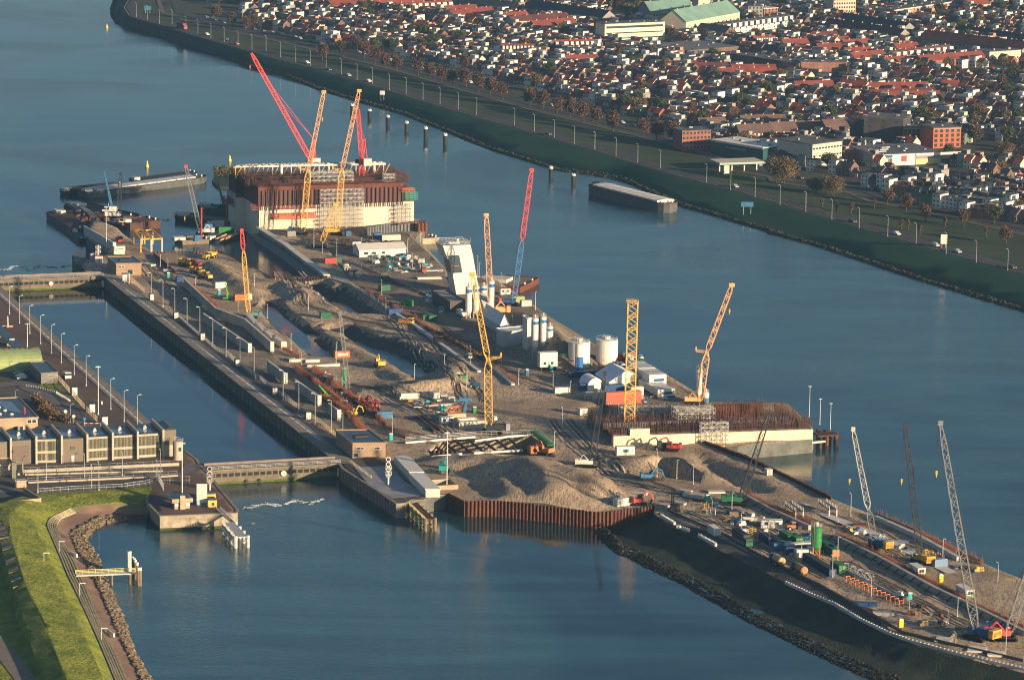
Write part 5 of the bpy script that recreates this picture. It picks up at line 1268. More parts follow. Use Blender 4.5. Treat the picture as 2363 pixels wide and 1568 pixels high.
def brick_house(label, f, x0, x1, yb, yt, dep, wm, wins, roofbox=True):
 a, b = pt(f, x0, yb), pt(f, x1, yb - (x1-x0)*.01); h = top(f, x0, yt, a).z
 o, q, w_ = flat_building(label, [a, b, b + AX*dep, a + AX*dep], h, wm, m_roofd, name="control_building", wins=wins)
 c = (q[0]+q[2])/2
 if roofbox: mb = MB(); mb.box((c.x, c.y, h+.1), (5, 3, .5), YR); mb.build("skylight", m_dark, o)
 return o, q, h
m_tanb = mat("tan_brick", (.33, .235, .155), .9, .15, 1.2)
brick_house("tan brick control building with a dark flat roof right of the near gate", 'G', 945, 1250, 1110, 975, 22, m_tanb, ((.18, 3.1, 1.8, .9), (.3, 3.1, 1.2, .9), (.72, 3.1, 1.4, .9), (.8, 3.1, 1.2, .9), (.1, .3, 2, 1.6)))
brick_house("tan brick control house beside the far gate", 'A', 1072, 1305, 1385, 1280, 18, m_tanb, ((.15, 3.4, 1.5, .9), (.28, 3.4, 1.2, .9), (.55, .2, 2.6, 2.4)))
for i, (x0, y0, x1, y1) in enumerate(((1330, 1160, 1470, 1310), (1470, 1320, 1620, 1470))):
 a, b = pt('G', x0, y0), pt('G', x1, y1); wd = pt('G', x0+130, y0) - pt('G', x0, y0); o = thing("culvert_cover", ("far" if i == 0 else "near") + " stretch of pale ribbed roof slabs on the near head", "cover", a); v = b - a
 mb = MB(); mb.poly([Vector((0,0,0)), v, v + wd, wd], 0, 2.6); mb.build("wall", m_concl, o); n_ = int(v.length/1.0); mb = MB()
 for k in range(14): p = wd*(k/13.) ; mb.beam(p + Vector((0,0,2.7)), p + v + Vector((0,0,2.7)), .35)
 mb.build("roof_rib", m_white, o)
drape(pts('G', 1130, 1190, 1250, 1330, 1480, 1470), 13, .14, flat0, "paving", mat("pale_blue_grey_paving", (.27, .27, .27), .6, .25, .15))
mb = MB(); railing(mb, pts('G', 930, 1155, 1120, 1300), 1.2, 1.5, .12, 2); tag(mb.build("railing", mat("cream_rail", (.55, .5, .36), .6)), "cream railing beside the curved pier wall", "railing")
o = thing("basin", "brown rectangular basin at the foot of the mast on the near head", "basin", pt('G', 1815, 1400), YR); mb = MB()
for c, s_ in (((0,0,0), (8,.5,1.6)), ((0,9,0), (8,.5,1.6)), ((-3.8,4.5,0), (.5,9,1.6)), ((3.8,4.5,0), (.5,9,1.6))): mb.box(c, s_)
mb.build("wall", MATS["tan_concrete_wall"], o)
m_crk0 = mat("black_steel", (.02, .018, .018), .7, .3, .5)
# ============================================================= SITE: sheet piles and concrete walls
V3 = lambda x, y, z=0: Vector((x, y, z))
pile_wall("sheet_pile_wall", pts('I', 215, 745, 375, 825), -7, .5, "short shaded run of sheet piles beside the pier wall", m_rustd)
pile_wall("sheet_pile_wall", pts('I', 375, 825, 680, 822, 1100, 868, 1560, 925, 1740, 920, 2120, 870), -7, .6, "long rust-red sheet pile wall in front of the sand heaps", m_rust, 1.3, .6)
pile_wall("sheet_pile_wall", pts('H', 1100, 940, 1590, 1112, 2361, 1482) , -7, 1.2, "dark sheet pile wall slanting away from the small caisson", m_rustd, 1.3, .6)
pile_wall("sheet_pile_wall", list(reversed(pts('H', 1110, 952, 1590, 1125, 2361, 1495))), -4, 1.2, "landward face of the dark slanting sheet pile wall", m_rustd, 1.3, .5)
pile_wall("sheet_pile_wall", pts('B', 190, 1050, 450, 1180, 680, 1300, 775, 1283, 1200, 1285), -7, .4, "black sheet piles along the left side of the new lock water", m_rustd, 1.4, .6)
pile_wall("sheet_pile_wall", pts('A', 1410, 1185, 1840, 1180, 2040, 1160), -6, .9, "rusty sheet piles closing the basin top left", m_rust, 1.6, .6)
pile_wall("bulkhead", pts('D', 560, 268, 975, 250), -8, .3, "dark steel bulkhead closing the dry end of the new lock", m_crk0, 1.2, .5)
pile_wall("sheet_pile_wall", pts('A', 1420, 1200, 1520, 1280, 1620, 1370), -1, 1.4, "low rusty sheet piles beside the dump trucks", m_rust, 1.5, .5)
pile_wall("sheet_pile_wall", pts('I', 60, 350, 450, 372), -7.5, .2, "deep dark sheet piles of the strutted pit", m_rustd, 1.6, .6)
for lb, ln, z0, z1, th, m in (
  ("long grey concrete wall with a pale end, middle one on the lock island", pts('C', 1705, 110, 2000, 390) + pts('D', 190, 720, 435, 935), 0, 4.0, .6, m_conc),
  ("grey concrete wall left of the long middle wall, behind the quay fence", pts('C', 1885, 430, 2303, 712), 0, 3.6, .6, m_conc),
  ("near left concrete wall running beside the quay road", pts('D', 400, 1110, 560, 1230), 0, 4.2, .6, m_conc),
  ("long pale grey wall beside the rebar trench in the middle of the island", pts('D', 655, 1290, 870, 1440), 0, 4.2, .6, m_conc),
  ("short pale grey wall near the tan brick building", pts('D', 965, 1510, 1052, 1575), 0, 4.2, .6, m_conc),
  ("long white-grey wall at the far head", pts('A', 785, 1010, 1055, 1165), 0, 4.2, .7, m_concl)):
 o = thing("concrete_wall", lb, "wall"); mb = MB(); strip_wall(mb, ln, z0, z1, th); mb.build("wall", m, o)
 e = ln[-1]; d = (ln[-1] - ln[-2]).normalized(); mb = MB(); mb.box((e.x, e.y, 0), (.5, 1.5, z1 + .1), math.atan2(d.y, d.x)); mb.build("lit_end", m_concl, o)  # the sunlit wall end is put into the colour as a paler block
 mb = MB(); strip_wall(mb, [p - V3(0, .15) for p in ln], z1 - .02, z1 + .12, .8); mb.build("coping", m_concl, o)
for i, (x0, y0, x1, y1) in enumerate(((190, 640, 265, 720), (275, 715, 345, 790), (350, 780, 420, 850), (425, 840, 520, 900))):
 o = thing("concrete_wall", "stepped concrete block wall behind the long middle wall, %s block from the far end" % ordn(i), "wall", group="stepped wall blocks"); mb = MB(); strip_wall(mb, pts('D', x0, y0, x1, y1), 0, 2.4, 2.2, side=-1); mb.build("wall", m_concl, o)
W1 = pts('B', 570, 845, 815, 1000, 1010, 1150, 1200, 1288); W2 = pts('D', 975, 262, 1160, 320, 1330, 430, 1515, 555)
o = thing("lock_wall", "tall grey concrete wall along the right side of the new lock", "wall"); mb = MB(); strip_wall(mb, W1, -9, .8, 1.2); mb.build("upper_wall", m_conc, o); mb = MB(); strip_wall(mb, W1, .8, 1.3, 3.0, side=1); mb.build("coping", m_concl, o)
mb = MB(); strip_wall(mb, W2, -9.5, .3, 1.0, side=-1); mb.build("lower_wall", m_conc, o)
mb = MB(); strip_wall(mb, [p - V3(1.6, 1.2) for p in W1], -9, -1.6, 2.2); mb.build("ledge", mat("ledge_conc", (.24, .25, .22), .85, .2, .3), o)
mb = MB(); railing(mb, [p + V3(0, 0, .3) for p in W2], 1.3, 2.2, .1, 3); mb.build("railing", m_steel, o)
for lb, ln, m in (("long pale guide wall beside the haul road right of the pits", pts('D', 1530, 560, 1750, 690, 2361, 1130), m_concl), ("guide wall continuing behind the large yellow crane", pts('E', 620, 1300, 830, 1480), m_concl)):
 o = thing("guide_wall", lb, "wall"); mb = MB(); strip_wall(mb, ln, -.4, .9, 1.4); mb.build("wall", m, o)
m_rebar = mat("rebar_rust", (.16, .06, .035), .8, .35, .8)
def rebar_row(label, ln, h, rows=1, z0=0, step=.55, m=None, off=.5):
 o = tag(rebar(MB(), ln, z0, h, step, .085, rows, off, seed=len(label)).build("rebar_row", m or m_rebar), label, "rebar"); return o
rebar_row("rusty rebar row along the guide wall beside the haul road", pts('D', 1290, 370, 1700, 620, 2361, 1010), 1.8, 2)
rebar_row("rusty rebar row beyond the large yellow crane's upper boom", pts('E', 0, 950, 520, 1240, 840, 1470), 1.8, 2)
rebar_row("rusty rebar along the back of the long middle wall", pts('C', 1730, 80, 2000, 300) , 1.6, 2)
rebar_row("rusty rebar between the middle wall and the brown trench", pts('D', 530, 920, 680, 1000), 1.8, 2)
rebar_row("rebar rows beside the orange container trench, left line", pts('D', 640, 1090, 900, 1290, 1150, 1480), 2.2, 3)
rebar_row("rebar rows beside the orange container trench, right line", pts('D', 800, 1100, 1000, 1260, 1260, 1470, 1400, 1568), 2.2, 3)
rebar_row("dense rusty rebar in the middle of the brown trench", pts('G', 640, 560, 850, 680, 1040, 880), 2.8, 4, -.2)
rebar_row("rusty rebar wall right of the brown trench", pts('G', 900, 540, 1120, 680, 1230, 830, 1440, 930), 2.2, 3)
rebar_row("rusty rebar on the concrete wall near the green crawler crane", pts('J', 1090, 400, 1400, 560, 1720, 690), 1.8, 3)
rebar_row("rusty rebar on the lower long wall behind the green silo", pts('J', 1940, 790, 2361, 1010), 1.9, 3)
rebar_row("rusty rebar on the long wall in front of the blue crane", pts('L', 620, 260, 1000, 430, 1450, 660, 1900, 900, 2361, 1110), 1.9, 3)
rebar_row("rusty rebar on the outer edge wall by the open water", pts('K', 985, 1075, 1340, 1225, 1740, 1420, 1960, 1520), 2.0, 3)
for lb, ln, z1, th in (("low concrete wall with dark buttresses, upper stretch", pts('J', 1085, 440, 1300, 560, 1690, 735), 1.6, 1.0), ("long concrete wall with dark buttresses along the haul road", pts('L', 600, 275, 1000, 470, 1500, 750, 1900, 940, 2361, 1170), 1.8, 1.2), ("pale concrete outer wall along the water's edge", pts('K', 975, 1100, 1340, 1260, 1740, 1480), 1.4, 1.4)):
 o = thing("buttress_wall", lb, "wall"); mb = MB(); strip_wall(mb, ln, 0, z1, th, side=-1); mb.build("wall", m_concl if 'outer' in lb else m_conc, o)
 if 'outer' not in lb:
  q = resample(ln, 6.0)
  for i, p in enumerate(q[:-1]):
   d = (q[i+1] - p).normalized(); nn = V3(d.y, -d.x); mb = MB(); mb.beam(p + nn*.3 + V3(0,0,1.5), p + nn*2.0 + V3(0,0,.1), .25, .4); mb.beam(p + nn*1.9, p + nn*1.9 + V3(0,0,1.0), .2); mb.build("buttress", m_dark, o)
drape(pts('K', 300, 960, 700, 1130, 1000, 1250, 1700, 1600), 4, .3, flat0, "paving", m_concl)
o = thing("pit_frame", "steel struts and white guard beams over the dark pit in front of the large crane", "pit bracing"); Z0 = 0.4
for k in range(8):
 a, b = pt('I', 60 + k*120, 370 - k*3, -.5), pt('I', -90 + k*120, 280 - k*9, -.5); mb = MB(); mb.cyl(a, b, .45, n=8); mb.build("strut", m_rustd, o)
mb = MB();
for (x0,y0,x1,y1) in ((-180,275,460,222),(460,258,800,215),(800,215,1000,205),(60,405,340,378),(450,372,900,345)): mb.beam(pt('I',x0,y0,.6), pt('I',x1,y1,.6), .5, .7)
mb.build("guard_beam", m_white, o); mb = MB(); railing(mb, pts('I', -180, 262, 470, 210, 1000, 196), 1.5, 2, .1, 3); mb.build("railing", m_steel, o)
mb = MB(); a, b = pt('I', 990, 170, .8), pt('I', 1160, 300, .8); mb.beam(a, b, 2.6, .3); o = thing("footbridge", "green footbridge with mesh sides at the right end of the strutted pit", "bridge"); mb.build("deck", m_green, o); mb = MB(); railing(mb, [a, b], 1.4, 1.2, .1, 3); railing(mb, [a + V3(2, 1), b + V3(2, 1)], 1.4, 1.2, .1, 3); mb.build("railing", mat("green_rail", (.05, .2, .14), .5), o)
# ============================================================= BIG CAISSON (far outer lock head)
FL = pt('B', 545, 850); u = AXR.copy(); u = (u + AX*-.02).normalized(); w = AX
def cq(a, b, z=0): return FL + u*a + w*b + V3(0, 0, z)
m_cream = mat("cream_concrete", (.62, .55, .42), .85, .1, .25, .02, 3)
m_form = mat("rust_formwork", (.105, .032, .020), .75, .3, .5, .03, 2)
big = thing("lock_head_caisson", "huge concrete caisson with rust-brown formwork on top, far lock head", "caisson", FL)
rl = lambda ps: [p - FL for p in ps]
mb = MB(); mb.poly(rl([cq(0,0), cq(76,0), cq(76,44), cq(-4,44), cq(-4,27), cq(0,27)]), -7, 11.2); mb.build("concrete_base", m_cream, big)
mb = MB(); mb.poly(rl([cq(-1.2,30), cq(-4.6,30), cq(-4.6,44.6), cq(-1.2,44.6)]), 6, 13); mb.build("side_corbel", m_conc, big)
mb = MB(); mb.poly(rl([cq(-.6,-.6), cq(70,-.6), cq(70,30), cq(-.6,30)]), 11.2, 19.2); mb.build("formwork_lower", m_form, big)
mb = MB(); mb.poly(rl([cq(-.8,-.8), cq(70.4,-.8), cq(70.4,6), cq(-.8,6)]), 18.4, 20.6); mb.build("formwork_collar", m_form, big)
mb = MB(); mb.poly(rl([cq(8,8), cq(64,8), cq(64,34), cq(-2,34), cq(-2,14)]), 19.2, 22.2); mb.build("formwork_middle", mat("rust_formwork_dark", (.05, .02, .016), .8, .4, .4, .05, 2), big)
mb = MB(); mb.poly(rl([cq(-4,30), cq(76,30), cq(76,43), cq(-4,43)]), 11.2, 20.5); mb.build("formwork_back", MATS["rust_formwork_dark"], big)
mb = MB(); mb.poly(rl([cq(70,3), cq(75.6,4), cq(75.6,30), cq(70,30)]), 11.2, 17); mb.build("formwork_right", m_form, big)
for i in range(33):
 mb = MB(); p = cq(1.2 + i*2.15, -1.0) - FL; mb.box((p.x, p.y, 9.4), (.45, .55, 9.2), YR); mb.build("soldier_beam", m_dark, big)
mb = MB()
for i in range(64):
 for j in range(7): p = cq(2.2 + i*1.07, -.66) - FL; mb.box((p.x, p.y, 12 + j*1.0), (.16, .12, .16), YR)
o_ = mb.build("tie_rods", mat("pale_spots", (.45, .35, .3), .6), big); o_['kind'] = 'stuff'
mb = MB()
for r0, (a0, a1, b_, z_, h_) in enumerate(((0, 70, 1, 20.5, 1.6), (4, 66, 9, 22.2, 2.2), (-2, 70, 16, 22.2, 2.6), (-3, 70, 24, 22.2, 2.8), (0, 75, 31, 20.5, 2.5), (-3, 75, 38, 20.5, 3.0), (71, 75, 4, 17, 3), (70, 76, 12, 17, 4))): rebar(mb, rl([cq(a0, b_), cq(a1, b_)]), z_, h_, .55, .13, 1, .4, seed=r0, hz=2)
for r0, a_ in enumerate((-3, 0, 66, 70, 75)): rebar(mb, rl([cq(a_, 6), cq(a_, 42)]), 19, 4.4, .6, .13, 1, .4, seed=20 + r0, hz=2)
o_ = mb.build("rebar_bars", m_rustd, big); o_['kind'] = 'stuff'
m_dummy = 0
o = thing("work_platform", "long white beam platform on posts along the back of the big caisson", "platform"); Bz = 26.5
mb = MB()
for b_ in (26, 28): mb.beam(cq(-6, b_, Bz), cq(68, b_ - 5, Bz), .7, .8)
for b_ in (32,): mb.beam(cq(-2, b_, Bz), cq(68, b_ - 5, Bz), .5, .6)
mb.build("main_beam", m_concl, o)
for i in range(17):
 a_ = -5 + i*4.5; mb = MB(); mb.beam(cq(a_, 26 - i*.3, 20.8), cq(a_, 26 - i*.3, Bz), .45); mb.beam(cq(a_, 26 - i*.3, 20.8), cq(a_ + 3, 26 - i*.3, Bz), .2); mb.build("post", m_yel if i < 4 else m_concl, o)
for i in range(3):
 mb = MB(); p = cq(17 + i*23, 24); mb.cyl((p.x, p.y, 20), (p.x, p.y, 27.4), .8, n=12); mb.build("round_column", m_white, o)
for i in range(22):
 mb = MB(); mb.beam(cq(-5 + i*3.4, 24.5, Bz + .45), cq(-5 + i*3.4, 31, Bz + .45), .35, .3); mb.build("cross_beam", m_concl, o)
def SC(label, f, x, y, nx, ny, nz, z=0, al=0, ac=0, **k):
 o0 = pt(f, x, y) + u*al + w*ac + V3(0,0,z); return scaffold("scaffold", label, o0, AXR, AX, nx, ny, nz, **k)
scaffold("scaffold", "tall grey scaffold tower against the middle of the big caisson", cq(29, -4), u, w, 10, 2, 9, 2.1, 1.6, 2.05, w=.16, seed=4)
scaffold("scaffold", "scaffold on top of the big caisson's middle", cq(26, 5, 20), u, w, 9, 3, 3, 2.4, 2.2, 1.8, w=.15, seed=5)
scaffold("scaffold", "scaffold at the right end of the big caisson", cq(66, -3.5), u, w, 4, 2, 5, 2.0, 1.6, 2.0, w=.15, seed=6)
scaffold("scaffold", "small scaffold on the right shoulder of the big caisson", cq(62, 3, 19), u, w, 3, 2, 3, 1.8, 1.6, 1.7, w=.14, seed=7)
m_plat = mat('platform_red_orange', (.50, .13, .07), .7, .15, .6)
for lb, a0, a1, b_, z_, h_, m in (("orange climbing formwork platform on the left of the big caisson", 6, 27, -2.2, 5.0, 2.6, m_plat), ("orange platform rails just below the formwork", 7, 27, -2.0, 9.6, .9, m_plat), ("orange side platform at the caisson's left corner", -3.5, -.4, .3, 9.5, 2.0, m_plat), ("dark red side gallery on the far left of the caisson", -7.5, -4.8, 31, 7.5, 2.2, mat("gallery_red", (.20, .05, .04), .7)), ("green netted platform at the right end of the big caisson", 71, 77.5, -1.5, 12.0, 3.6, mat("green_net", (.05, .32, .22), .8)), ("small orange platform at the right end of the big caisson", 69, 76, -1.6, 16.0, 1.6, m_plat)):
 o = thing("formwork_platform", lb, "platform"); mb = MB(); dp = 1.6 if a1 - a0 > 4 else 12 if 'gallery' in lb else 2.5
 q = [cq(a0, b_), cq(a1, b_), cq(a1, b_ + dp), cq(a0, b_ + dp)]
 mb.poly(q, z_, z_ + .25); mb.build("deck", m_wood, o); mb = MB(); railing(mb, [p + V3(0,0,z_ + .2) for p in q + q[:1]], h_, 1.4, .16, 4 if h_ > 2 else 2); mb.build("guard_rail", m, o)
 if 'climbing' in lb:
  mb = MB(); strip_wall(mb, q[:2], z_ + .2, z_ + 1.3, .12); mb.build("panel", m, o)
  mb = MB(); mb.poly([cq(a0 + 1, b_ + .9), cq(a1, b_ + .9), cq(a1, b_ + 1.6), cq(a0 + 1, b_ + 1.6)], 7.9, 9.6); mb.build("pale_frame", m_concl, o)  # pale block behind the platform rails
pile_wall("sheet_pile_wall", [pt('B', 1545, 905), pt('B', 1800, 868), pt('B', 2000, 855)], -2, 4.2, "bluish sheet piles at the right foot of the big caisson", mat("blue_grey_steel", (.12, .13, .14), .6, .3, .6), 1.8, .7)
o = thing("pile_cluster", "cluster of thick rusty tube piles right of the big caisson", "piles")
for i in range(5): p = pt('B', 2015 + i*17, 868 - (i % 2)*14); mb = MB(); mb.cyl((p.x, p.y, -7), (p.x, p.y, 4.2), .75, n=12); mb.build("tube_pile", m_rust, o)
mb = MB(); strip_wall(mb, pts('B', 1800, 880, 2010, 850, 2095, 855), 4.0, 4.5, 2.0); mb.build("cap_beam", m_rust, o)
# ============================================================= SMALL CAISSON (near right)
SF = pt('H', 355, 1000); FR_ = pt('H', 2192, 934); u2 = (FR_ - SF).normalized(); w2 = V3(-u2.y, u2.x)
Ls = (FR_ - SF).length
def sq(a, b, z=0): return SF + u2*a + w2*b + V3(0, 0, z)
sm = thing("lock_head_caisson", "low cream caisson with rebar forest on top, near the open water", "caisson", SF); rs = lambda ps: [p - SF for p in ps]
m_creamr = mat("cream_concrete_rust_stained", (.60, .49, .31), .85, 0, .45, .02, 3, col2=(.72, .64, .48))
mb = MB(); mb.poly(rs([sq(0,0), sq(Ls,0), sq(Ls,3), sq(0,3)]), -6.5, 3.6); mb.build("front_wall", m_creamr, sm)
mb = MB(); mb.poly(rs([sq(6,-.15), sq(13.3,-.15), sq(13.3,2), sq(6,2)]), 3.605, 6.0); mb.build("raised_panel", m_creamr, sm)
mb = MB(); mb.poly(rs([sq(.2,3), sq(Ls-.2,3), sq(Ls-.2,40), sq(.2,40)]), -6, 1.6); mb.build("floor_slab", mat("dark_slab", (.13, .12, .12), .9, .35, .3), sm)  # dark grey slab colour with random variation
mb = MB(); mb.poly(rs([sq(0,16), sq(Ls*.5,16), sq(Ls*.5,17), sq(0,17)]), 1.6, 5.0); mb.poly(rs([sq(Ls*.5,20), sq(Ls,20), sq(Ls,21), sq(Ls*.5,21)]), 1.6, 4.4); mb.build("cross_wall", mat("steel_shutter", (.14, .13, .16), .6, .3, .5), sm)
mb = MB(); mb.poly(rs([sq(Ls*.45,33), sq(Ls*.88,33), sq(Ls*.88,34), sq(Ls*.45,34)]), 1.6, 6.6); mb.build("back_wall", m_form, sm)
mb = MB()
for r0, (a0, a1, b_, z_, h_) in enumerate(((0, Ls, 1, 3.6, 3.4), (0, 6, 1, 3.6, 2), (13, Ls, 2.6, 3.6, 4.2), (Ls*.55, Ls, 6, 1.6, 6.5), (0, Ls*.5, 15.5, 1.6, 5.6), (2, Ls*.5, 20, 1.6, 5.6), (0, Ls*.45, 30, 1.6, 4.5), (Ls*.45, Ls*.88, 32, 3, 5), (Ls*.45, Ls*.9, 35, 3, 5.5), (Ls*.8, Ls*.95, 28, 3, 6.5), (Ls*.5, Ls, 19.6, 3.5, 4), (0, Ls*.3, 8, 1.6, 2.5))): rebar(mb, rs([sq(a0, b_), sq(a1, b_)]), z_, h_, .62, .13, 1, .4, seed=40 + r0, hz=2)
for r0, a_ in enumerate((0, Ls - .5, Ls - 3, Ls*.5)): rebar(mb, rs([sq(a_, 2), sq(a_, 38)]), 2, 4.2, .8, .13, 1, .4, seed=60 + r0, hz=1)
o_ = mb.build("rebar_bars", m_rustd, sm); o_['kind'] = 'stuff'
for i in range(34):
 mb = MB(); p = sq(1 + i*2.2, .3 if i % 2 else 15) - SF; mb.beam(p + V3(0,0,1.5), p + V3(0,0,rnd.uniform(7.2, 9)), .22); mb.build("steel_post", m_rustd, sm)
o = thing("storage_tank", "white lying tank on the small caisson", "tank", sq(11.5, 10, 1.6)); mb = MB(); mb.cyl((-2.5, 0, 1.6), (2.5, 0, 1.6), 1.2, n=14); mb.ball((-2.5,0,1.6), 1.2); mb.ball((2.5,0,1.6), 1.2); mb.build("shell", m_white, o); mb = MB(); mb.box((-1.5,0,0), (.4,1.6,.8)); mb.box((1.5,0,0), (.4,1.6,.8)); mb.build("saddle", m_dark, o)
scaffold("scaffold", "tall pale scaffold on the middle of the small caisson", sq(Ls*.38, 19, 1.6), u2, w2, 7, 3, 4, 2.1, 2, 1.7, w=.16, seed=8)
scaffold("scaffold", "scaffold hanging over the front of the small caisson", sq(Ls*.43, -2, -.5), u2, w2, 5, 2, 5, 2.0, 1.5, 1.6, w=.15, seed=9)
scaffold("scaffold", "low wide scaffold behind the small caisson", sq(Ls*.2, 42, 0), u2, w2, 8, 4, 2, 2.2, 2, 1.9, w=.15, seed=10)
o = thing("pipeline", "long cream pipe on piles along the front foot of the small caisson", "pipe"); a, b = pt('H', 1430, 1045, -2), pt('H', 2305, 955, -2); mb = MB(); mb.cyl(a, b, .42, n=10); mb.build("pipe", mat("cream_pipe", (.66, .60, .40), .5, .1, .5), o)
for i in range(12):
 p = a.lerp(b, (i + .6)/12) + w2*1.6; mb = MB(); mb.cyl((p.x, p.y, -8), (p.x, p.y, -2.3), .45, n=8); mb.build("support_pile", m_rust, o)
mb = MB(); mb.beam(a + w2*1.8 + V3(0,0,-.2), b + w2*1.8 + V3(0,0,-.2), 2.2, .5); mb.build("walkway", m_dark, o)
o = thing("pile_cluster", "rusty tube piles and platform at the right corner of the small caisson", "piles")
for i, (x, y) in enumerate(((2240, 975), (2300, 985), (2320, 990), (2345, 985))): p = pt('H', x, y, -5); mb = MB(); mb.cyl((p.x, p.y, -8), (p.x, p.y, .4), .8, n=10); mb.build("tube_pile", m_rust, o)
mb = MB(); c = pt('H', 2310, 890, .4); mb.box((c.x, c.y, .2), (8, 6, .5), YR); mb.build("platform", m_rustd, o)
p = pt('K', 627, 420, -5); o = thing("fender_pile", "single thick pile with a black tyre fender off the small caisson", "pile", p); mb = MB(); mb.cyl((0,0,-4), (0,0,2.6), .95, n=12); mb.build("tyre_sleeve", m_black, o); mb = MB(); mb.cyl((0,0,2.6), (0,0,4.8), .75, n=12); mb.build("shaft", m_rust, o)
for i, (x, yb, yt) in enumerate(((380, 155, -125), (478, 225, -10), (574, 275, 32))):
 p = pt('K', x, yb); h = top('K', x, yt, p).z; r = dup(tall, p, 0, "tall lamp mast on the right corner of the small caisson, the %s of three" % ['left', 'middle', 'right'][i], sc=(.8, .8, h / 20.5)); r['group'] = "lamp masts by the small caisson"
# ============================================================= CONTROL TOWER
tb = pt('E', 290, 640); TH = 21.5
o = thing("control_tower", "white leaning control tower with a large window strip", "tower", tb, 0)
def lean(q0, q1, z0, z1, m, name, par=None):
 mb = MB(); n = len(q0); mb.add([(p.x, p.y, z0) for p in q0] + [(p.x, p.y, z1) for p in q1], [tuple(range(n-1, -1, -1)), tuple(range(n, 2*n))] + [(i, (i+1) % n, (i+1) % n + n, i+n) for i in range(n)]); return mb.build(name, m, par)
U, W_ = AXR, AX
b0 = [U*-.0, U*10.5, U*10.5 + W_*9, W_*9]; sh = U*-4.2 + W_*.5
t1 = [p + sh*.72 for p in b0];
m_tw = mat("tower_white", (.64, .60, .50), .6, .06, .3)
lean(b0, t1, 0, TH*.74, m_tw, "shaft", o)
t0 = [p + sh*.72 for p in (U*-1.2, U*10.6, U*10.6 + W_*11, U*-1.2 + W_*11)]; t2 = [p + sh*1.05 for p in (U*-1.8, U*10.6, U*10.6 + W_*11.5, U*-1.8 + W_*11.5)]
lean(t0, t2, TH*.74, TH, m_tw, "head", o)
lean([p + sh*.42 for p in (U*-.5 - W_*.12, U*4.4 - W_*.12, U*4.4 + W_*8.4, U*-.5 + W_*8.4)], [p + sh*.78 for p in (U*-.6 - W_*.12, U*4.4 - W_*.12, U*4.4 + W_*8.4, U*-.6 + W_*8.4)], TH*.44, TH*.8, m_glass, "window_band", o)
lean([p + sh*.57 for p in (U*.4 - W_*.2, U*3.6 - W_*.2, U*3.6, U*.4)], [p + sh*.6 for p in (U*.4 - W_*.2, U*3.6 - W_*.2, U*3.6, U*.4)], TH*.575, TH*.595, m_red, "red_strip", o)
mb = MB(); q = [p + V3(0,0,TH) for p in t2] ; railing(mb, q + q[:1], 1.5, 1.5, .12, 2); mb.build("roof_railing", m_steel, o)
mb = MB(); c = (t2[0] + t2[2])/2; mb.box((c.x, c.y, TH), (5, 4, .9), YR); mb.cyl((c.x+2, c.y, TH), (c.x+2, c.y, TH+2), .5, n=8); mb.build("roof_plant", m_white, o)
mb = MB()
for k in range(9): p = t2[0].lerp(t2[1], k/8); mb.box((p.x, p.y, TH), (.12, .12, 3.2), 0)
mb.build("antenna", m_steel, o)
p4 = [pt('E', 230, 800), pt('E', 370, 795)]; p4 += [p4[1] + AX*26, p4[0] + AX*26]
flat_building("dark single-storey building with a pale roof edge below the control tower", p4, 4.2, mat("dark_cladding", (.09, .08, .07), .7, .15, .5), mat("grey_gravel_roof", (.26, .25, .23), .9, .12, .5), parap=.5)
# ============================================================= SILOS
bl = mat("band_blue", (.02, .13, .36), .4); SG = "white silos with blue bands"
for i, (x, yb, yt, r, lb) in enumerate(((400, 860, 560, 2.9, "left white silo of the group below the control tower"), (468, 850, 553, 2.7, "white silo with blue band behind the thin yellow boom"), (538, 780, 553, 2.9, "third white silo of the group below the control tower"), (606, 830, 505, 2.9, "tallest white silo of the group, beside the orange boom"))):
 p = pt('E', x, yb); s_ = ppm(p); silo("silo", lb, p, 30 / s_, top('E', x, yt, p).z, m_white, bl, legs=2.4, band=(.80, .9), group=SG, leg_m=m_white)
for x, yb, yt, w_, lb, lg in ((1010, 1240, 850, 31, "left silo of the trio at the batching plant", 5.0), (1085, 1225, 835, 29, "middle silo of the trio at the batching plant", 5.0), (1146, 1215, 925, 32, "short right silo of the trio at the batching plant", 4.4)):
 p = pt('E', x, yb); silo("silo", lb, p, w_ / ppm(p), top('E', x, yt, p).z, m_white, bl, legs=lg, band=(.84, .91), group=SG)
for x, yb, yt, lb in ((1434, 1320, 1068, "left large white storage tank"), (1690, 1280, 1050, "right large white storage tank")):
 p = pt('E', x, yb) + AX*2; silo("storage_tank", lb, p, 101 / ppm(p), top('E', x, yt, p).z, m_white, None, cone=False, group="large white tanks", n=28, cap_m=m_white)
p = pt('E', 1418, 1350); silo("silo", "white silo with blue lower half in front of the left tank", p, 38 / ppm(p), top('E', 1418, 1085, p).z, m_white, low_m=bl, low_h=top('E', 1418, 1210, p).z)
p = pt('H', 1140, 600); silo("silo", "slim white silo behind the orange luffing crane", p, 29 / ppm(p), top('H', 1140, 270, p).z, m_white, legs=3)
p = pt('H', 1206, 600); silo("storage_tank", "white tank with a blue lower part right of the orange crane", p, 29 / ppm(p), top('H', 1206, 495, p).z, m_white, low_m=m_lblue, low_h=2.1)
p = pt('J', 1762, 985); silo("silo", "tall green silo with a red-orange leg frame", p, 50 / ppm(p), top('J', 1762, 695, p).z, m_green, legs=top('J', 1762, 900, p).z, leg_m=m_oran, cap_m=m_white, n=24)
p = pt('D', 1098, 1255); silo("silo", "small green silo with an orange cone in the middle of the island", p, 28 / ppm(p), top('D', 1098, 1098, p).z, m_green, legs=3.4, leg_m=mat("green_legs", (.15, .35, .2), .5), cap_m=m_green)
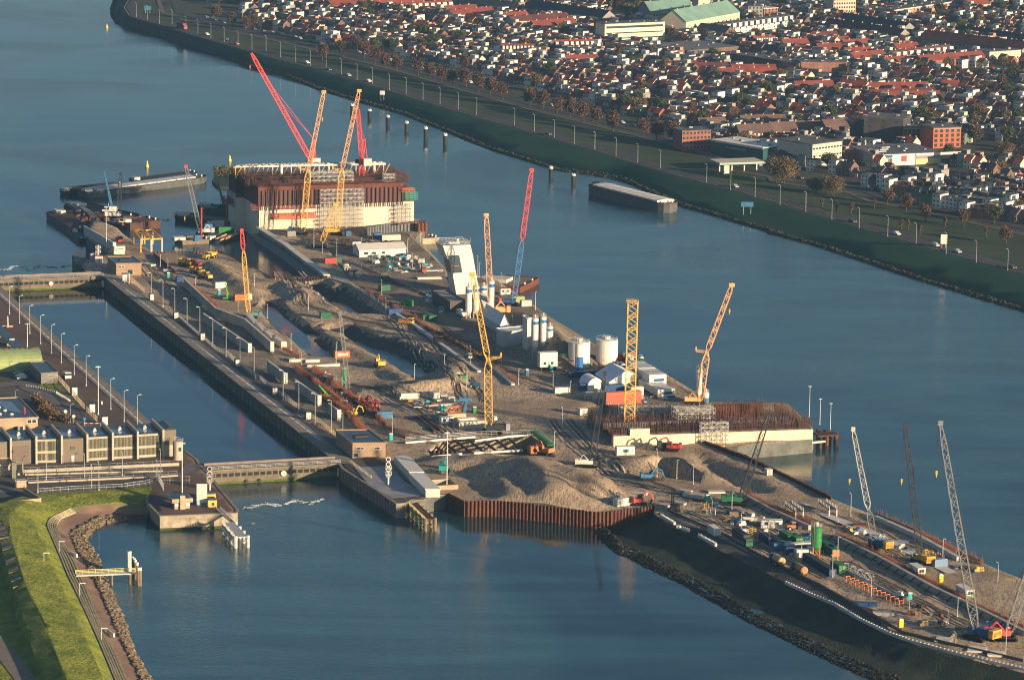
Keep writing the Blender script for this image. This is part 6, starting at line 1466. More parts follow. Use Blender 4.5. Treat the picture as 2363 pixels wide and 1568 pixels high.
def gable(label, a, b, dep, h, hr, wm, rm, name="shed", cat="shed", group=None, along=None, over=.4, wins=None):
 "a, b front corners; ridge runs from front to back unless along"
 o = thing(name, label, cat, a, group=group); B_ = b - a; D__ = (along or AX)*dep; mb = MB(); mb.poly([V3(0,0), B_, B_ + D__, D__], 0, h)
 m0 = B_/2;
 mb.add([(0,0,h), (B_.x,B_.y,h), (m0.x,m0.y,hr)], [(0,1,2)]); q = [D__, B_ + D__, m0 + D__]; mb.add([(q[0].x,q[0].y,h), (q[1].x,q[1].y,h), (q[2].x,q[2].y,hr)], [(2,1,0)]); wl = mb.build("wall", wm, o)
 mb = MB(); e = B_.normalized()*over; f = D__.normalized()*over; dz = (hr - h) / (B_.length/2) * over
 for s_, p0 in ((-1, V3(0,0)), (1, B_)):
  x0 = p0 + e*s_ - f; x1 = p0 + e*s_ + D__ + f; y0 = m0 - f; y1 = m0 + D__ + f
  A_ = [(x0.x,x0.y,h-dz), (x1.x,x1.y,h-dz), (y1.x,y1.y,hr), (y0.x,y0.y,hr)]; mb.add(A_ + [(v[0],v[1],v[2]+.14) for v in A_], [(0,1,2,3),(7,6,5,4),(0,4,5,1),(1,5,6,2),(2,6,7,3),(3,7,4,0)])
 mb.build("roof", rm, o)
 if wins:
  d = B_.normalized(); nn = V3(d.y, -d.x); yw = math.atan2(d.y, d.x)
  for (f_, z, w_, hh) in wins:
   p = B_*f_ + nn*.04; mb = MB(); mb.box((p.x,p.y,z), (w_,.1,hh), yw); mb.build("window", m_glass, o)
 return o, wl
m_alu = mat("aluminium_sheet", (.50, .52, .53), .45, .08, .4, metal=.2)
gable("aluminium clad gabled shed of the batching plant", pt('E', 695, 1010), pt('E', 765, 1005), 24, 4.6, 8.4, m_alu, m_alu)
p4 = [pt('E', 720, 1130), pt('E', 940, 1100)]; p4 += [p4[1] + AX*7, p4[0] + AX*9]; flat_building("pale shaded block of the batching plant between shed and silos", p4, 6.0, m_alu, m_concl)
p4 = [pt('E', 940, 1170), pt('E', 976, 1168)]; p4 += [p4[1] + AX*6, p4[0] + AX*6]; flat_building("narrow white stair tower left of the silo trio", p4, 13.5, m_white, m_white)
for i in range(9):
 p = pt('E', 740 + i*14, 990 + i*7) ; mb = MB(); mb.box((p.x, p.y, 0), (1.6, 4.5, 4.2 - i*.15), YR); tag(mb.build("hopper_cover", m_alu), "pale aggregate hopper cover, %s from left in the stepped row" % ordn(i), "hopper", "stepped hopper covers")
o = thing("conveyor", "white covered conveyor running down from the silos", "conveyor"); mb = MB(); a, b = pt('E', 520, 800) + V3(0,0,7), pt('E', 600, 870) + V3(0,0,1.5); mb.beam(a, b, 3.2, 2.4); mb.build("housing", m_white, o); mb = MB(); mb.beam(a, V3(a.x, a.y, 0), .4); mb.build("support", m_steel, o)
cabin("white two-window site office in front of the silo trio", "x", pt('E', 1140, 1345) + AX*1.5, YR, m_white, 7.6, 3.0, 6.0, win=((-.2, 1), (.15, 1)), lift=.1) if False else cabin("site_cabin", "white two-storey site office in front of the silo trio", pt('E', 1140, 1345) + AX*1.5, YR, m_white, 7.2, 3.0, 5.6, win=((-.22, 1), (.2, 1)), lift=1.6)
cabin("site_cabin", "low cream cabin right of the two-storey site office", pt('E', 1245, 1325) + AX*1.5, YR, m_concl, 4.5, 2.6, 2.4, win=())
gable("long white shed with a row of small windows near the scaffold yard", pt('B', 1470, 1100), pt('B', 1905, 1088), 13, 3.2, 4.8, m_white, mat("pale_roof", (.62, .60, .55), .7, .06, .5), along=AX) if False else None
a, b = pt('B', 1470, 1105), pt('B', 1900, 1090); n = V3(-(b-a).y, (b-a).x).normalized()
o, _ = gable("long white shed with a row of small windows near the scaffold yard", a + n*12, a, (b-a).length, 3.4, 5.4, m_white, mat("pale_roof", (.60, .58, .53), .7, .06, .5), along=(b-a).normalized())
for i, f in enumerate((.12, .15, .17, .28, .31, .34, .5, .53)):
 p = (b - a)*f - n*12*0 + (a - (a + n*12)) - n*.05; mb = MB(); mb.box((p.x, p.y, 1.3), (.8, .1, 1.0), math.atan2((b-a).y, (b-a).x)); mb.build("window", m_glass, o)
gable("large white gabled tent hall", pt('E', 1700, 1530), pt('E', 1990, 1480), 16, 3.6, 6.8, m_white, mat("tent_white", (.78, .77, .74), .6, .04, .4), "tent", "tent")
o = thing("tent", "smaller white arched tent left of the gabled tent hall", "tent", pt('E', 1500, 1530)); B_ = pt('E', 1640, 1515) - pt('E', 1500, 1530); D__ = AX*10; vs = []
for i in range(9): t = math.pi*i/8; c = B_*(.5 - .5*math.cos(t)); vs += [c + V3(0,0,1.6 + 3.2*math.sin(t)), c + D__ + V3(0,0,1.6 + 3.2*math.sin(t))]
mb = MB(); mb.add(vs, [(2*i, 2*i+2, 2*i+3, 2*i+1) for i in range(8)]); mb.build("canopy", MATS["tent_white"], o); mb = MB(); mb.poly([V3(0,0), B_, B_ + D__, D__], 0, 1.6); mb.add(vs[0::2], [tuple(range(9))]); mb.build("wall", m_white, o)
for lb, x, y, L_, nst in (("white stacked office block with blue trim behind the mixers", 2080, 1440, 15, 2), ("white stacked office block nearer the tank with a blue window", 2180, 1500, 12, 2), ("long single-storey white office row beside the water", 2260, 1568, 22, 1)):
 p = pt('E', x, y); o = thing("office_units", lb, "site office", p, YA)
 mb = MB(); mb.box((L_/2 - 4, 3, .2), (L_, 7, 2.9*nst)); mb.build("wall", m_white, o); mb = MB(); mb.box((L_/2 - 4, 3, .2), (L_+.1, 7.1, .5)); mb.build("blue_trim", m_blue, o)
 for k in range(int(L_/3)): mb = MB(); mb.box((-2.5 + k*3, 3, .2 + 2.9*nst), (2.8, 6.8, .15)); mb.build("roof_panel", m_steel if k % 3 else m_white, o)
 mb = MB(); mb.box((-4.06, 2.5, 1.3 + (nst-1)*2.2), (.1, 4.2, 1.0)); mb.build("window", m_blue, o)
# ============================================================= CRANES
def B(f, x, y, z=0): return pt(f, x, y, z)
def crn(label, b, t, **k):
 z = k.pop('z', 0); base = pt(*b, z); tip = top(*t, base, k.pop('dy', 0)); mid = k.pop('mid', None)
 if mid: mid = top(*mid, base, k.pop('mdy', 0))
 return crawler("crawler_crane", label, base, tip, mid=mid, **k)
m_cry = mat("crane_yellow", (.72, .44, .10), .5, .12, .8); m_cro = mat("crane_orange", (.75, .40, .17), .5, .12, .8); m_crr = mat("crane_red", (.80, .09, .07), .5, .1, .8)
m_dkg0 = mat('dark_green_house', (.015, .12, .05), .5)
m_crk = mat("crane_dark_grey", (.035, .04, .045), .5, .1, .8); m_crg = mat("crane_grey", (.20, .21, .21), .5, .15, .8)
crn("yellow luffing crawler crane in front of the caisson's left half", ('B', 930, 895), ('M', 2065, 850), mid=('B', 1000, 300), col=m_cry, colt=m_cro, w0=2.6, w1=1.9, s=.95, body=m_dark, ctr=m_blue, ch=.26, br=.15, hook=12)
crn("yellow luffing crawler crane in front of the caisson's middle", ('B', 1245, 895), ('N', 85, 840), mid=('B', 1310, 300), col=m_cry, colt=m_cro, w0=2.6, w1=1.9, s=.95, body=m_yel, ctr=m_blue, ch=.26, br=.15)
crn("short yellow crawler crane leaning right on the yard by the big caisson", ('B', 1095, 1010), ('B', 1250, 620), col=m_cry, w0=2.2, w1=1.8, s=1.0, body=m_dark, ch=.24, br=.14)
crn("yellow crawler crane with a red boom top beside the pits", ('D', 240, 625), ('B', 385, 860), split=.76, col=m_cry, colt=m_crr, w0=1.7, w1=1.2, s=.75, body=mat('crane_teal_grey', (.12,.22,.22), .5), ch=.2, br=.12)
crn("largest yellow crane with upper jib, in the middle foreground", ('G', 2235, 880), ('E', 435, 460), mid=('E', 580, 1235), col=m_cry, w0=2.6, w1=2.0, s=1.05, body=m_dark, ctr=m_steel, ch=.24, br=.14, hook=0 or None)
crn("tall orange lattice boom behind the white silos", ('E', 640, 830), ('A', 0, 0) if False else ('E', 565, -90), col=m_cro, w0=2.4, w1=1.9, s=1.1, ch=.24, br=.14, z=0)
crn("blue crawler crane with a red and white boom top by the water", ('E', 795, 740), ('R', 0, 0) if False else ('E', 985, -505), split=.47, col=mat('boom_blue', (.10, .22, .45), .5), colt=m_crr, w0=2.0, w1=1.7, s=.85, body=m_blue, ctr=m_crr, ch=.22, br=.13)
crn("black crawler crane left of the small caisson", ('H', 130, 1190), ('H', 275, 335), col=m_crk, w0=2.2, w1=1.1, s=.8, body=m_concl, ch=.26, br=.15)
crn("black crawler crane with a green house on the lower haul road", ('J', 1040, 500), ('H', 1785, 720), col=m_crk, w0=2.4, w1=1.2, s=.9, body=m_dkg0, ch=.26, br=.15)
crn("blue crawler crane with pale boom and striped counterweight", ('K', 1010, 1370), ('K', 785, 270), col=m_crg, colt=mat("crane_pale", (.50, .48, .42), .5), split=.3, w0=1.9, w1=1.2, s=.95, body=m_blue, ctr=m_yel, stripes=True, hook=16, rz=2.2)
crn("yellow crawler crane with dark grey boom and chevron counterweight", ('K', 1420, 1500), ('K', 1268, 235), col=m_crk, w0=2.0, w1=1.2, s=.9, body=m_yel, ctr=m_yel, stripes=True, hook=17, ch=.24, br=.15, rz=2.0)
crn("tall grey lattice crane with blue house at the bottom right", ('L', 1950, 1190), ('K', 1590, 215), col=m_crg, w0=2.6, w1=1.4, s=1.1, body=m_blue, ctr=m_yel, stripes=True, hook=14, ch=.24, br=.15, rz=2.3)
crn("red crawler crane with an orange mast at the bottom right corner", ('L', 2180, 1195), ('L', 2480, 300), col=m_crg, w0=2.6, w1=1.5, s=1.0, body=m_crr, ctr=m_crr, ch=.22, br=.14)
crn("red topped grey lattice crane standing on the pontoon with piles", ('A', 1870, 1010), ('A', 1715, 385), z=-3.6, col=m_crg, head=m_crr, w0=1.9, w1=1.3, s=.9, body=m_white, hook=24, ch=.2, br=.12)
crn("dark lattice crane on the rusty work barge at top left", ('A', 1075, 860), ('A', 1112, 455), z=-2, col=m_crk, w0=2.0, w1=1.2, s=.9, body=m_white, ch=.24, br=.14)
crn("thin dark lattice crane standing among the rebar rows", ('G', 930, 520), ('D', 1062, 590), col=m_crg, w0=1.6, w1=1.0, s=.7, body=m_dark, ch=.15, br=.1, mast=False)
crn("orange luffing crane behind the small caisson", ('H', 1130, 610), ('K', 0, 0) if False else ('E', 2830, 555), mid=('H', 1215, 130), col=m_cro, w0=2.4, w1=1.9, s=.8, ch=.24, br=.14, hook=9)
tele_crane("long blue telescopic crane on the barge at top left", pt('A', 1015, 810, -2), top('A', 962, 430, pt('A', 1015, 810, -2)), m_lblue, m_white)
tele_crane("green telescopic crane on the dark pontoon by the big caisson", pt('A', 2050, 790, -3), top('A', 1985, 450, pt('A', 2050, 790, -3)), m_green, m_dark)
m_lime = mat("lime_green", (.08, .42, .05), .5)
def small_tele(lb, p, t): o = tele_crane(lb, p, p + (t - p)/.5, m_lime, m_lime); o.scale = (.5, .5, .5)
p = pt('D', 20, 455); small_tele("small bright green mobile crane near the dump trucks", p, top('D', 0, 290, p))
p = pt('G', 710, 565); small_tele("bright green telescopic handler in the rebar trench", p, top('G', 635, 435, p))
p = pt('G', 1970, 740); o = thing("piling_rig", "bright blue piling mast left of the largest crane", "piling rig", p); h = top('G', 1990, 560, p).z; mb = MB(); mb.beam((0,0,0), (1.2,0,h), 1.0); mb.build("mast", m_lblue, o); mb = MB(); mb.box((.4,0,h-1), (4.5,1.6,1.4)); mb.build("head", m_lblue, o)
for lb, f, x, y, h in (("dark drilling rig at the edge of the road", 'J', 440, 560, 8), ("dark green excavator mast on the far right of the pit", 'I', 2280, 900, 7)):
 o = thing("drill_rig", lb, "drill rig", pt(f, x, y)); mb = MB(); lattice(mb, (0,0,1), (0,0,h), .8, .6, .15, .1); mb.build("mast", m_crk, o); mb = MB(); mb.box((.8,0,.7), (3,2,1.4)); mb.build("body", m_dark, o); mb = MB(); mb.box((.8,0,0), (3.4,2.4,.7)); mb.build("track", m_black, o)
p = pt('H', 500, 850, 1.6); h = top('E', 1903, 722, p).z - 1.6; o = thing("lattice_mast", "free-standing yellow lattice mast on the small caisson", "mast", p); mb = MB(); lattice(mb, (0,0,0), (.4,0,h), 3.6, 3.5, .34, .18, seg=2.3); mb.build("mast_frame", m_cry, o)
mb = MB(); q = [V3(x, y, h) for x, y in ((-2,-2),(2.4,-2),(2.4,2),(-2,2),(-2,-2))]; railing(mb, q, 1.1, 2, .15, 2); mb.build("top_railing", m_cry, o)
def tower_crane(label, base, zc, tip, ctw, hookz, stay=True, cab=1):
 o = thing("tower_crane", label, "tower crane", base); mb = MB(); lattice(mb, (0,0,0), (0,0,zc), 2.2, 2.2, .3, .16); mb.build("tower", m_crr, o); T = rel(o, tip)
 a = V3(0,0,zc + 1.5); hd = V3(T.x, T.y)
 mb = MB(); mb.box((0,0,zc), (3.2,3.2,1.6)); mb.cyl((0,0,zc-.6), (0,0,zc), 1.6, n=12); mb.build("slewing_ring", m_crr, o)
 mb = MB(); lattice(mb, a, T, 2.0, 1.5, .28, .16, taper=.06); mb.build("luffing_jib", m_crr, o)
 c = rel(o, ctw); mb = MB(); mb.beam(a, c, 1.6, .8); mb.build("counter_jib", m_crr, o); mb = MB(); mb.box((c.x, c.y, c.z - 1.2), (3.8, 2.6, 3.4)); mb.build("counterweight", m_white, o)
 ap = a + (c - a)*.45 + V3(0, 0, 11); mb = MB(); lattice(mb, a, ap, 1.5, .8, .26, .15); mb.beam(ap, c, .25); mb.build("a_frame", m_crr, o)
 mb = MB(); rope(mb, ap, a.lerp(T, .78), .14); rope(mb, ap, a.lerp(T, .6), .1); mb.build("pendant_rope", m_crr, o)
 mb = MB(); mb.box((-2.2,-1,zc+.2), (1.8,1.6,2)); mb.build("cab", m_dark, o)
 if hookz: mb = MB(); hp = T + V3(-.5,0,0); rope(mb, hp, V3(hp.x, hp.y, T.z - hookz), .1); mb.build("hoist_rope", m_dark, o); hook_block(o, V3(hp.x, hp.y, T.z - hookz), m_crr)
 return o
p = cq(35, 34, 20); tower_crane("red luffing tower crane with its long jib raised to the left", p, top('B', 985, 255, p).z - p.z, top('M', 1395, 490, p, -6), top('B', 1075, 230, p), 6)
p = cq(54, 14, 20); tower_crane("red luffing tower crane on the right half of the big caisson", p, top('B', 1515, 240, p).z - p.z, top('N', 70, 985, p, 18), top('B', 1548, 235, p, -4), None)
p = pt('M', 1380, 610, 2);
# ============================================================= BARGES, PONTOONS, BUOYS, MOORING POSTS
def barge(label, a, b, wid, z0, h, hull, deckm, bow=.12, name="barge", cat="barge", hatch=None, nh=0, rim=None, stern_c=None):
 "a = stern, b = bow end of the centre line"
 o = thing(name, label, cat, a); d = b - a; L_ = d.length; d.normalize(); n = V3(-d.y, d.x);
 out = [(0, .38), (.03, .5), (1 - bow, .5), (1 - bow*.35, .36), (1, .12)]
 ps = [d*(L_*f) + n*(wid*k) for f, k in out] + [d*(L_*f) - n*(wid*k) for f, k in reversed(out)]
 mb = MB(); mb.poly([p*.985 + d*(L_*.008) for p in ps], z0 - 1.5 - a.z, z0 + h*.15 - a.z); mb.poly(ps, z0 + h*.15 - a.z, z0 + h - a.z); mb.build("hull", hull, o)
 mb = MB(); strip_wall(mb, ps + ps[:1], z0 + h - a.z, z0 + h + .5 - a.z, .25, side=-1 ); mb.build("bulwark", rim or hull, o)
 zt = z0 + h - a.z
 if nh:
  for i in range(nh):
   mb = MB(); f0, f1 = .07 + (1 - bow - .09)*i/nh, .07 + (1 - bow - .09)*(i + .94)/nh; q = [d*(L_*f0) + n*wid*.45, d*(L_*f1) + n*wid*.45, d*(L_*f1) - n*wid*.45, d*(L_*f0) - n*wid*.45]
   mb.poly(q, zt, zt + 1.1); c = [(p + V3(0,0,zt + 1.1)) for p in q]; m0, m1 = (c[0]+c[3])/2 + V3(0,0,.5), (c[1]+c[2])/2 + V3(0,0,.5); mb.add([*c, m0, m1], [(0,1,5,4),(3,4,5,2),(0,4,3),(1,2,5)]); mb.build("hatch_cover", hatch, o)
 else: mb = MB(); mb.poly([p*.97 + d*(L_*.015) for p in ps], zt, zt + .05); mb.build("deck", deckm, o)
 mb = MB()
 for f in (.02, .95):
  for k in (-.2, .2): c = d*(L_*f) + n*(wid*k); mb.cyl((c.x,c.y,zt), (c.x,c.y,zt+1.2), .4, n=8)
 mb.build("bollard", m_white, o)
 c = d*(L_*.035); mb = MB(); mb.box((c.x, c.y, zt), (wid*.35, wid*.5, 1.5), math.atan2(n.y, n.x)); mb.build("deck_house", stern_c or m_concl, o); return o, d, n
m_hgry = mat("hull_grey_black", (.08, .085, .085), .6, .3, .3); m_hblk = mat("hull_black", (.02, .02, .022), .5, .3, .3); m_hat = mat("hatch_grey", (.42, .42, .42), .5, .1, .15); m_hatw = mat("hatch_cream", (.66, .62, .52), .5, .06, .15)
barge("long cargo barge with pale hatch covers, moored alone near the far dike", pt('R', 190, 745, -5), pt('R', 895, 925, -5), 11.4, -5, 4.6, m_hgry, m_hgry, bow=.06, hatch=m_hatw, nh=11, rim=mat("rim_dark_red", (.10, .035, .03), .6), stern_c=m_dark)
barge("long grey cargo barge lying behind the work barges at top left", pt('A', 760, 670, -5), pt('A', 1890, 520, -5), 10, -5, 3.0, m_hgry, m_hgry, bow=.1, hatch=m_hat, nh=10, rim=m_dark)
barge("low black barge with brown cargo alongside the grey cargo barge", pt('A', 590, 645, -5), pt('A', 1150, 580, -5), 9, -5, 2.0, m_hblk, m_rustd, hatch=m_rustd, nh=3)
barge("empty dark barge moored behind the grey cargo barge", pt('A', 1230, 545, -5), pt('A', 1800, 465, -5), 8, -5, 2.0, m_hblk, m_dark)
barge("rust-red work barge loaded with steel at the far left tip", pt('A', 540, 850, -5), pt('A', 800, 1010, -5), 13, -5, 2.6, m_hblk, m_rustd, bow=.05, name="work_barge")
barge("long rusty work barge carrying pipes and two cranes", pt('A', 700, 790, -5), pt('A', 1180, 900, -5), 16, -5, 2.8, m_hblk, m_rustd, bow=.05, name="work_barge")
barge("rusty pontoon on pile legs at the end of the work barges", pt('A', 1120, 960, -5), pt('A', 1420, 930, -5), 14, -5, 3.4, m_rustd, m_rust, bow=.03, name="pontoon", cat="pontoon")
barge("black pontoon with white bollards in front of the caisson's left side", pt('A', 1660, 870, -5), pt('A', 2230, 930, -5), 12, -5, 2.2, m_hblk, m_dark, bow=.03, name="pontoon", cat="pontoon")
barge("dark pontoon carrying the green crane", pt('A', 1880, 790, -5), pt('A', 2200, 850, -5), 10, -5, 2.6, m_hblk, m_dark, bow=.03, name="pontoon", cat="pontoon")
barge("brown pontoon with the red-topped crane and red spud piles", pt('A', 1640, 1090, -5), pt('A', 1900, 1075, -5), 11, -5, 1.6, mat("hull_tan", (.16, .125, .09), .7, .3, .4), m_wood, bow=.03, name="pontoon", cat="pontoon")
barge("brown pontoon stacked with long timber piles", pt('A', 1930, 1080, -5), pt('A', 2210, 1020, -5), 9, -5, 1.4, m_dark, m_wood, bow=.03, name="pontoon", cat="pontoon")
barge("small tan pontoon with tyres right of the big caisson", pt('B', 1985, 975, -5), pt('B', 2165, 962, -5), 9, -5, 2.4, mat("hull_sand", (.33, .28, .20), .7, .3, .4), m_wood, bow=.02, name="pontoon", cat="pontoon")
barge("flat brown pontoon beyond the blue crawler crane", pt('E', 640, 560, -5), pt('E', 970, 585, -5), 26, -5, 2.4, m_rust, m_wood, bow=.02, name="pontoon", cat="pontoon")
barge("short dark boat tucked against the far lock head", pt('A', 690, 1015, -5), pt('A', 775, 1085, -5), 5, -5, 1.6, m_hblk, m_dark, name="boat", cat="boat")
for i, (x, y) in enumerate(((1995, 1050), (2035, 1060), (2080, 1050), (2110, 1035))):
 a, b = pt('A', x, y, -3), pt('A', x + 90, y - 40, -3); mb = MB(); mb.cyl(a, b, .45, n=8); tag(mb.build("timber_pile", mat("fresh_timber", (.50, .33, .18), .8, .2, .5)), "long timber pile lying on the brown pontoon, %s from left" % ordn(i), "timber", "timber piles on the pontoon")
for i, (x0, y0, x1, y1, m, lb) in enumerate(((610, 730, 730, 790, m_hgry, "thick grey pipe lying on the long work barge"), (745, 760, 860, 840, m_concl, "cream pipe section on the long work barge, left one"), (765, 755, 880, 830, m_concl, "cream pipe section on the long work barge, right one"))):
 a, b = pt('A', x0, y0, -1.5), pt('A', x1, y1, -1.5); mb = MB(); mb.cyl(a, b, .9 if i == 0 else .45, n=12); tag(mb.build("pipe", m), lb, "pipe")
for x, yb, yt, lb in ((1857, 1060, 760, "left red spud pile"), (2092, 950, 708, "right red spud pile")):
 p = pt('A', x, yb, -3.5); h = top('A', x, yt, p).z; mb = MB(); mb.cyl((0,0,-3), (0,0,h + 3.5), .45, n=10); tag(mb.build("spud_pile", mat("spud_red", (.28, .05, .03), .6, .2, .5), loc=p), lb + " standing through the pontoons", "pile")
for lb, x, y, rz, m, L_ in (("green container with an orange end on the pontoon", 2070, 990, 0, m_green, 6), ("blue container on the pontoon with piles", 1930, 960, 0, m_lblue, 5), ("white cabin on the pontoon beside the spud piles", 1990, 935, 0, m_white, 8), ("pale grey container on the dark pontoon", 1900, 775, .4, m_steel, 4), ("blue container at the foot of the red-topped crane", 1820, 1065, 0, m_lblue, 3)):
 container("container", lb, pt('A', x, y, -3.2), YR + rz, m, L_=L_, doorm=m_oran if 'orange' in lb else None)
for i, (f, x, y, y1) in enumerate((('M', 435, 1540, 1487), ('M', 1197, 1485, 1437), ('M', 63, 258, 225))):
 p = pt(f, x, y, -5); h = top(f, x, y1, p).z + 5; o = thing("buoy", ("left", "right", "farthest")[i] + " yellow spar buoy in the open water", "buoy", p, group="yellow buoys"); mb = MB(); mb.lathe((0,0,0), [(.9,-1),(.95,.8),(.6,1.2),(.45,h-.8),(.25,h)], 12); mb.build("float", mat("buoy_yellow", (.75, .58, .10), .5), o); mb = MB(); mb.box((0,0,h), (.5,.5,.4)); mb.build("topmark", m_yel, o)
mp = [('N', 2325-2305, 1055, 955), ('N', 180, 1090, 1005), ('N', 349, 1160, 1060), ('N', 521, 1215, 1115), ('N', 697, 1280, 1165), ('N', 877, 1335, 1227), ('N', 1852, 1640, 1530), ('R', 50+15, 690, 560), ('R', 199, 660, 622)]
for i, (f, x, yb, yt) in enumerate(mp[:7] + [('E', 1365*1, -370, -465)]):
 if i == 7: f, x, yb, yt = 'R', -15, 655, 560
 p = pt(f, x, yb, -5); h = top(f, x, yt, p).z + 5; o = thing("mooring_post", "black mooring post with a white crown, %s from left" % ordn(i), "mooring post", p, group="black mooring posts in the channel")
 mb = MB(); mb.cyl((0,0,-4), (0,0,h*.78), 1.15, n=12); mb.build("shaft", m_hblk, o); mb = MB(); mb.cyl((0,0,h*.78), (0,0,h*.93), 1.2, n=12); mb.cyl((.4,0,h*.93), (.4,0,h), .3, n=8); mb.cyl((-.5,.3,h*.93), (-.5,.3,h), .3, n=8); mb.build("white_crown", m_white, o)
for lb, x0, y0, x1, y1, m in (("yellow steel gantry frame on the quay by the basin, left half", 1235, 1010, 1300, 1090, m_yel), ("yellow steel gantry frame on the quay by the basin, right half", 1310, 1015, 1395, 1160, m_yel)):
 a = pt('A', x0, 1100); b = pt('A', x1, 1180); o = thing("gantry_frame", lb, "gantry", a); v = b - a; mb = MB(); h = 6.5; n = V3(-v.y, v.x).normalized()*5
 for q in (V3(0,0), v, v + n, n): mb = MB(); mb.beam(q, q + V3(0,0,h), .6); mb.build("leg", m_concl if 'right' in lb else m_yel, o)
 mb = MB(); qs = [V3(0,0,h), v + V3(0,0,h), v + n + V3(0,0,h), n + V3(0,0,h)]
 for i in range(4): mb.beam(qs[i], qs[(i+1) % 4], .7)
 mb.beam(qs[0], qs[2], .5); mb.beam(qs[1], qs[3], .5); mb.build("top_frame", m_yel, o)
isl = pts('A', 1955, 440, 2010, 500, 2140, 500, 2230, 470, 2600, 440, 2600, 400, 2200, 390, 2040, 395); mb = MB(); mb.poly(isl, -6, -3.9); struct("islet", mb, m_reed)
r_ = random.Random(4); mb = MB()
for i in range(60):
 p = pt('A', r_.uniform(1990, 2230), r_.uniform(405, 480), -3.5); leafblob(mb, p + V3(0,0,.9), r_.uniform(1, 2.0), 60, .5, r_, .7)
o = tag(mb.build("shrub_thicket", mat("islet_scrub", (.07, .065, .03), .95, 0, .4, col2=(.16, .14, .06))), "low autumn shrubs covering the islet beyond the big caisson", "shrubs")
# ============================================================= SITE OBJECTS
SL = [('D',120,600,470),('D',393,630,505),('D',608,925,765),('D',705,1050,945),('D',768,550,405),('D',893,665,620),('D',270,375,210),('D',463,310,230),('D',1024,1060,845),('D',1445,410,280),('D',1257,240,70),('D',1483,590,445),('D',1745,1200,1045),('D',2022,1090,960),('D',2228,1290,1115),('D',2265,980,885),('B',1050,1020,840),('B',1130,1070,960),('B',1485,990,920),('B',1260,1150,975),('B',1915,1060,930),('B',1960,1210,1070),('B',2030,960,860),('E',420,1270,1120),('E',178,1310,1190),('E',388,1480,1345),('E',863,1470,1320),('E',1180,1500,1350),('E',1337,1560,1435),('E',485,480,288),('E',498,480,345),('E',707,560,445),('E',1017,780,612),('E',808,920,835),('G',1005,620,530),('G',1312,920,730),('G',600,0,0),('H',755,1280,1030),('H',938,1300,1120),('H',1090,1350,1170),('I',1190,350,165),('J',800,630,450),('J',985,540,385),('J',1010,500,425),('J',1070,755,570),('J',1330,890,745),('J',1625,1030,830),('J',1912,1170,975),('J',1960,1020,790),('K',762,1070,860),('K',1610,1460,1272),('L',2118,680,490),('L',950,810,605),('L',1300,965,835),('L',1747,985,800),('L',1657,1060,915),('L',2190,1355,1070),('L',1730,1235,1130),('A',1478,1310,1190),('A',1548,1330,1240),('A',1805,1480,1400),('I',1265,150,-50),('K',1735,1440,1380)]
n_ = 0; SLG = "lamp posts spread over the building site"
for i, (f, x, yb, yt) in enumerate(SL):
 if yb == 0: continue
 p = pt(f, x, yb); h = top(f, x, yt, p).z
 r = dup(lampA, p, AXA + (0 if i % 2 else math.pi), "x", sc=(1, 1, h / 11.6)); r['group'] = SLG; r['_s'] = 1
 u_, v_ = uv(f, x, yb); r['_u'] = u_; r['_v'] = v_; r['_h'] = h
rows = {}
for o in [o for o in COL.objects if '_s' in o.keys()]:
 k = 'in the yard by the big caisson' if o['_v'] < 620 and o['_u'] > 700 else 'beside the pits and ponds' if o['_u'] < 960 and o['_v'] < 960 else 'along the batching plant and haul road' if o['_v'] < 900 else 'around the sand heaps' if o['_u'] < 1640 and o['_v'] < 1170 else 'between road and open water, lower right'
 rows.setdefault(k, []).append(o)
for k, L_ in rows.items():
 for i, o in enumerate(sorted(L_, key=lambda q: q['_u'])): o['label'] = "site lamp post %s, %s from left" % (k, ordn(i))
for L_ in rows.values():
 for o in L_:
  for q in ('_s', '_u', '_v', '_h'): del o[q]
m_dkg = mat("dark_green_paint", (.015, .11, .05), .5, .15, .8); m_navy = mat("navy_paint", (.012, .035, .13), .5, .15, .8); m_sal = mat("salmon_red_paint", (.48, .12, .07), .6, .15, .8)
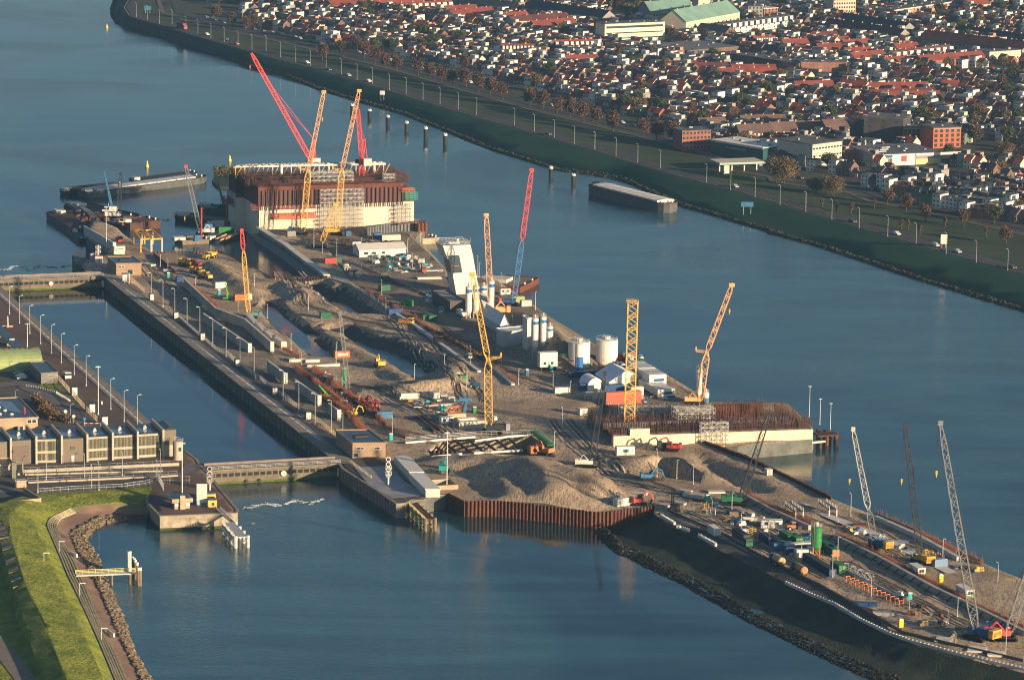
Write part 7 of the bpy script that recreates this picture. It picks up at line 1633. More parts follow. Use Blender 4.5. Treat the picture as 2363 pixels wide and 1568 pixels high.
CT = [  # crop, x, y, heading, colour, length, label
 ('D',1075,985,0,m_oran,6.1,"orange container with a white panel on its side, by the pond"),('G',1235,740,.1,m_lblue,6.1,"blue ribbed container with white stripes beside the rebar wall"),
 ('B',1200,1160,.1,m_red,5.5,"red container with a small window by the long white shed"),('B',1262,1150,.1,m_dkg,4,"green container next to the red one"),('B',1705,1330,0,m_dkg,4,"dark green and brown container on the haul yard"),('B',1700,1410,.2,m_dkg,4.6,"dark green skip below the green and brown container"),
 ('D',925,625,0,m_dkg,4.5,"green container between the two ponds"),('D',1565,595,.1,m_blue,6,"blue container at the end of the concrete chamber wall"),('D',1860,650,.2,m_dkg,4.5,"left dark green skip by the guide wall"),('D',1910,655,.2,m_dkg,4,"right dark green skip by the guide wall"),
 ('D',1200,1210,0,m_green,3,"small green box by the heap at the pond's end") if False else ('D',2195,1210,0,m_green,3.2,"small green container near the blue tractor"),('D',145,460,.1,m_oran,6,"orange container by the yellow and red crane"),('D',190,455,.1,m_concl,5,"cream container behind the orange one"),
 ('E',860,710,0,mat("pale_green_paint", (.30, .38, .12), .6),5,"pale green container beside the blue crane"),('E',930,745,0,m_concl,4.5,"cream box container at the water's edge"),('E',1700,1350,0,m_sal,9,"dark red container in front of the right tank"),('E',1530,1400,0,m_navy,19,"long dark blue container row in front of the left tank"),('E',1470,1520,0,m_blue,4.5,"blue container left of the arched tent"),
 ('E',1260,1555,0,m_white,6,"white container with a green stripe below the tanks"),('E',1850,1245,.2,m_red,6,"bright red container behind the right tank"),
 ('H',420,580,0,m_sal,13,"upper salmon red container stack left of the yellow mast") if False else ('H',440,605,0,m_sal,14,"long salmon red container stack beside the yellow mast"),('H',150,560,0,m_concl,5,"left cream container below the tents"),('H',215,555,0,m_concl,4.5,"right cream container below the tents"),('H',565,560,0,m_concl,5,"cream container behind the salmon stack"),('H',350,540,0,m_blue,8,"blue container behind the salmon stack"),
 ('J',1310,850,AXA-YR,m_navy,8,"dark blue open container by the green silo yard"),('J',1400,880,AXA-YR,m_dkg,8,"dark green open skip in the green silo yard"),('J',1495,830,AXA-YR,m_green,8,"large green container behind the skip"),('J',1585,865,AXA-YR,m_green,4.5,"small light green container in the silo yard"),('J',1415,920,0,m_lblue,4,"small blue container with a white window"),('J',1490,915,0,m_lblue,4,"plain blue container beside the small windowed one"),('J',1615,920,0,m_concl,11,"cream louvred container left of the green silo"),('J',1615,950,0,m_navy,10.5,"navy container under the cream louvred one"),
 ('J',1880,930,AXA-YR,m_dkg,9,"dark green container right of the green silo"),('J',1905,960,AXA-YR,m_dkg,7,"green and red container with a white panel right of the silo"),('J',1790,1090,AXA-YR,m_navy,22,"long navy open container row below the green silo"),('J',1965,1110,AXA-YR,m_green,7,"bright green container at the end of the navy row"),('J',1650,980,0,m_white,6,"white container at the foot of the green silo"),
 ('K',1580,1530,.1,mat("steel_blue_box", (.16, .25, .38), .6),4.5,"grey-blue container near the chevron crane"),('J',820,770,AXA-YR,m_white,6,"white container with a blue base above the road"),('I',1835,850,.35,m_white,7.5,"white and blue office container near the sheet piles"),
 ('I',1010,370,.1,m_oran,4.5,"tan orange container behind the orange excavator"),('G',1900,760,0,mat("beige_box", (.60, .42, .24), .7),7,"beige container behind the caravan"),('G',1990,800,0,m_white,7,"white flat-topped container in front of the largest crane"),('G',2040,830,0,m_concl,10,"row of pale ballast blocks near the largest crane"),
 ('B',840,910,0,mat("grey_box", (.25,.26,.24), .6),4,"grey cage container by the caisson foot"),('B',1640,930,0,m_lblue,4,"blue container right of the crawler cranes"),('B',1760,945,0,m_concl,9,"pale flat container near the bluish piles"),('B',1365,910,0,m_lblue,2.4,"small blue box beside the yellow crawler crane"),('B',1440,1010,0,m_white,4,"white box left of the long white shed"),
 ('A',1100,1165,0,m_white,5,"white container at the end of the far pale wall"),('A',1095,1195,0,m_concl,5,"pale blue container under the white one"),('A',1655,1450,0,m_blue,2.8,"small blue container on the sand by the middle wall"),('A',2030,1500,.1,m_white,5,"white container on teal crates near the dump trucks"),
 ('D',1690,515,0,m_green,4,"yellow-green container on the haul road"),('D',2600,0,0,m_blue,4,"") ]
for c in CT:
 if not c[6]: continue
 f, x, y, dh, m, L_, lb = c; p = pt(f, x, y)
 o = container("container", lb, p, YR + dh, m, L_=L_, H=4.6 if 'stack' in lb else 2.5, openm=m_dark if 'open' in lb else None, doorm=m_oran if 'green and red' in lb else None)
 if 'white panel on its' in lb:
  for k in range(3): mb = MB(); mb.box((-1.3 + k*1.5, -1.3, .75), (1.3, .06, 1.1)); mb.build("sign_panel", m_white, o)
for f, x, y, dh, m, L_, H_, kw, lb in (
 ('H',460,1080,-.1,m_white,6.5,2.9,dict(win=((0,1),), shutter=m_teal),"white cabin with teal shutters on the sand below the small caisson"),('J',1350,715,-.3,m_white,7,2.5,dict(),"white cabin on the haul road by the buttressed wall"),
 ('L',1375,590,AXA-YR,m_white,7,2.4,dict(base=m_green, endwin=2),"white and green cabin near the yellow chevron crane"),('L',1815,790,AXA-YR,m_white,8,2.4,dict(base=m_green, endwin=2),"white and green cabin near the tall grey crane"),
 ('G',1812,795,.1,m_white,5,2.4,dict(),"white caravan in front of the beige container"),('E',735,640,0,m_concl,4.5,2.6,dict(roofm=m_red),"small cream hut with a red roof edge on the quay"),('K',3,690,0,m_concl,2,2,dict(win=()),"tiny cream box on the dark sheet piles"),('H',70,715,0,m_concl,3,2.4,dict(win=()),"small white box left of the small caisson's rebar")):
 cabin("site_cabin", lb, pt(f, x, y), YR + dh, m, L_, 2.6, H_, **kw)
for f, x, y, m, lb in (('J',758,475,m_teal,"turquoise portable toilet on the lower haul road"),('L',1303,835,m_teal,"turquoise portable toilet near the orange trestles"),('L',1590,665,mat("toilet_yellow",(.75,.52,.02),.5),"yellow portable toilet below the grey-blue container"),('L',1222,1080,MATS["toilet_yellow"],"yellow portable toilet on the road edge"),('G',1298,945,m_teal,"turquoise toilet at the end of the rebar walls"),('D',2143,1190,m_teal,"turquoise toilet on the heap at the pond's end"),('G',2068,695,m_green,"green toilet right of the blue piling mast"),('G',1770,675,m_teal,"left turquoise toilet of a pair by the lattice section"),('G',1798,675,m_teal,"right turquoise toilet of a pair by the lattice section"),('D',918,1215,m_blue,"blue toilet between the rebar rows"),('G',688,405,m_blue,"blue box toilet on the slab by the trench"),('E',1165,1345,m_teal,"dark green toilet in front of the site office"),('E',940,1385,m_lblue,"blue and white toilet by the guide wall"),('E',300,1415,m_teal,"turquoise toilet on the sand left of the green box"),('A',1552,1410,m_teal,"turquoise toilet on the sand near the far brick house"),('B',175,1450,m_teal,"teal tank toilet beside the white container")):
 toilet("portable_toilet", lb, pt(f, x, y), YR, m)
for i, (x, y, lb) in enumerate(((1935,1235,"yellow dump truck nearest the closing sheet piles"),(1715,1300,"yellow dump truck furthest left on the pit floor"),(1820,1375,"yellow dump truck behind the front one of the line"),(1895,1420,"front yellow dump truck of the line below the heap"))): make_dumper(lb, pt('A', x, y), YR + (-2.4, -1.2, -1.2, -1.3)[i])
make_dumper("red and white dump truck in the middle of the line", pt('A', 1790, 1310), YR - 1.2, m_carr)
X1 = [('I',1105,385,2.1,m_oran,"orange excavator on top of the big sand heap",1.05,6.6),('G',1195,270,1.6,m_yel,"yellow excavator between pond and sand ridge",1.1,.6),('G',1055,620,-1.0,m_red,"upper red excavator beside the rebar trench",1.0,0),('G',1130,655,-1.2,m_red,"lower red excavator beside the rebar trench",1.0,0),('H',900,1040,2.6,m_red,"red excavator with raised arm in front of the small caisson",1.15,0),('H',800,1030,3.0,m_dark,"dark excavator with long arm in front of the small caisson",1.1,0),('G',1790,1240,1.2,m_teal,"turquoise excavator on the slope near the mast",1.2,.5),('J',130,500,.2,m_red,"red excavator with green cab behind the sheet piles",1.1,0),('J',220,275,-.2,m_lblue,"light blue tracked drilling machine on the haul road",1.1,0),('G',955,730,.5,m_yel,"yellow excavator inside the brown trench",1.0,0)]
for f, x, y, dh, m, lb, s_, z in X1:
 if lb: make_excavator(lb, pt(f, x, y, z), YR + dh, m, s=s_, cabm=m_green if 'green cab' in lb else None)
make_loader("dark blue tractor near the green container on the haul road", pt('E', 445, 1500), YR - .4, m_blue); make_loader("pale green tractor on the haul road beside the rebar", pt('E', 410, 1245), AXA, mat("pale_lime", (.4,.45,.2), .5))
make_tanker("upper tan tank trailer with a blue tractor on the lower road", pt('J', 1375, 1035), AXA, mat("tan_tank", (.50, .33, .16), .5, .2, .6), m_lblue); make_tanker("lower tan tank trailer with a rusty top on the lower road", pt('J', 1580, 1120), AXA, mat("rusty_tank", (.42, .20, .09), .6, .3, .9), m_dkg)
make_lorry("dark green tractor unit with a long flat-roofed trailer beside the road", pt('J', 1080, 860), AXA + math.pi, m_dkg, m_steel, 13, m_dark, 2.6)
make_lorry("red lorry near the scaffold yard", pt('B', 2140, 1245), YR + math.pi, m_red, m_concl, 10, None); make_lorry("white lorry beside the silo feet", pt('E', 335, 850), AXA, m_white, m_dark, 8, m_white, 1.5)
make_lorry("red mobile crane truck at the end of the far pale wall", pt('A', 1100, 1080), AXA + math.pi, m_red, m_red, 6, m_dark, .8); make_lorry("yellow truck between guide wall and pits", pt('D', 1670, 685), YR - .7, m_yel, m_yel, 6.5, m_oran, 1.0); make_lorry("orange tipper on the haul road", pt('D', 1965, 850), AXA + math.pi, m_oran, m_oran, 7, m_wood, 1.0)
for i, (x, y, dh) in enumerate(((1815,1350,.2),(1895,1300,.1),(1990,1285,-.2),(2000,1340,.2),(1940,1350,.3),(1870,1265,.2))): make_mixer("white concrete mixer truck behind the tents, %s in the group" % ordn(i), pt('E', x, y), AXA + math.pi + dh, m_white, m_carw if i % 2 else m_dkg, m_blue)
make_roller("orange road roller by the buttressed wall", pt('J', 1550, 735), YR, m_oran)
def bags(label, f, pairs, per, grp):
 k = 0
 for (x0, y0, x1, y1), n in zip(pairs, per):
  a, b = pt(f, x0, y0, -.3), pt(f, x1, y1, -.3)
  for i in range(n):
   p = a.lerp(b, i/max(1, n-1)); mb = MB(); mb.lathe((0,0,0), [(.42,0),(.55,.3),(.55,.85),(.4,1.05)], 8); mb.box((.2,0,1.0), (.12,.12,.45)); mb.box((-.2,.1,1.0), (.12,.12,.4)); o = mb.build("big_bag", m_white, loc=p); k += 1; tag(o, label % ordn(k-1), "big bag", grp)
bags("white big bag along the top of the dark bank, %s from the far end", 'J', ((335,620,455,690),(485,722,505,725),(535,740,585,755),(685,805,835,885)), (11,2,4,13), "white big bags on the bank")
for i in range(13):
 t = i/12; p = pt('L', 735 + 490*t, 660 + 225*t); o = thing("trestle", "orange trestle, %s from the far end of the row" % ordn(i), "trestle", p, YR + .3, "orange trestles in a row"); mb = MB()
 for s_ in (-1, 1): mb.beam((s_*.9, -.5, 0), (s_*.7, 0, 1.7), .16); mb.beam((s_*.9, .5, 0), (s_*.7, 0, 1.7), .16)
 mb.beam((-.9,0,1.7), (.9,0,1.7), .2); mb.build("frame", m_oran if True else m_red, o)
r_ = random.Random(21)
def stack(label, f, x, y, m, n=4, L_=6, W=1.2, H=.5, dh=0, grp=None, name="beam_stack", cat="stack"):
 o = thing(name, label, cat, pt(f, x, y), YR + dh, grp)
 for k in range(n): mb = MB(); mb.box((r_.uniform(-.3,.3), (k % 3 - 1)*W*1.05, (k//3)*H), (L_*r_.uniform(.85,1), W, H*.96)); mb.build("slab", m, o)
 return o
for f, x, y, m, n, L_, W, H, dh, lb in (('D',1690,1360,m_concl,4,8,1.6,1.1,0,"pale concrete block stack at the left of the block yard"),('D',1680,1330,m_concl,3,5,1.4,.9,.2,"small rough block stack behind the block yard"),('D',1790,1330,m_concl,3,4,1.3,.7,.1,"concrete block, second in the block yard"),('D',1860,1345,m_concl,5,3.4,1.3,.9,.3,"concrete block stack in the middle of the block yard"),('D',1920,1360,m_concl,5,3.4,1.4,1.2,.4,"tall concrete block stack right of the middle one"),('D',1995,1345,m_concl,3,3.2,1.3,.7,.2,"low concrete block stack at the right of the block yard"),('D',2060,1360,m_concl,2,3,1.2,.6,.4,"last concrete blocks at the right end of the block yard"),('D',1850,1410,m_concl,2,4,1.2,.5,0,"flat concrete slabs in front of the block yard"),('D',1960,1385,m_concl,2,3,1.2,.7,.3,"two concrete blocks in front of the block yard"),
 ('G',1770,620,m_concl,3,13,.5,.4,.12,"long white pipe bundle beside the orange lattice section"),('D',660,1020,m_concl,1,7,1.6,1.2,-.1,"left long concrete beam beyond the rebar trench"),('D',800,1025,m_concl,1,6,1.6,1.2,-.1,"right long concrete beam beyond the rebar trench"),('D',900,1065,m_concl,1,14,1.5,1.0,0,"long low concrete beam below the orange container"),
 ('J',100,400,m_concl,3,8,1.1,.6,-1.0,"long concrete beams behind the red excavator"),('J',560,380,m_concl,2,6,1.2,.7,-1.0,"concrete beams on the haul road, left stack"),('J',640,430,m_concl,6,8,1.0,.6,-1.0,"tall stack of concrete beams left of the turquoise toilet"),('J',515,490,m_conc,2,5,1.2,.7,-1.0,"grey concrete beams beside the road"),('J',370,510,m_conc,2,5,1.2,.7,-1.0,"grey beams near the dark drilling rig"),
 ('B',2110,1300,m_concl,4,12,1.2,.5,-.1,"long pale beams beside the leaning tower, upper stack"),('B',2120,1230,m_concl,3,9,1.2,.5,-.1,"pale beams behind the red lorry"),('A',1565,1345,m_concl,3,6,1,.8,0,"pale concrete beams by the low rusty piles"),('A',1370,1290,m_concl,3,7,1,.7,-1.1,"beams lying on the sand left of the low rusty piles"),
 ('G',1560,740,m_rust,3,9,.8,.5,.0,"rusty steel bundle left of the two girders"),('K',840,1160,m_rust,6,5,.9,.35,-.3,"rust-red steel stack near the blue crane"),('L',1640,880,m_rust,1,3,1,.5,0,"") ,('L',1400,880,m_rustd,4,4,.7,.3,0,"brown timber scraps beside the turquoise toilet"),('L',1210,290,m_steel,2,7,2,.2,-.4,"flat grey steel plates between the blue and yellow cranes"),('L',1275,400,m_lblue,1,3,3.2,.15,-.4,"pale blue steel plate on the sand"),
 ('J',830,370,m_concl,1,6,3,.6,-.2,"pale concrete trough beside the black crawler crane"),('L',1620,1200,m_concl,4,5,2,.25,-.5,"pale slabs along the road edge, left group"),('L',1930,1290,m_concl,5,6,2,.25,-.5,"pale slabs along the road edge, middle group"),('L',2100,1330,m_concl,4,5,2,.3,-.5,"pale slabs along the road edge, right group"),('L',900,880,m_blue,6,7,.7,.5,-.5,"blue steel frames stacked beside the road"),('L',1060,970,m_steel,6,7,.6,.5,-.5,"grey and blue steel frames stacked beside the road"),
 ('H',1330,1010,m_yel,6,2.4,1.2,.5,0,"bright timber formwork stack at the caisson scaffold"),('J',1000,600,m_wood,7,3,.9,.5,-.4,"brown timber pile below the black crane"),('J',1130,640,m_white,4,4,1,.6,-.5,"white bags and hoses beside the haul road"),('J',1240,690,m_wood,5,3,.8,.5,-.5,"scrap timber left of the white cabin"),('J',1460,735,m_steel,3,4,1.2,.4,0,"grey covered stack left of the orange roller"),('J',1520,955,m_white,3,2,1.2,.8,0,"white boxes in the green silo yard")):
 if lb: stack(lb, f, x, y, m, n, L_, W, H, dh)
for x0, y0, x1, y1, lb in ((1545,740,1700,870,"left brown steel girder lying on the yard"),(1590,735,1760,865,"right brown steel girder lying on the yard")):
 a, b = pt('G', x0, y0), pt('G', x1, y1); mb = MB(); mb.beam(a + V3(0,0,.9), b + V3(0,0,.9), 1.3, .15); mb.beam(a + V3(0,0,.1), b + V3(0,0,.1), 1.3, .15); mb.beam(a + V3(0,0,.5), b + V3(0,0,.5), .3, .8); tag(mb.build("steel_girder", m_rustd), lb, "girder")
o = thing("lattice_section", "orange lattice boom section lying beside the turquoise toilets", "boom section"); mb = MB(); lattice(mb, pt('G', 1810, 665, 1), pt('G', 1935, 650, 1), 1.8, 1.8, .2, .12); mb.build("frame", m_oran, o)
o = thing("lattice_section", "long grey lattice sections lying behind the orange trestles", "boom section"); mb = MB(); lattice(mb, pt('L', 720, 520, 1), pt('L', 950, 625, 1), 2, 2, .18, .12); mb.build("frame", m_steel, o)
for i, (x, y) in enumerate(((1550, 560), (1860, 540))):
 o = thing("access_bridge", ("left", "right")[i] + " white-railed steel ramp bridge near the dark sheet piles", "bridge"); a, b = pt('J', x - 40, y - 60, 2.2), pt('J', x + 60, y + 10, 2.2); mb = MB(); mb.beam(a, b, 2.6, .5); mb.build("deck", m_dark, o); s_ = V3((b-a).y, -(b-a).x).normalized()*1.3; mb = MB()
 for k in (-1, 1): railing(mb, [a + s_*k, b + s_*k], 1.4, 1.5, .14, 2)
 mb.build("railing", m_white, o); mb = MB()
 for k in (-1, 1): mb.beam(b + s_*k, b + s_*k - V3(0,0,2.2), .4)
 mb.build("leg", m_white, o)
a, b = pt('L', 720, 570), pt('L', 1175, 800); mb = MB(); mb.cyl(a + V3(0,0,.5), b + V3(0,0,.5), .4, n=8); tag(mb.build("pipe", m_concl), "long grey-white pipe lying beside the orange trestles", "pipe")
ln = pts('L', 170, 675, 430, 795, 620, 870, 860, 1015, 1100, 1130, 1300, 1205, 1700, 1315, 2100, 1410, 2400, 1480)
o = thing("barrier_row", "long row of pale concrete barriers along the outer road edge", "barrier"); mb = MB(); strip_wall(mb, ln, -.3, .55, .6); mb.build("concrete_base", m_concl, o)
q = resample(ln, 1.5); mb = MB()
for p in q: mb.box((p.x, p.y, .55), (.4, .5, .2))
o_ = mb.build("barrier_tooth", m_white, o); o_['kind'] = 'stuff'
ln = pts('J', 400, 560, 640, 670, 870, 760, 1200, 950, 1500, 1110, 1800, 1250, 2361, 1568) + pts('L', 1250, 1140, 1700, 1250, 2361, 1400); o = thing("road_wall", "low dark retaining wall between the road and the haul track", "wall"); mb = MB(); strip_wall(mb, ln, 0, .9, .5); mb.build("wall", mat("dark_wall", (.07,.068,.062), .9, .3, .4), o)
def clutter(n, f, poly, label, grp, seed, mats, smin=.5, smax=2.2):
 rr = random.Random(seed); P_ = pts(f, *poly); xs = [p.x for p in P_]; ys = [p.y for p in P_]; k = 0; c = 0
 while k < n and c < n*20:
  c += 1; x, y = rr.uniform(min(xs), max(xs)), rr.uniform(min(ys), max(ys))
  if poly_sd(np.array([[x, y]]), P_)[0] < 0: continue
  z = zof(IA, IZ, (x, y)); m = rr.choice(mats); s_ = rr.uniform(smin, smax); mb = MB(); t = rr.random(); rz = rr.uniform(0, 3)
  if t < .4:
   mb.box((0,0,0), (s_*1.4, s_*.8, s_*.4), 0); mb.box((.1,0,s_*.4), (s_*1.1, s_*.7, s_*.3), .2)
  elif t < .7:
   for j in range(5): mb.beam((-s_, (j-2)*.25, .15), (s_, (j-2)*.25 + rr.uniform(-.2,.2), .15 + .1*(j % 2)), .18)
  else:
   for a_ in (-1, 1):
    for b_ in (-1, 1): mb.beam((a_*s_*.6, b_*s_*.4, 0), (a_*s_*.6, b_*s_*.4, s_*.9), .12)
   for zz in (.1, .5, .9):
    mb.beam((-s_*.6, -s_*.4, s_*zz), (s_*.6, -s_*.4, s_*zz), .12); mb.beam((-s_*.6, s_*.4, s_*zz), (s_*.6, s_*.4, s_*zz), .12)
  o = mb.build(grp.replace(" ", "_").rstrip("s"), m, loc=(x, y, z)); o.rotation_euler.z = rz; tag(o, "%s, %s in from its left edge" % (label, ordn(k)) if n < 80 else label, "building material", grp); o['_x'] = x; k += 1
 L_ = sorted([o for o in COL.objects if o.get('group') == grp and '_x' in o.keys()], key=lambda o: o['_x'])
 for i, o in enumerate(L_): o['label'] = "%s, %s from left" % (label, ordn(i)) if i < 80 else label; del o['_x']
mm = [m_steel, m_white, m_concl, m_blue, m_wood, m_rust, m_yel, m_dark, m_teal]
clutter(75, 'B', (1580,1110,1950,1090,2150,1180,2100,1250,1700,1260,1600,1180), "bundle of scaffold parts in the yard behind the tower", "scaffold yard bundles", 1, [m_steel, m_steel, m_white, m_concl, m_dark, m_blue, m_teal], .8, 2.4)
clutter(50, 'B', (880,910,1560,860,1700,930,1850,990,1500,1020,1000,1030), "stored material between the cranes and the white shed", "materials by the cranes", 2, [m_dark, m_rustd, m_wood, m_rust, m_white, m_dark])
clutter(28, 'B', (1280,1180,1400,1180,1480,1280,1430,1300), "material on the strip beside the new lock wall", "materials by the lock wall", 3, mm)
clutter(40, 'E', (1180,1250,1320,1300,1650,1330,1700,1370,1300,1400,1000,1300), "material around the batching plant and tanks", "plant materials", 4, mm)
clutter(24, 'E', (0,600,150,650,150,820,0,700), "blue and white material beside the tower annex", "annex materials", 5, [m_blue, m_lblue, m_white, m_dark])
clutter(34, 'G', (1450,600,2100,560,2350,800,2300,900,1800,830), "material on the yard left of the largest crane", "yard materials", 6, mm)
clutter(60, 'J', (300,470,900,700,1250,880,1700,1000,1750,780,1250,600,700,400), "material along the lower haul road", "haul road materials", 7, mm)
clutter(45, 'L', (600,100,900,200,1500,400,2000,560,2100,640,1500,480,900,300), "material between the cranes and the outer wall", "outer wall materials", 8, mm)
clutter(26, 'L', (1200,800,1600,960,2000,1160,1800,1230,1300,1000), "material beside the road at lower right", "lower right materials", 9, [m_wood, m_rust, m_concl, m_dark])
clutter(45, 'A', (620,790,800,790,1150,880,1150,930,900,900,700,900), "rusty steel on the far left work barges", "barge materials", 10, [m_rust, m_rustd, m_wood, m_dark, m_rust])
clutter(30, 'D', (600,1000,900,1100,1250,1450,1150,1480,800,1200), "formwork piece beside the rebar rows", "trench materials", 11, [m_wood, m_concl, m_white, m_rust])
clutter(34, 'H', (60,560,600,540,900,560,300,640), "material between tents and the small caisson", "tent yard materials", 12, mm)
clutter(40, 'H', (500,960,1100,700,2100,700,2100,820,1100,860), "material on the small caisson's slab", "caisson materials", 13, [m_dark, m_steel, m_white, m_wood, m_rustd])
tr = random.Random(3); m_trk = mat("wheel_track_mud", (.085, .07, .056), .95, .3, .3); m_pal = mat("dried_pale_mud", (.42, .345, .26), .95, .25, .3)
IZf = lambda p: zof(IA, IZ, p)
for ln in (pts('D', 1600, 600, 1900, 900, 2200, 1200, 2361, 1400), pts('G', 900, 420, 1200, 480, 1480, 620, 1900, 900), pts('E', 0, 860, 480, 1180, 860, 1420, 1350, 1568), pts('I', 1250, 60, 1500, 330, 1800, 560, 2361, 760), pts('J', 0, 330, 500, 420, 1000, 580, 1330, 790), pts('B', 1300, 1090, 1600, 1200, 2000, 1380, 2300, 1500), pts('L', 720, 470, 1300, 800, 2000, 1150), pts('K', 200, 980, 900, 1200, 1500, 1500), pts('A', 1400, 1250, 1500, 1400, 1700, 1560), pts('D', 600, 200, 800, 500, 1200, 620, 1560, 700), pts('J', 700, 560, 1250, 830, 2000, 1180)):
 for k in range(4):
  o_ = tr.uniform(-6, 6); q = []
  for p in resample(ln, 18): q.append(p + V3(o_ + tr.uniform(-1, 1), o_*.3 + tr.uniform(-1, 1)))
  for s_ in (-.9, .9): drape([p + V3(s_, 0) for p in q], tr.uniform(.35, .8), .16, IZf, "wheel_track", m_pal if k % 3 == 0 else m_trk, step=3)
# ============================================================= TOWN
FZf = lambda p: 0.0
m_tile = mat("red_roof_tiles", (.20, .052, .036), .85, .25, .12, .03, 3); m_tiled = mat("dark_red_tiles", (.10, .035, .032), .85, .3, .12); m_tileb = mat("brown_tiles", (.13, .085, .07), .85, .25, .12); m_slate = mat("black_slate", (.035, .04, .05), .7, .3, .12)
m_bitu = mat("bitumen_roof", (.07, .072, .075), .9, .35, .15, col2=(.17, .165, .16)); m_copper = mat("green_copper", (.17, .30, .25), .7, .15, .1)
m_br = [mat("house_red_brick", (.26, .11, .075), .9, .2, .3), mat("house_brown_brick", (.15, .095, .075), .9, .2, .3), mat("house_pink_brick", (.40, .24, .18), .9, .12, .3), mat("house_white", (.68, .65, .58), .8, .08, .3), mat("house_cream", (.55, .48, .37), .8, .08, .3), mat("house_dark", (.06, .055, .055), .8, .2, .3), mat("house_grey", (.26, .26, .25), .8, .12, .3), mat("house_green", (.12, .16, .12), .8, .12, .3)]
ROOFN = {0: 'flat', 1: 'flat', 2: 'flat', 3: 'red gabled', 4: 'dark gabled', 5: 'flat', 6: 'dormered red', 7: 'flat'}
def win_mesh(w, h):
 me = MB(); me.box((0, 0, 0), (w, .14, h)); return me
def block(label, a, b, dep, h, wm, rm, kind='flat', nx=6, nz=2, hr=None, name="building", cat="building", wm2=None, group=None, wsz=(1.1, 1.3), band=None, wside=0):
 "long building with its front along a -> b and its depth away from the camera"
 o = thing(name, label, cat, a, 0, group); v = b - a; d = v.normalized(); L_ = v.length; n = V3(-d.y, d.x); n = n if n.y > 0 else -n; yw = math.atan2(d.y, d.x)
 mb = MB(); q = [V3(0,0), v, v + n*dep, n*dep]; mb.poly(q, -.5, h); wl = mb.build("wall", wm, o); mb = MB()
 if kind == 'flat':
  e = [d*-.3 - n*.3, v + d*.3 - n*.3, v + d*.3 + n*(dep+.3), d*-.3 + n*(dep+.3)]; mb.poly(e, h + .003, h + .35); mb.build("roof", rm, o); mb = MB()
  for k in range(max(1, int(L_/9))): c = v*((k + .5)/max(1, int(L_/9))) + n*(dep*rnd.uniform(.3,.7)); mb.box((c.x, c.y, h + .35), (rnd.uniform(.8,2.2), rnd.uniform(.8,2), rnd.uniform(.4,1.3)), yw)
  o_ = mb.build("roof_boxes", m_br[6], o); o_['kind'] = 'stuff'
 else:
  hr = hr or h + dep*.38; e = [(d*-.3 - n*.4, h-.1), (v + d*.3 - n*.4, h-.1), (v + d*.3 + n*dep*.5, hr), (d*-.3 + n*dep*.5, hr), (v + d*.3 + n*(dep+.4), h-.1), (d*-.3 + n*(dep+.4), h-.1)]
  mb.add([(p.x, p.y, z) for p, z in e] + [(p.x, p.y, z + .2) for p, z in e], [(6,7,8,9),(9,8,10,11),(0,3,2,1),(3,5,4,2),(0,1,7,6),(5,11,10,4),(1,2,8,7),(2,4,10,8),(0,6,9,3),(3,9,11,5)]); rf = mb.build("roof", rm, o)
  mb = MB(); mb.add([(0,0,h), ((n*dep).x, (n*dep).y, h), ((n*dep/2).x, (n*dep/2).y, hr-.05)], [(0,1,2)]); mb.add([(v.x,v.y,h), ((v+n*dep).x, (v+n*dep).y, h), ((v+n*dep/2).x, (v+n*dep/2).y, hr-.05)], [(2,1,0)]); mb.build("gable_wall", wm, o)
  for k in range(min(10, max(1, int(L_/9)))):
   mb = MB(); c = v*((k + .5)/max(1, min(10, int(L_/9)))) + n*(dep*.5); mb.box((c.x, c.y, hr-.3), (.9,.9,1.2), yw); mb.build("chimney", m_br[2], o)
  if kind == 'dormer':
   for k in range(nx):
    c = v*((k + .5)/nx) + n*(dep*.14); mb = MB(); mb.box((c.x, c.y, h), (L_/nx*.55, dep*.3, (hr-h)*.75), yw); mb.build("dormer", m_br[3], o)
 if band:
  mb = MB(); c = v/2 - n*.06; mb.box((c.x, c.y, h-.7), (L_, .14, .7), yw); mb.build("eaves_band", band, o)
 me = None
 for j in range(nz):
  for i in range(nx):
   if nx*nz > 100: break
   c = v*((i + .5)/nx) - n*.03; z = (j + .32)*(h - (.6 if band else 0))/nz
   if me is None: x = win_mesh(min(wsz[0], L_/nx*.75), wsz[1]).build("window", wm2 or m_glass, o); me = x
   else: x = me.copy(); COL.objects.link(x)
   x.location = (c.x, c.y, z); x.rotation_euler = (0, 0, yw)
 return o
def P2(f, x0, y0, x1, y1): return pt(f, x0, y0), pt(f, x1, y1)
def hh(f, x, y, yt): return top(f, x, yt, pt(f, x, y)).z
LM = []
def LMK(label, f, x0, y0, x1, y1, yt, dep, wm, rm, kind='flat', nx=6, nz=2, **k):
 a, b = P2(f, x0, y0, x1, y1); h = max(2.5, hh(f, x0, y0, yt)); o = block(label, a, b, dep, h, m_br[wm] if isinstance(wm, int) else wm, rm, kind, nx, nz, **k); d = (b-a).normalized(); n = V3(-d.y, d.x)
 f_ = 48 if dep > 19 else 28 if dep > 12 else 12; LM.append([a - n*f_ - d*3, b - n*f_ + d*3, b + n*(dep+2) + d*3, a + n*(dep+2) - d*3]); return o, h
m_of = mat("office_cream", (.70, .64, .44), .7, .05, .3)
o, h = LMK("long cream four-storey office block with flat roof at the top centre", 'O', 42, 400, 595, 375, 225, 13, m_of, m_bitu, nx=1, nz=1, wsz=(.1,.1)); a, b = P2('O', 42, 400, 595, 375)
for j in range(3): mb = MB(); v = b - a; mb.box(((v/2).x - .1, (v/2).y - .15, h*(.2 + .28*j)), (v.length*.94, .15, h*.06 if j < 2 else h*.12), math.atan2(v.y, v.x)); mb.build("window_band", m_glass, o)
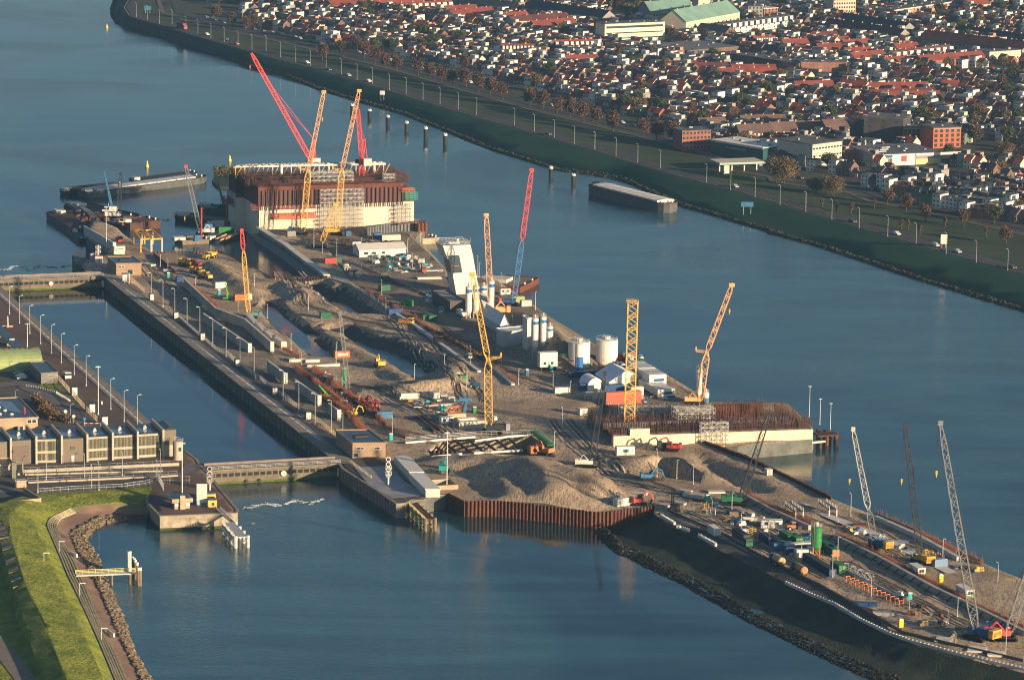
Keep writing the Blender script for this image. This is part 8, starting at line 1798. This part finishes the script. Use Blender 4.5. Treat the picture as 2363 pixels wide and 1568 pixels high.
LMK("grey wing with teal copper roof behind the cream office block", 'O', 460, 235, 870, 215, 105, 16, 6, m_copper, 'gable', 16, 2, hr=None)
o, h = LMK("tall beige slab tower rising above the copper-roofed hall", 'O', 905, 165, 1015, 160, -120, 9, 4, m_bitu, nx=0, nz=0)
LMK("long cream hall with pale green copper roof in front of the slab tower", 'O', 790, 350, 1285, 255, 205, 20, 4, m_copper, 'gable', 14, 1, wsz=(1.4, 3.5))
LMK("dark brown apartment row with black roof below the green-roofed hall", 'O', 880, 345, 1150, 375, 280, 12, 1, m_slate, 'gable', 12, 2)
LMK("long white terrace with white dormers below the brick flats", 'O', 1160, 325, 1790, 240, 268, 11, 3, m_slate, 'dormer', 12, 2)
LMK("huge flat grey roof of the low sports hall in the town", 'O', 820, 520, 1290, 480, 470, 42, 1, mat("grey_roof_sheet", (.15,.15,.155), .9, .08, .05), nx=0, nz=0)
LMK("brick and cream tower block at the top right", 'Q', 602, 165, 805, 160, -90, 14, 4, m_bitu, nx=9, nz=7, wsz=(1.0, 1.4))
LMK("small white cube building near the tower block", 'Q', 285, 130, 360, 125, 50, 12, 3, m_bitu, nx=2, nz=2)
LMK("red brick flats with white roof units near the top", 'O', 1510, 190, 1640, 180, 85, 14, 0, m_br[3], nx=4, nz=4); LMK("grey flats joined left of the red brick flats", 'O', 1365, 190, 1500, 190, 60, 14, 6, m_bitu, nx=4, nz=4)
LMK("long brown apartment slab with pale roof edge, top right", 'Q', 815, 130, 1160, 185, 60, 12, 1, m_bitu, nx=14, nz=3, band=m_br[3]); LMK("cream and brick apartment slab with balconies, top right", 'Q', 1160, 185, 1690, 105, 95, 12, 2, m_bitu, nx=16, nz=3, band=m_br[3])
LMK("long grey terrace with dark red roof running below the tower block", 'Q', 505, 300, 1200, 400, 235, 12, 6, m_tiled, 'gable', 22, 2); LMK("second grey terrace with black roof behind the dark red one", 'Q', 640, 235, 1240, 330, 180, 12, 6, m_slate, 'gable', 18, 2)
LMK("very long shopping terrace with purple-brown roof at the right", 'Q', 1390, 430, 2340, 540, 355, 14, 6, m_tiled, 'gable', 26, 2); LMK("black-roofed terrace behind the shopping terrace", 'Q', 1720, 330, 2400, 430, 300, 12, 6, m_slate, 'gable', 20, 2); LMK("pale flat corner building at the end of the shopping terrace", 'Q', 2040, 590, 2330, 570, 480, 10, 4, m_bitu, nx=5, nz=1)
LMK("long grey-white gallery flats with black roof, top centre left half", 'N', 545, 40, 1480, 130, -5, 12, 6, m_slate, 'gable', 32, 3); LMK("long grey-white gallery flats with black roof, top centre right half", 'N', 1610, 140, 2330, 245, 60, 12, 6, m_slate, 'gable', 30, 3)
LMK("long dark brick apartments with green balconies in mid town", 'O', 1225, 600, 1830, 690, 500, 14, 1, m_bitu, nx=24, nz=3); LMK("end wing of the dark brick apartments facing the camera", 'O', 1850, 690, 2275, 690, 575, 14, 0, m_bitu, nx=12, nz=3, wm2=m_br[7])
GR = mat("bright_green_panels", (.03, .30, .16), .6, .1, .3)
LMK("cream terrace with red roof left of the green terraces", 'Q', 270, 860, 620, 850, 822, 11, 3, m_tile, 'gable', 12, 1); LMK("green and white terrace with red roof, left wing", 'Q', 640, 850, 880, 872, 800, 11, 3, m_tile, 'gable', 10, 2, wm2=GR); LMK("green and white terrace with red roof, middle wing", 'Q', 885, 870, 1050, 868, 825, 10, 7, m_tile, 'gable', 8, 2, wm2=m_br[3]); LMK("long green and white terrace with red roof, right wing", 'Q', 1060, 865, 1495, 858, 825, 10, 3, m_tile, 'gable', 18, 2, wm2=GR)
LMK("red-roofed terrace with white windows below the green terraces", 'Q', 1060, 955, 1600, 950, 920, 11, 3, m_tile, 'gable', 22, 1)
LMK("big dark apartment block with sloping grey ends near the store", 'Q', 880, 1290, 1240, 1310, 1085, 22, 5, m_bitu, nx=3, nz=4); RB = mat("orange_red_brick", (.42, .12, .06), .85, .12, .4)
LMK("orange-red brick apartment block with mansard, left wing", 'Q', 1245, 1310, 1400, 1310, 1180, 14, RB, m_bitu, nx=4, nz=3, wsz=(1.6, 1.7), band=m_br[2]); LMK("orange-red brick apartment block with mansard, right wing", 'Q', 1520, 1370, 1775, 1360, 1185, 16, RB, m_bitu, nx=5, nz=4, wsz=(1.8, 1.8), band=m_br[2])
o, h = LMK("large grey DIY store with a white front and yellow and navy sign", 'Q', 975, 1535, 1600, 1510, 1430, 34, 6, mat("store_roof", (.12,.12,.13), .9, .2, .05), nx=0, nz=0)
a, b = P2('Q', 975, 1535, 1600, 1510); v = b - a; n = V3(-v.y, v.x).normalized(); yw = math.atan2(v.y, v.x); L_ = v.length
for s0, s1, z0, z1, m, nm in ((0, .6, .1, h, m_br[3], "white_front"), (.06, .27, 1.3, h*.95, m_blue, "navy_sign"), (.06, .27, .5, h*.45, m_yel, "yellow_sign"), (.4, .48, h*.35, h*.85, m_carr, "red_sign"), (.62, .98, .2, h*.5, mat("warm_white_panel", (.65,.5,.25), .6), "yellow_front"), (.62, 1.3, h*.8, h*1.02, m_br[3], "canopy_edge")):
 c = v*((s0+s1)/2) - n*(.1 if 'front' in nm else .2); mb = MB(); mb.box((c.x, c.y, z0), (L_*(s1-s0), .12, z1-z0), yw); mb.build(nm, m, o)
t_ = text(o, "MULTIMATE", tuple(v*.165 - n*.35 + V3(0, 0, h*.55)), 1.75, m_white, rz=yw, name="sign_lettering")
for i in range(5): c = v*(.2 + .11*i) + n*(8 + (i % 3)*7); mb = MB(); mb.box((c.x, c.y, h+.35), (6 if i < 3 else 1.5, 1.5, .5), yw + .3); mb.build("skylight", m_steel, o)
o, h = LMK("tall cream windowed theatre-like block with grey side", 'O', 1955, 1545, 2228, 1510, 1335, 26, 4, m_bitu, nx=10, nz=3, wsz=(1.6, .9))
o, h = LMK("glass car showroom with white curved roof", 'O', 1020, 1420, 1500, 1500, 1290, 20, mat("green_glass", (.03,.09,.09), .15, spec=.8), m_br[3], nx=0, nz=0, band=m_br[3]); a, b = P2('O', 1020, 1420, 1500, 1500); v = b-a; n = V3(-v.y, v.x).normalized()
text(o, "A.V.D KEIZER OCCASIONS", tuple(v*.5 - n*.6 + V3(0,0,h*.62)), 1.3, m_white, rz=math.atan2(v.y, v.x))
LMK("low white wing right of the glass showroom", 'O', 1520, 1465, 1700, 1440, 1390, 14, 3, m_bitu, nx=3, nz=1); LMK("dark brick flats left of the glass showroom", 'O', 755, 1390, 1020, 1380, 1210, 13, 0, m_bitu, nx=8, nz=4)
for lb, x0, y0, x1, y1, yt in (("brown-roofed houses with white dormers behind the showroom", 1290, 1300, 1600, 1290, 1235), ("brown-roofed terrace high above the showroom, left", 940, 1215, 1185, 1205, 1175), ("long brown-roofed terrace with skylights right of the showroom", 1600, 1270, 2080, 1250, 1215), ("brown-roofed terrace behind the long one", 1320, 1190, 1730, 1180, 1155), ("brown-roofed houses near the dark apartments", 2090, 1290, 2300, 1280, 1190)): LMK(lb, 'O', x0, y0, x1, y1, yt, 12, 1, m_tileb, 'gable', 8, 2, wm2=m_br[3])
p = pt('R', 1480, 560); o = thing("petrol_station", "petrol station canopy with a green edge by the dike road", "petrol station", p, YR); mb = MB(); mb.box((4, 8, 4.6), (26, 16, .9)); mb.build("canopy", mat("canopy_edge_green", (.25,.42,.32), .5), o); mb = MB(); mb.box((4, 8, 5.5), (25.4, 15.4, .1)); mb.build("canopy_top", m_br[4], o)
for k in range(4): mb = MB(); mb.box((-6 + k*7, 8, 0), (.6,.6,4.6)); mb.build("column", m_white, o)
mb = MB(); mb.box((-5, 1, 0), (3, 2, 4.2)); mb.build("shop", m_concl, o)
RR = [('N',0,60,530,25,20),('N',250,90,690,60,60),('N',450,120,960,95,80),('N',960,185,1340,150,150),('N',1420,200,1660,180,175),('N',1500,245,2030,210,205),('N',1710,290,2090,255,248),('N',900,135,1190,120,110),('N',1400,520,1700,520,465),('O',565,640,900,640,620),('O',780,655,1200,650,640),('O',1220,680,1625,680,655),('O',1100,720,1640,710,690),('O',1700,460,1935,450,420),('O',1440,420,1640,410,395),('Q',430,385,660,370,355),('Q',590,420,770,410,400),('Q',720,450,960,435,425),('Q',480,495,710,480,465),('Q',800,590,1095,560,545),('Q',1170,560,1720,500,525),('Q',1100,620,1390,600,590),('Q',1420,620,2000,575,570),('Q',1200,500,1410,480,465),('Q',730,530,970,520,500),('Q',960,920,1560,900,890),('Q',700,910,860,905,895),('Q',1600,830,1760,835,800),('Q',1380,40,1700,10,0),('Q',1860,110,2050,90,60),('O',160,660,290,660,640),('N',1960,600,2300,590,570),('N',1840,480,2260,470,430),('M',2130,60,2361,30,20),('N',-160,110,180,70,60)]
for i, (f, x0, y0, x1, y1, yt) in enumerate(RR):
 q = "far left" if (FR[f][0] + x0/2.3) < 1450 else "upper left" if (FR[f][0] + x0/2.3) < 2300 else "middle" if (FR[f][0] + x0/2.3) < 3100 else "right"
 LMK("red-tiled terrace in the %s part of the town, %s of these rows" % (q, ordn(i)), f, x0, y0 + 14, x1, y1 + 14, yt - 4, 9, (3, 4, 0, 3)[i % 4], m_tile if i % 5 else m_tiled, 'dormer' if i % 6 == 2 else 'gable', 9, 1, name="terraced_row", group="red-tiled terraces")
def house_kind(k):
 o = thing("house", "x", "house", (0, 0, 0), 0, "small houses of the town"); W, D0 = 6.0, 9.0; H = (5.8, 8.2, 3.2, 5.4, 5.6, 8.0, 4.6, 6.4)[k]; wm = (0, 3, 2, 4, 1, 6, 0, 7)[k]
 mb = MB(); mb.box((0, D0/2, -.4), (W, D0, H + .4)); mb.build("wall", m_br[wm], o)
 if ROOFN[k] == 'flat':
  mb = MB(); mb.box((0, D0/2, H + .003), (W + .3, D0 + .3, .3)); mb.build("roof", m_bitu, o)
  if k in (0, 5, 7): mb = MB(); mb.box((.2, D0*.62, H + .3), (W*.8, D0*.45, 2.5)); t = mb.build("roof_extension", m_br[(2, 0, 0, 0, 0, 6, 0, 5)[k]], o); mb = MB(); mb.box((.2, D0*.62 - D0*.225 - .05, H + 1.0), (W*.5, .12, 1.1)); mb.build("window", m_glass, t)
 else:
  hr = H + 3.4; mb = MB(); e = [(-W/2-.1, -.4, H-.1), (W/2+.1, -.4, H-.1), (W/2+.1, D0/2, hr), (-W/2-.1, D0/2, hr), (W/2+.1, D0+.4, H-.1), (-W/2-.1, D0+.4, H-.1)]
  mb.add(e, [(0,1,2,3),(3,2,4,5)]); mb.add([(-W/2,0,H),(-W/2,D0,H),(-W/2,D0/2,hr-.1),(W/2,0,H),(W/2,D0,H),(W/2,D0/2,hr-.1)], [(0,1,2),(5,4,3)], 1); rf = mb.build("roof", [m_tile if k != 4 else m_slate, m_br[wm]], o)
  mb = MB(); mb.box((W*.3, D0/2, hr-.4), (.8,.8,1.2)); mb.build("chimney", m_br[2], rf)
  if k == 6: mb = MB(); mb.box((0, D0*.25, H), (3.4, D0*.4, 2.2)); t = mb.build("dormer", m_br[3], o); mb = MB(); mb.box((0, D0*.25-D0*.2-.05, H+.7), (2.6,.12,1.1)); mb.build("window", m_glass, t)
 for j in range(int(H//2.7)):
  for s_ in (-1.5, 1.4): mb = MB(); mb.box((s_, -.04, .9 + j*2.75), (1.3, .16, 1.3)); f = mb.build("window", m_br[3], o); mb = MB(); mb.box((s_, -.09, 1.0 + j*2.75), (1.1, .14, 1.1)); mb.build("pane", m_glass, f)
 mb = MB(); mb.box((0, D0 + 1.5, -.3), (W*.6, 3.4, 2.9)); mb.build("annex", m_br[(1, 6, 5, 4)[k % 4]], o)
 return o
HK = [house_kind(k) for k in range(8)]
for o in HK: o.location = (0, 0, -400)
townp = [pt(f, x, y) for f, x, y in (('M', 1180, 40), ('M', 1200, 190), ('M', 1500, 320), ('M', 2361, 480), ('N', 500, 560), ('N', 1100, 700), ('N', 1600, 840), ('N', 2361, 1060), ('O', 740, 1250), ('O', 1000, 1500), ('R', 1900, 500), ('S', 640, 300), ('S', 980, 420), ('S', 1380, 545), ('S', 1900, 690), ('S', 2361, 780), ('S', 2700, 860), ('Q', 2700, -60), ('Q', 0, -60), ('O', 0, -60), ('N', 0, -60))]
NOH = [pts('S', 1250, -60, 2361, -60, 2361, 60, 1800, 130, 1250, 130), pts('O', 620, 230, 900, 230, 900, 360, 620, 360), pts('Q', 1500, 640, 2361, 600, 2361, 740, 1700, 740), pts('O', 0, -60, 450, -60, 450, 200, 0, 200), pts('R', 1350, 520, 1800, 480, 2150, 560, 2150, 640, 1750, 640), pts('Q', 1850, 1380, 2361, 1300, 2361, 1530, 1900, 1560)] + LM
W_ = V3(math.cos(R(-40)), math.sin(R(-40))); Wn = V3(-W_.y, W_.x); HS = .8; Wa = math.atan2(W_.y, W_.x)
cand = []; c0 = pt('S', 640, 300); hr_ = random.Random(33)
for r0 in range(-40, 75):
 off = hr_.uniform(-6, 6); s0 = -1300.0; gap = 0
 while s0 < 1200:
  if hr_.random() < .045: s0 += hr_.uniform(7, 15)
  p = c0 + W_*(s0 + off) + Wn*(r0*17.0 + (r0 % 2)*4.5 + hr_.uniform(-.8, .8)); cand.append((r0, p)); s0 += 6.04*HS
A_ = np.array([(p.x, p.y) for _, p in cand]); ok = poly_sd(A_, townp) > 6
for q in NOH: ok &= poly_sd(A_, q) < 3.2
px = [CR.transposed() @ (p - V3(0, 0, CAMZ)) for _, p in cand]
vis = [(-q.z > 0 and abs(q.x/q.z) < 1215/FPX and abs(q.y/q.z) < 805/FPX) for q in px]
hs = [(r0, p) for (r0, p), a_, b_ in zip(cand, ok, vis) if a_ and b_]; hs.sort(key=lambda t: -t[1].y); hs = hs[::-1]
mul = [0,0,0,1,2,3,4,4,5,5,6,7,1,0,4,6,3,1]; rowsd = {}; run = 0; kk = 0
names8 = ["two-storey brick house with a pink roof extension", "three-storey white house", "low pink brick house", "cream house with a red tiled roof", "brown brick house with a black gable roof", "three-storey grey house with a grey top floor", "brick house with a red roof and white dormer", "green-grey house with a black top floor"]
near = sorted(range(len(hs)), key=lambda i: hs[i][1].y)[:288]; nearset = set(near); merged = MB()
for i, (r0, p) in enumerate(hs):
 if run <= 0: run = hr_.randint(1, 5); kk = hr_.choice(mul if p.y > 2050 or hr_.random() < .25 else (0,0,2,5,7,1,5,0,2,1,2,1))
 run -= 1; k = kk; sc = hr_.uniform(.8, 1.15)*HS
 if i in nearset:
  o = dup(HK[k], p, Wa + (math.pi if False else 0), "x", sc=(HS, HS, sc)); rowsd.setdefault(r0, []).append((p.dot(W_), o, k))
 else:
  H = (5.8, 8.2, 3.2, 5.4, 5.6, 8.0, 4.6, 6.4)[k]*sc; c = p + Wn*3.6; merged.box((c.x, c.y, -.3), (4.83, 7.2, H), Wa, (0, 3, 2, 4, 1, 6, 0, 7)[k])
  if ROOFN[k] == 'flat': merged.box((c.x, c.y, H-.29), (4.95, 7.4, .3), Wa, 8); c2 = c + Wn*1.1; (merged.box((c2.x, c2.y, H), (4, 3.4, 2.0), Wa, 2 if k == 0 else 3 if i % 2 == 0 else 4) if k in (0, 5, 7) else None)
  else:
   q = [p - W_*2.5 - Wn*.3, p + W_*2.5 - Wn*.3, p + W_*2.5 + Wn*3.6, p - W_*2.5 + Wn*3.6, p + W_*2.5 + Wn*7.5, p - W_*2.5 + Wn*7.5]; zz = (H-.3, H-.3, H+2.4, H+2.4, H-.3, H-.3); merged.add([(a_.x, a_.y, z) for a_, z in zip(q, zz)], [(0,1,2,3),(3,2,4,5)], 9 if k != 4 else 10); merged.add([(a_.x, a_.y, z) for a_, z in zip(q, zz)], [(0,3,5),(1,4,2)], (0, 3, 2, 4, 1, 6, 0, 7)[k])
  for j in range(int(H//2.1)):
   for s_ in (-1.1, 1.1): a_ = p + W_*s_ - Wn*.03; merged.box((a_.x, a_.y, .7 + j*2.1), (1.1, .12, .95), Wa, 3 if (j + i) % 3 == 0 else 11)
o = merged.build("distant_houses", m_br + [m_bitu, m_tile, m_slate, m_glass]); o['kind'] = 'stuff'
for ri, r0 in enumerate(sorted(rowsd)):
 L_ = sorted(rowsd[r0], key=lambda t: t[0])
 for i, (_, o, k) in enumerate(L_): o['label'] = "%s, %s from left, %s row back" % (names8[k], ordn(i), ordn(ri))
for o in HK:
 for c in list(o.children_recursive): bpy.data.objects.remove(c)
 bpy.data.objects.remove(o)
def tree_kind(name, m, h, r, n, seed, upright=1.0, leaf=.42):
 o = thing(name, "x", "tree"); rr = random.Random(seed); mb = MB(); mb.cyl((0,0,-.3), (0,0,h*.45), .32, .2, 7)
 for _ in range(8): a = Vector((0,0,h*rr.uniform(.3,.45))); b = Vector((rr.uniform(-r,r)*.6, rr.uniform(-r,r)*.6, h*rr.uniform(.55,.85))); mb.cyl(a, b, .13, .05, 5)
 mb.build("trunk", mat("bark", (.06,.045,.035), .9), o); mb = MB(); lobes = []
 for _ in range(11):
  t = rr.uniform(0, 6.28); q = rr.uniform(0, r*.62); lobes.append((Vector((q*math.cos(t), q*math.sin(t), h*(.42 + .42*rr.random()**.8))), r*rr.uniform(.34,.55)))
 for c, lr in lobes: leafblob(mb, c, lr*1.15, n//11, leaf, rr, upright, .3)
 mb.build("crown", m, o); return o
m_rus = mat("russet_leaves", (.055, .034, .025), .9, 0, .25, col2=(.13, .075, .05)); m_brn = mat("brown_autumn_leaves", (.07, .055, .03), .9, 0, .25, col2=(.17, .12, .06)); m_olv = mat("olive_leaves", (.028, .042, .018), .9, 0, .25, col2=(.09, .10, .035))
TK = [tree_kind("autumn_tree", m_rus, 9.5, 4.2, 1700, 1, 1.35), tree_kind("broad_tree", m_brn, 10, 5.2, 2000, 2), tree_kind("green_tree", m_olv, 10, 4.8, 1900, 3), tree_kind("young_tree", m_rus, 5.5, 1.2, 240, 5, 1.5, .3), tree_kind("giant_tree", m_brn, 12, 9.5, 6500, 6, .9)]
for o in TK: o.location = (0, 0, -400)
TR = [(N_, x, y) for N_, x, y in (('N',130,545),('N',230,600),('N',330,640),('N',437,665),('N',630,700),('N',735,730),('N',845,765),('N',945,790),('N',1070,805),('N',1185,850),('N',1295,890),('N',1410,920),('N',1665,985),('N',1785,1010),('N',1910,1055),('N',2028,1095),('N',2155,1130),('N',2285,1165),('O',120,1215),('O',395,1260),('O',520,1300),('O',675,1320),('M',1080,200),('M',1220,250),('M',1340,290),('M',2050,560),('M',2245,530),('M',1430,270))]
for i, (f, x, y) in enumerate(TR): o = dup(TK[0], pt(f, x, y), i*1.3, "russet street tree in the row behind the dike, %s from left" % ordn(i), sc=rnd.uniform(1.0, 1.2)); o['group'] = "russet tree row behind the dike"
for i, (x, y) in enumerate(((1100,505),(1275,570),(1455,660),(500,540),(628,570),(768,590),(980,545),(1632,705),(1805,710),(2010,800),(2195,870),(1225,740),(1290,740),(1400,775))):
 k = 0 if i in (0,1,2,8,10) else 3; o = dup(TK[k], pt('S', x, y), i, "%s tree on the verge at the right, %s of its kind" % ("russet" if k == 0 else "thin young", ordn(i)), sc=.85 if k == 0 else 1.1); o['group'] = "verge trees at the right"
for lb, f, x, y, s_ in (("huge bare-brown tree beside the petrol station", 'R', 1930, 660, 1.05), ("large dark tree left of the pair on the grass", 'S', 450, 400, .6), ("large brown tree right of the pair on the grass", 'S', 610, 420, .75), ("big russet tree at the right edge by the store car park", 'Q', 2200, 1470, .7)): dup(TK[4], pt(f, x, y), 1, lb, sc=s_)
tr_ = random.Random(9); k = 0; hA = np.array([(p.x, p.y) for _, p in hs]); spots = []
while k < 230:
 x, y = tr_.uniform(pt('N', 0, 300).x, 420), tr_.uniform(1600, 2950); q = CR.transposed() @ Vector((x, y, -CAMZ))
 if abs(q.x/q.z) > 1200/FPX or abs(q.y/q.z) > 830/FPX or poly_sd(np.array([[x, y]]), townp)[0] < 4: continue
 if any(poly_sd(np.array([[x, y]]), L_)[0] > -1 for L_ in LM): continue
 if np.min(np.hypot(hA[:, 0] - x, hA[:, 1] - y)) < 4.6 and tr_.random() < .7: continue
 spots.append((x, y)); k += 1
spots += [(p.x, p.y) for p in [pt('O', tr_.uniform(20, 800), tr_.uniform(20, 150)) for _ in range(28)]] + [(p.x, p.y) for p in [pt('M', tr_.uniform(900, 1600), tr_.uniform(0, 60)) for _ in range(14)]]
for i, (x, y) in enumerate(sorted(spots, key=lambda s: s[0]/s[1])):
 t = tr_.choice((0, 1, 1, 2, 2)); o = dup(TK[t], (x, y, 0), i, "%s tree among the houses, %s from left" % (("russet", "brown broad", "dark green")[t], ordn(i)), sc=tr_.uniform(.6, 1.05)); o['group'] = "trees among the houses"
for o in TK:
 for c in list(o.children_recursive): bpy.data.objects.remove(c)
 bpy.data.objects.remove(o)
d_in = [p + (verge[min(i, len(verge)-1)] - p).normalized()*0 for i, p in enumerate(dtop)]
def inland(ln, t):
 q = []
 for i, p in enumerate(ln): d = (ln[min(i+1, len(ln)-1)] - ln[max(i-1, 0)]).normalized(); q.append(V3(p.x - d.y*t, p.y + d.x*t, 0))
 return q
zd = lambda p: 1.0 - float(np.clip((line_dt(np.array([[p.x, p.y]]), dtop)[0][0] - 10)/18, 0, 1))
rd = inland(dtop, 8); drape(rd, 8, .2, zd, "road", m_asph, step=8); drape(inland(dtop, 2.6), .8, .22, zd, "road_edge", mat("pale_verge", (.22,.20,.15), .95, .3, .1), step=8); drape(inland(verge, 3), 3, .25, zd, "path", mat("cycle_path", (.13,.10,.085), .9, .2, .1), step=8); drape(inland(verge, 16), 8, .2, zd, "road", m_asph, step=8)
LP = [('M',335,158),('M',438,185),('M',548,220),('M',665,225),('M',793,285),('M',903,320),('M',1023,355),('M',1145,390),('M',1273,425),('M',1401,460),('M',1531,468),('M',1665,530),('M',1805,577),('M',1942,608),('M',2085,625),('M',2225,690),('N',65,740),('N',208,775),('N',363,835),('N',517,870),('N',673,920),('N',830,962),('N',998,1010),('N',1168,1062),('N',1518,1160),('N',1700,1215),('N',1885,1270),('N',2070,1330),('N',2258,1382),('R',182,345),('R',378,400),('R',578,460),('R',788,518),('R',1213,648),('R',1435,712),('R',1660,778),('R',1890,850),('R',2125,915),('S',348,570),('S',588,640),('S',840,718),('S',1103,800),('S',1365,865),('S',1642,955),('S',1920,1033),('S',2210,1112)]
LP.sort(key=lambda t: uv(*t)[0])
for i, (f, x, y) in enumerate(LP): o = dup(lampA, pt(f, x, y, 1), 2.6, "curved lamp post on the dike road, %s from left" % ordn(i), sc=(.8, .8, .85)); o['group'] = "lamp posts on the dike road"
CRP = {}
def carp(kind):
 if kind not in CRP: CRP[kind] = make_car({'w': m_carw, 's': m_cars, 'd': m_card, 'r': m_carr, 'b': m_carb}[kind], "x"); CRP[kind].location = (0,0,-400)
 return CRP[kind]
cn = dict(w="white", s="silver", d="black", r="red", b="dark blue")
for i, (f, x, y, k) in enumerate((('S',780,665,'d'),('S',1185,780,'w'),('S',1540,885,'w'),('S',1745,945,'s'),('S',2250,1090,'d'),('R',1475,690,'s'),('N',170,755,'w'),('N',1830,1245,'d'),('M',2290,702,'s'),('M',1908,585,'w'),('M',2110,648,'d'),('M',1260,412,'r'),('M',1165,368,'d'),('M',985,325,'w'))):
 d = dtop[10] - dtop[6] if f in 'SR' else dtop[7] - dtop[4]; o = dup(carp(k), pt(f, x, y, 1.25), math.atan2(d.y, d.x), "%s car driving on the dike road, %s in the list from the right" % (cn[k], ordn(i)), sc=1.15); o['group'] = "cars on the dike road"
pr_ = random.Random(5); i = 0; vl = inland(verge, 22)
qq = resample(vl, 6.2)[20:]
for p in qq:
 if pr_.random() < .5 or i >= 75: continue
 k = pr_.choice('wssddb'); o = dup(carp(k), (p.x, p.y, .3), math.atan2(vl[8].y - vl[5].y, vl[8].x - vl[5].x), "%s car parked along the street behind the verge, %s from left" % (cn[k], ordn(i)), sc=1.05); o['group'] = "cars parked behind the verge"; i += 1
for j in range(60):
 p = pt('Q', pr_.uniform(1550, 2340), pr_.uniform(640, 720)) if j < 42 else pt('Q', pr_.uniform(1700, 2150), pr_.uniform(1470, 1540)); k = pr_.choice('wwssdr'); o = dup(carp(k), (p.x, p.y, .05), Wa + pr_.choice((0, 1.57)), "%s car on the %s car park, %s one" % (cn[k], "upper right" if j < 42 else "store", ordn(j)), sc=1.1); o['group'] = "cars on the town car parks"
for o in CRP.values():
 for c in list(o.children_recursive): bpy.data.objects.remove(c)
 bpy.data.objects.remove(o)
o = make_lorry("red articulated lorry on the dike road at the far left", pt('M', 755, 265, 1.2), math.atan2((dtop[5]-dtop[3]).y, (dtop[5]-dtop[3]).x), m_carr, m_dark, 15, mat("trailer_maroon", (.20,.03,.035), .6), 2.8)
for lb, f, x, y, w_, h_, m in (("blue motorway sign at the far left bend", 'M', 440, 120, 5, 3, m_lblue), ("white and blue panel on the dike slope near the barge", 'R', 1588, 905, 6, 2.4, m_lblue), ("white panel on the dike slope further left", 'N', 298, 905, 3, 2.4, m_white), ("white sign board at the dike road", 'S', 1620, 905, 3, 4.5, m_white)):
 o = thing("road_sign", lb, "sign", pt(f, x, y, -1 if 'slope' in lb else 1)); mb = MB(); mb.box((0,0,2), (w_,.15,h_)); mb.build("panel", m, o)
 for k in (-.3, .3): mb = MB(); mb.cyl((k*w_,.1,-2), (k*w_,.1,2.2), .1, n=6); mb.build("post", m_steel, o)
fr = random.Random(8); mb = MB()
for f, x0, y0, x1, y1, n_ in (('F', 2330, 1150, 2361, 1130, 1), ('G', -60, 1560, 700, 1500, 170), ('A', 0, 1320, 650, 1300, 130), ('A', 1380, 860, 1560, 880, 40)):
 for _ in range(n_):
  t = fr.random(); p = pt(f, x0 + (x1-x0)*t, y0 + (y1-y0)*t + 14*math.sin(t*17 + fr.random()) + fr.gauss(0, 5), -4.96); a = fr.uniform(0, 3); l = fr.uniform(.3, 1.5); w_ = fr.uniform(.04, .12); d = V3(math.cos(a)*l, math.sin(a)*l*.6); n = V3(-d.y, d.x).normalized()*w_
  u_ = V3(0, 0, .1); mb.quad(p - d - n, p + d - n, p + d + n + u_, p - d + n + u_)
o = mb.build("foam", mat("foam_white", (.5, .55, .55), .8)); o['kind'] = 'stuff'
# ============================================================= HAZE
hz = MB(); hz.box((0, 2000, -7.5), (5200, 4700, 320)); o = hz.build("haze", None or mat("haze_tmp", (1,1,1))); o['kind'] = 'stuff'
hm = bpy.data.materials.new("haze_air"); hm.use_nodes = True; nt = hm.node_tree; nt.nodes.clear(); out = nt.nodes.new("ShaderNodeOutputMaterial"); pv = nt.nodes.new("ShaderNodeVolumePrincipled")
pv.inputs["Color"].default_value = (.40, .68, .86, 1); pv.inputs["Density"].default_value = .00011; pv.inputs["Anisotropy"].default_value = 0.65
nt.links.new(pv.outputs[0], out.inputs["Volume"]); o.data.materials.clear(); o.data.materials.append(hm)
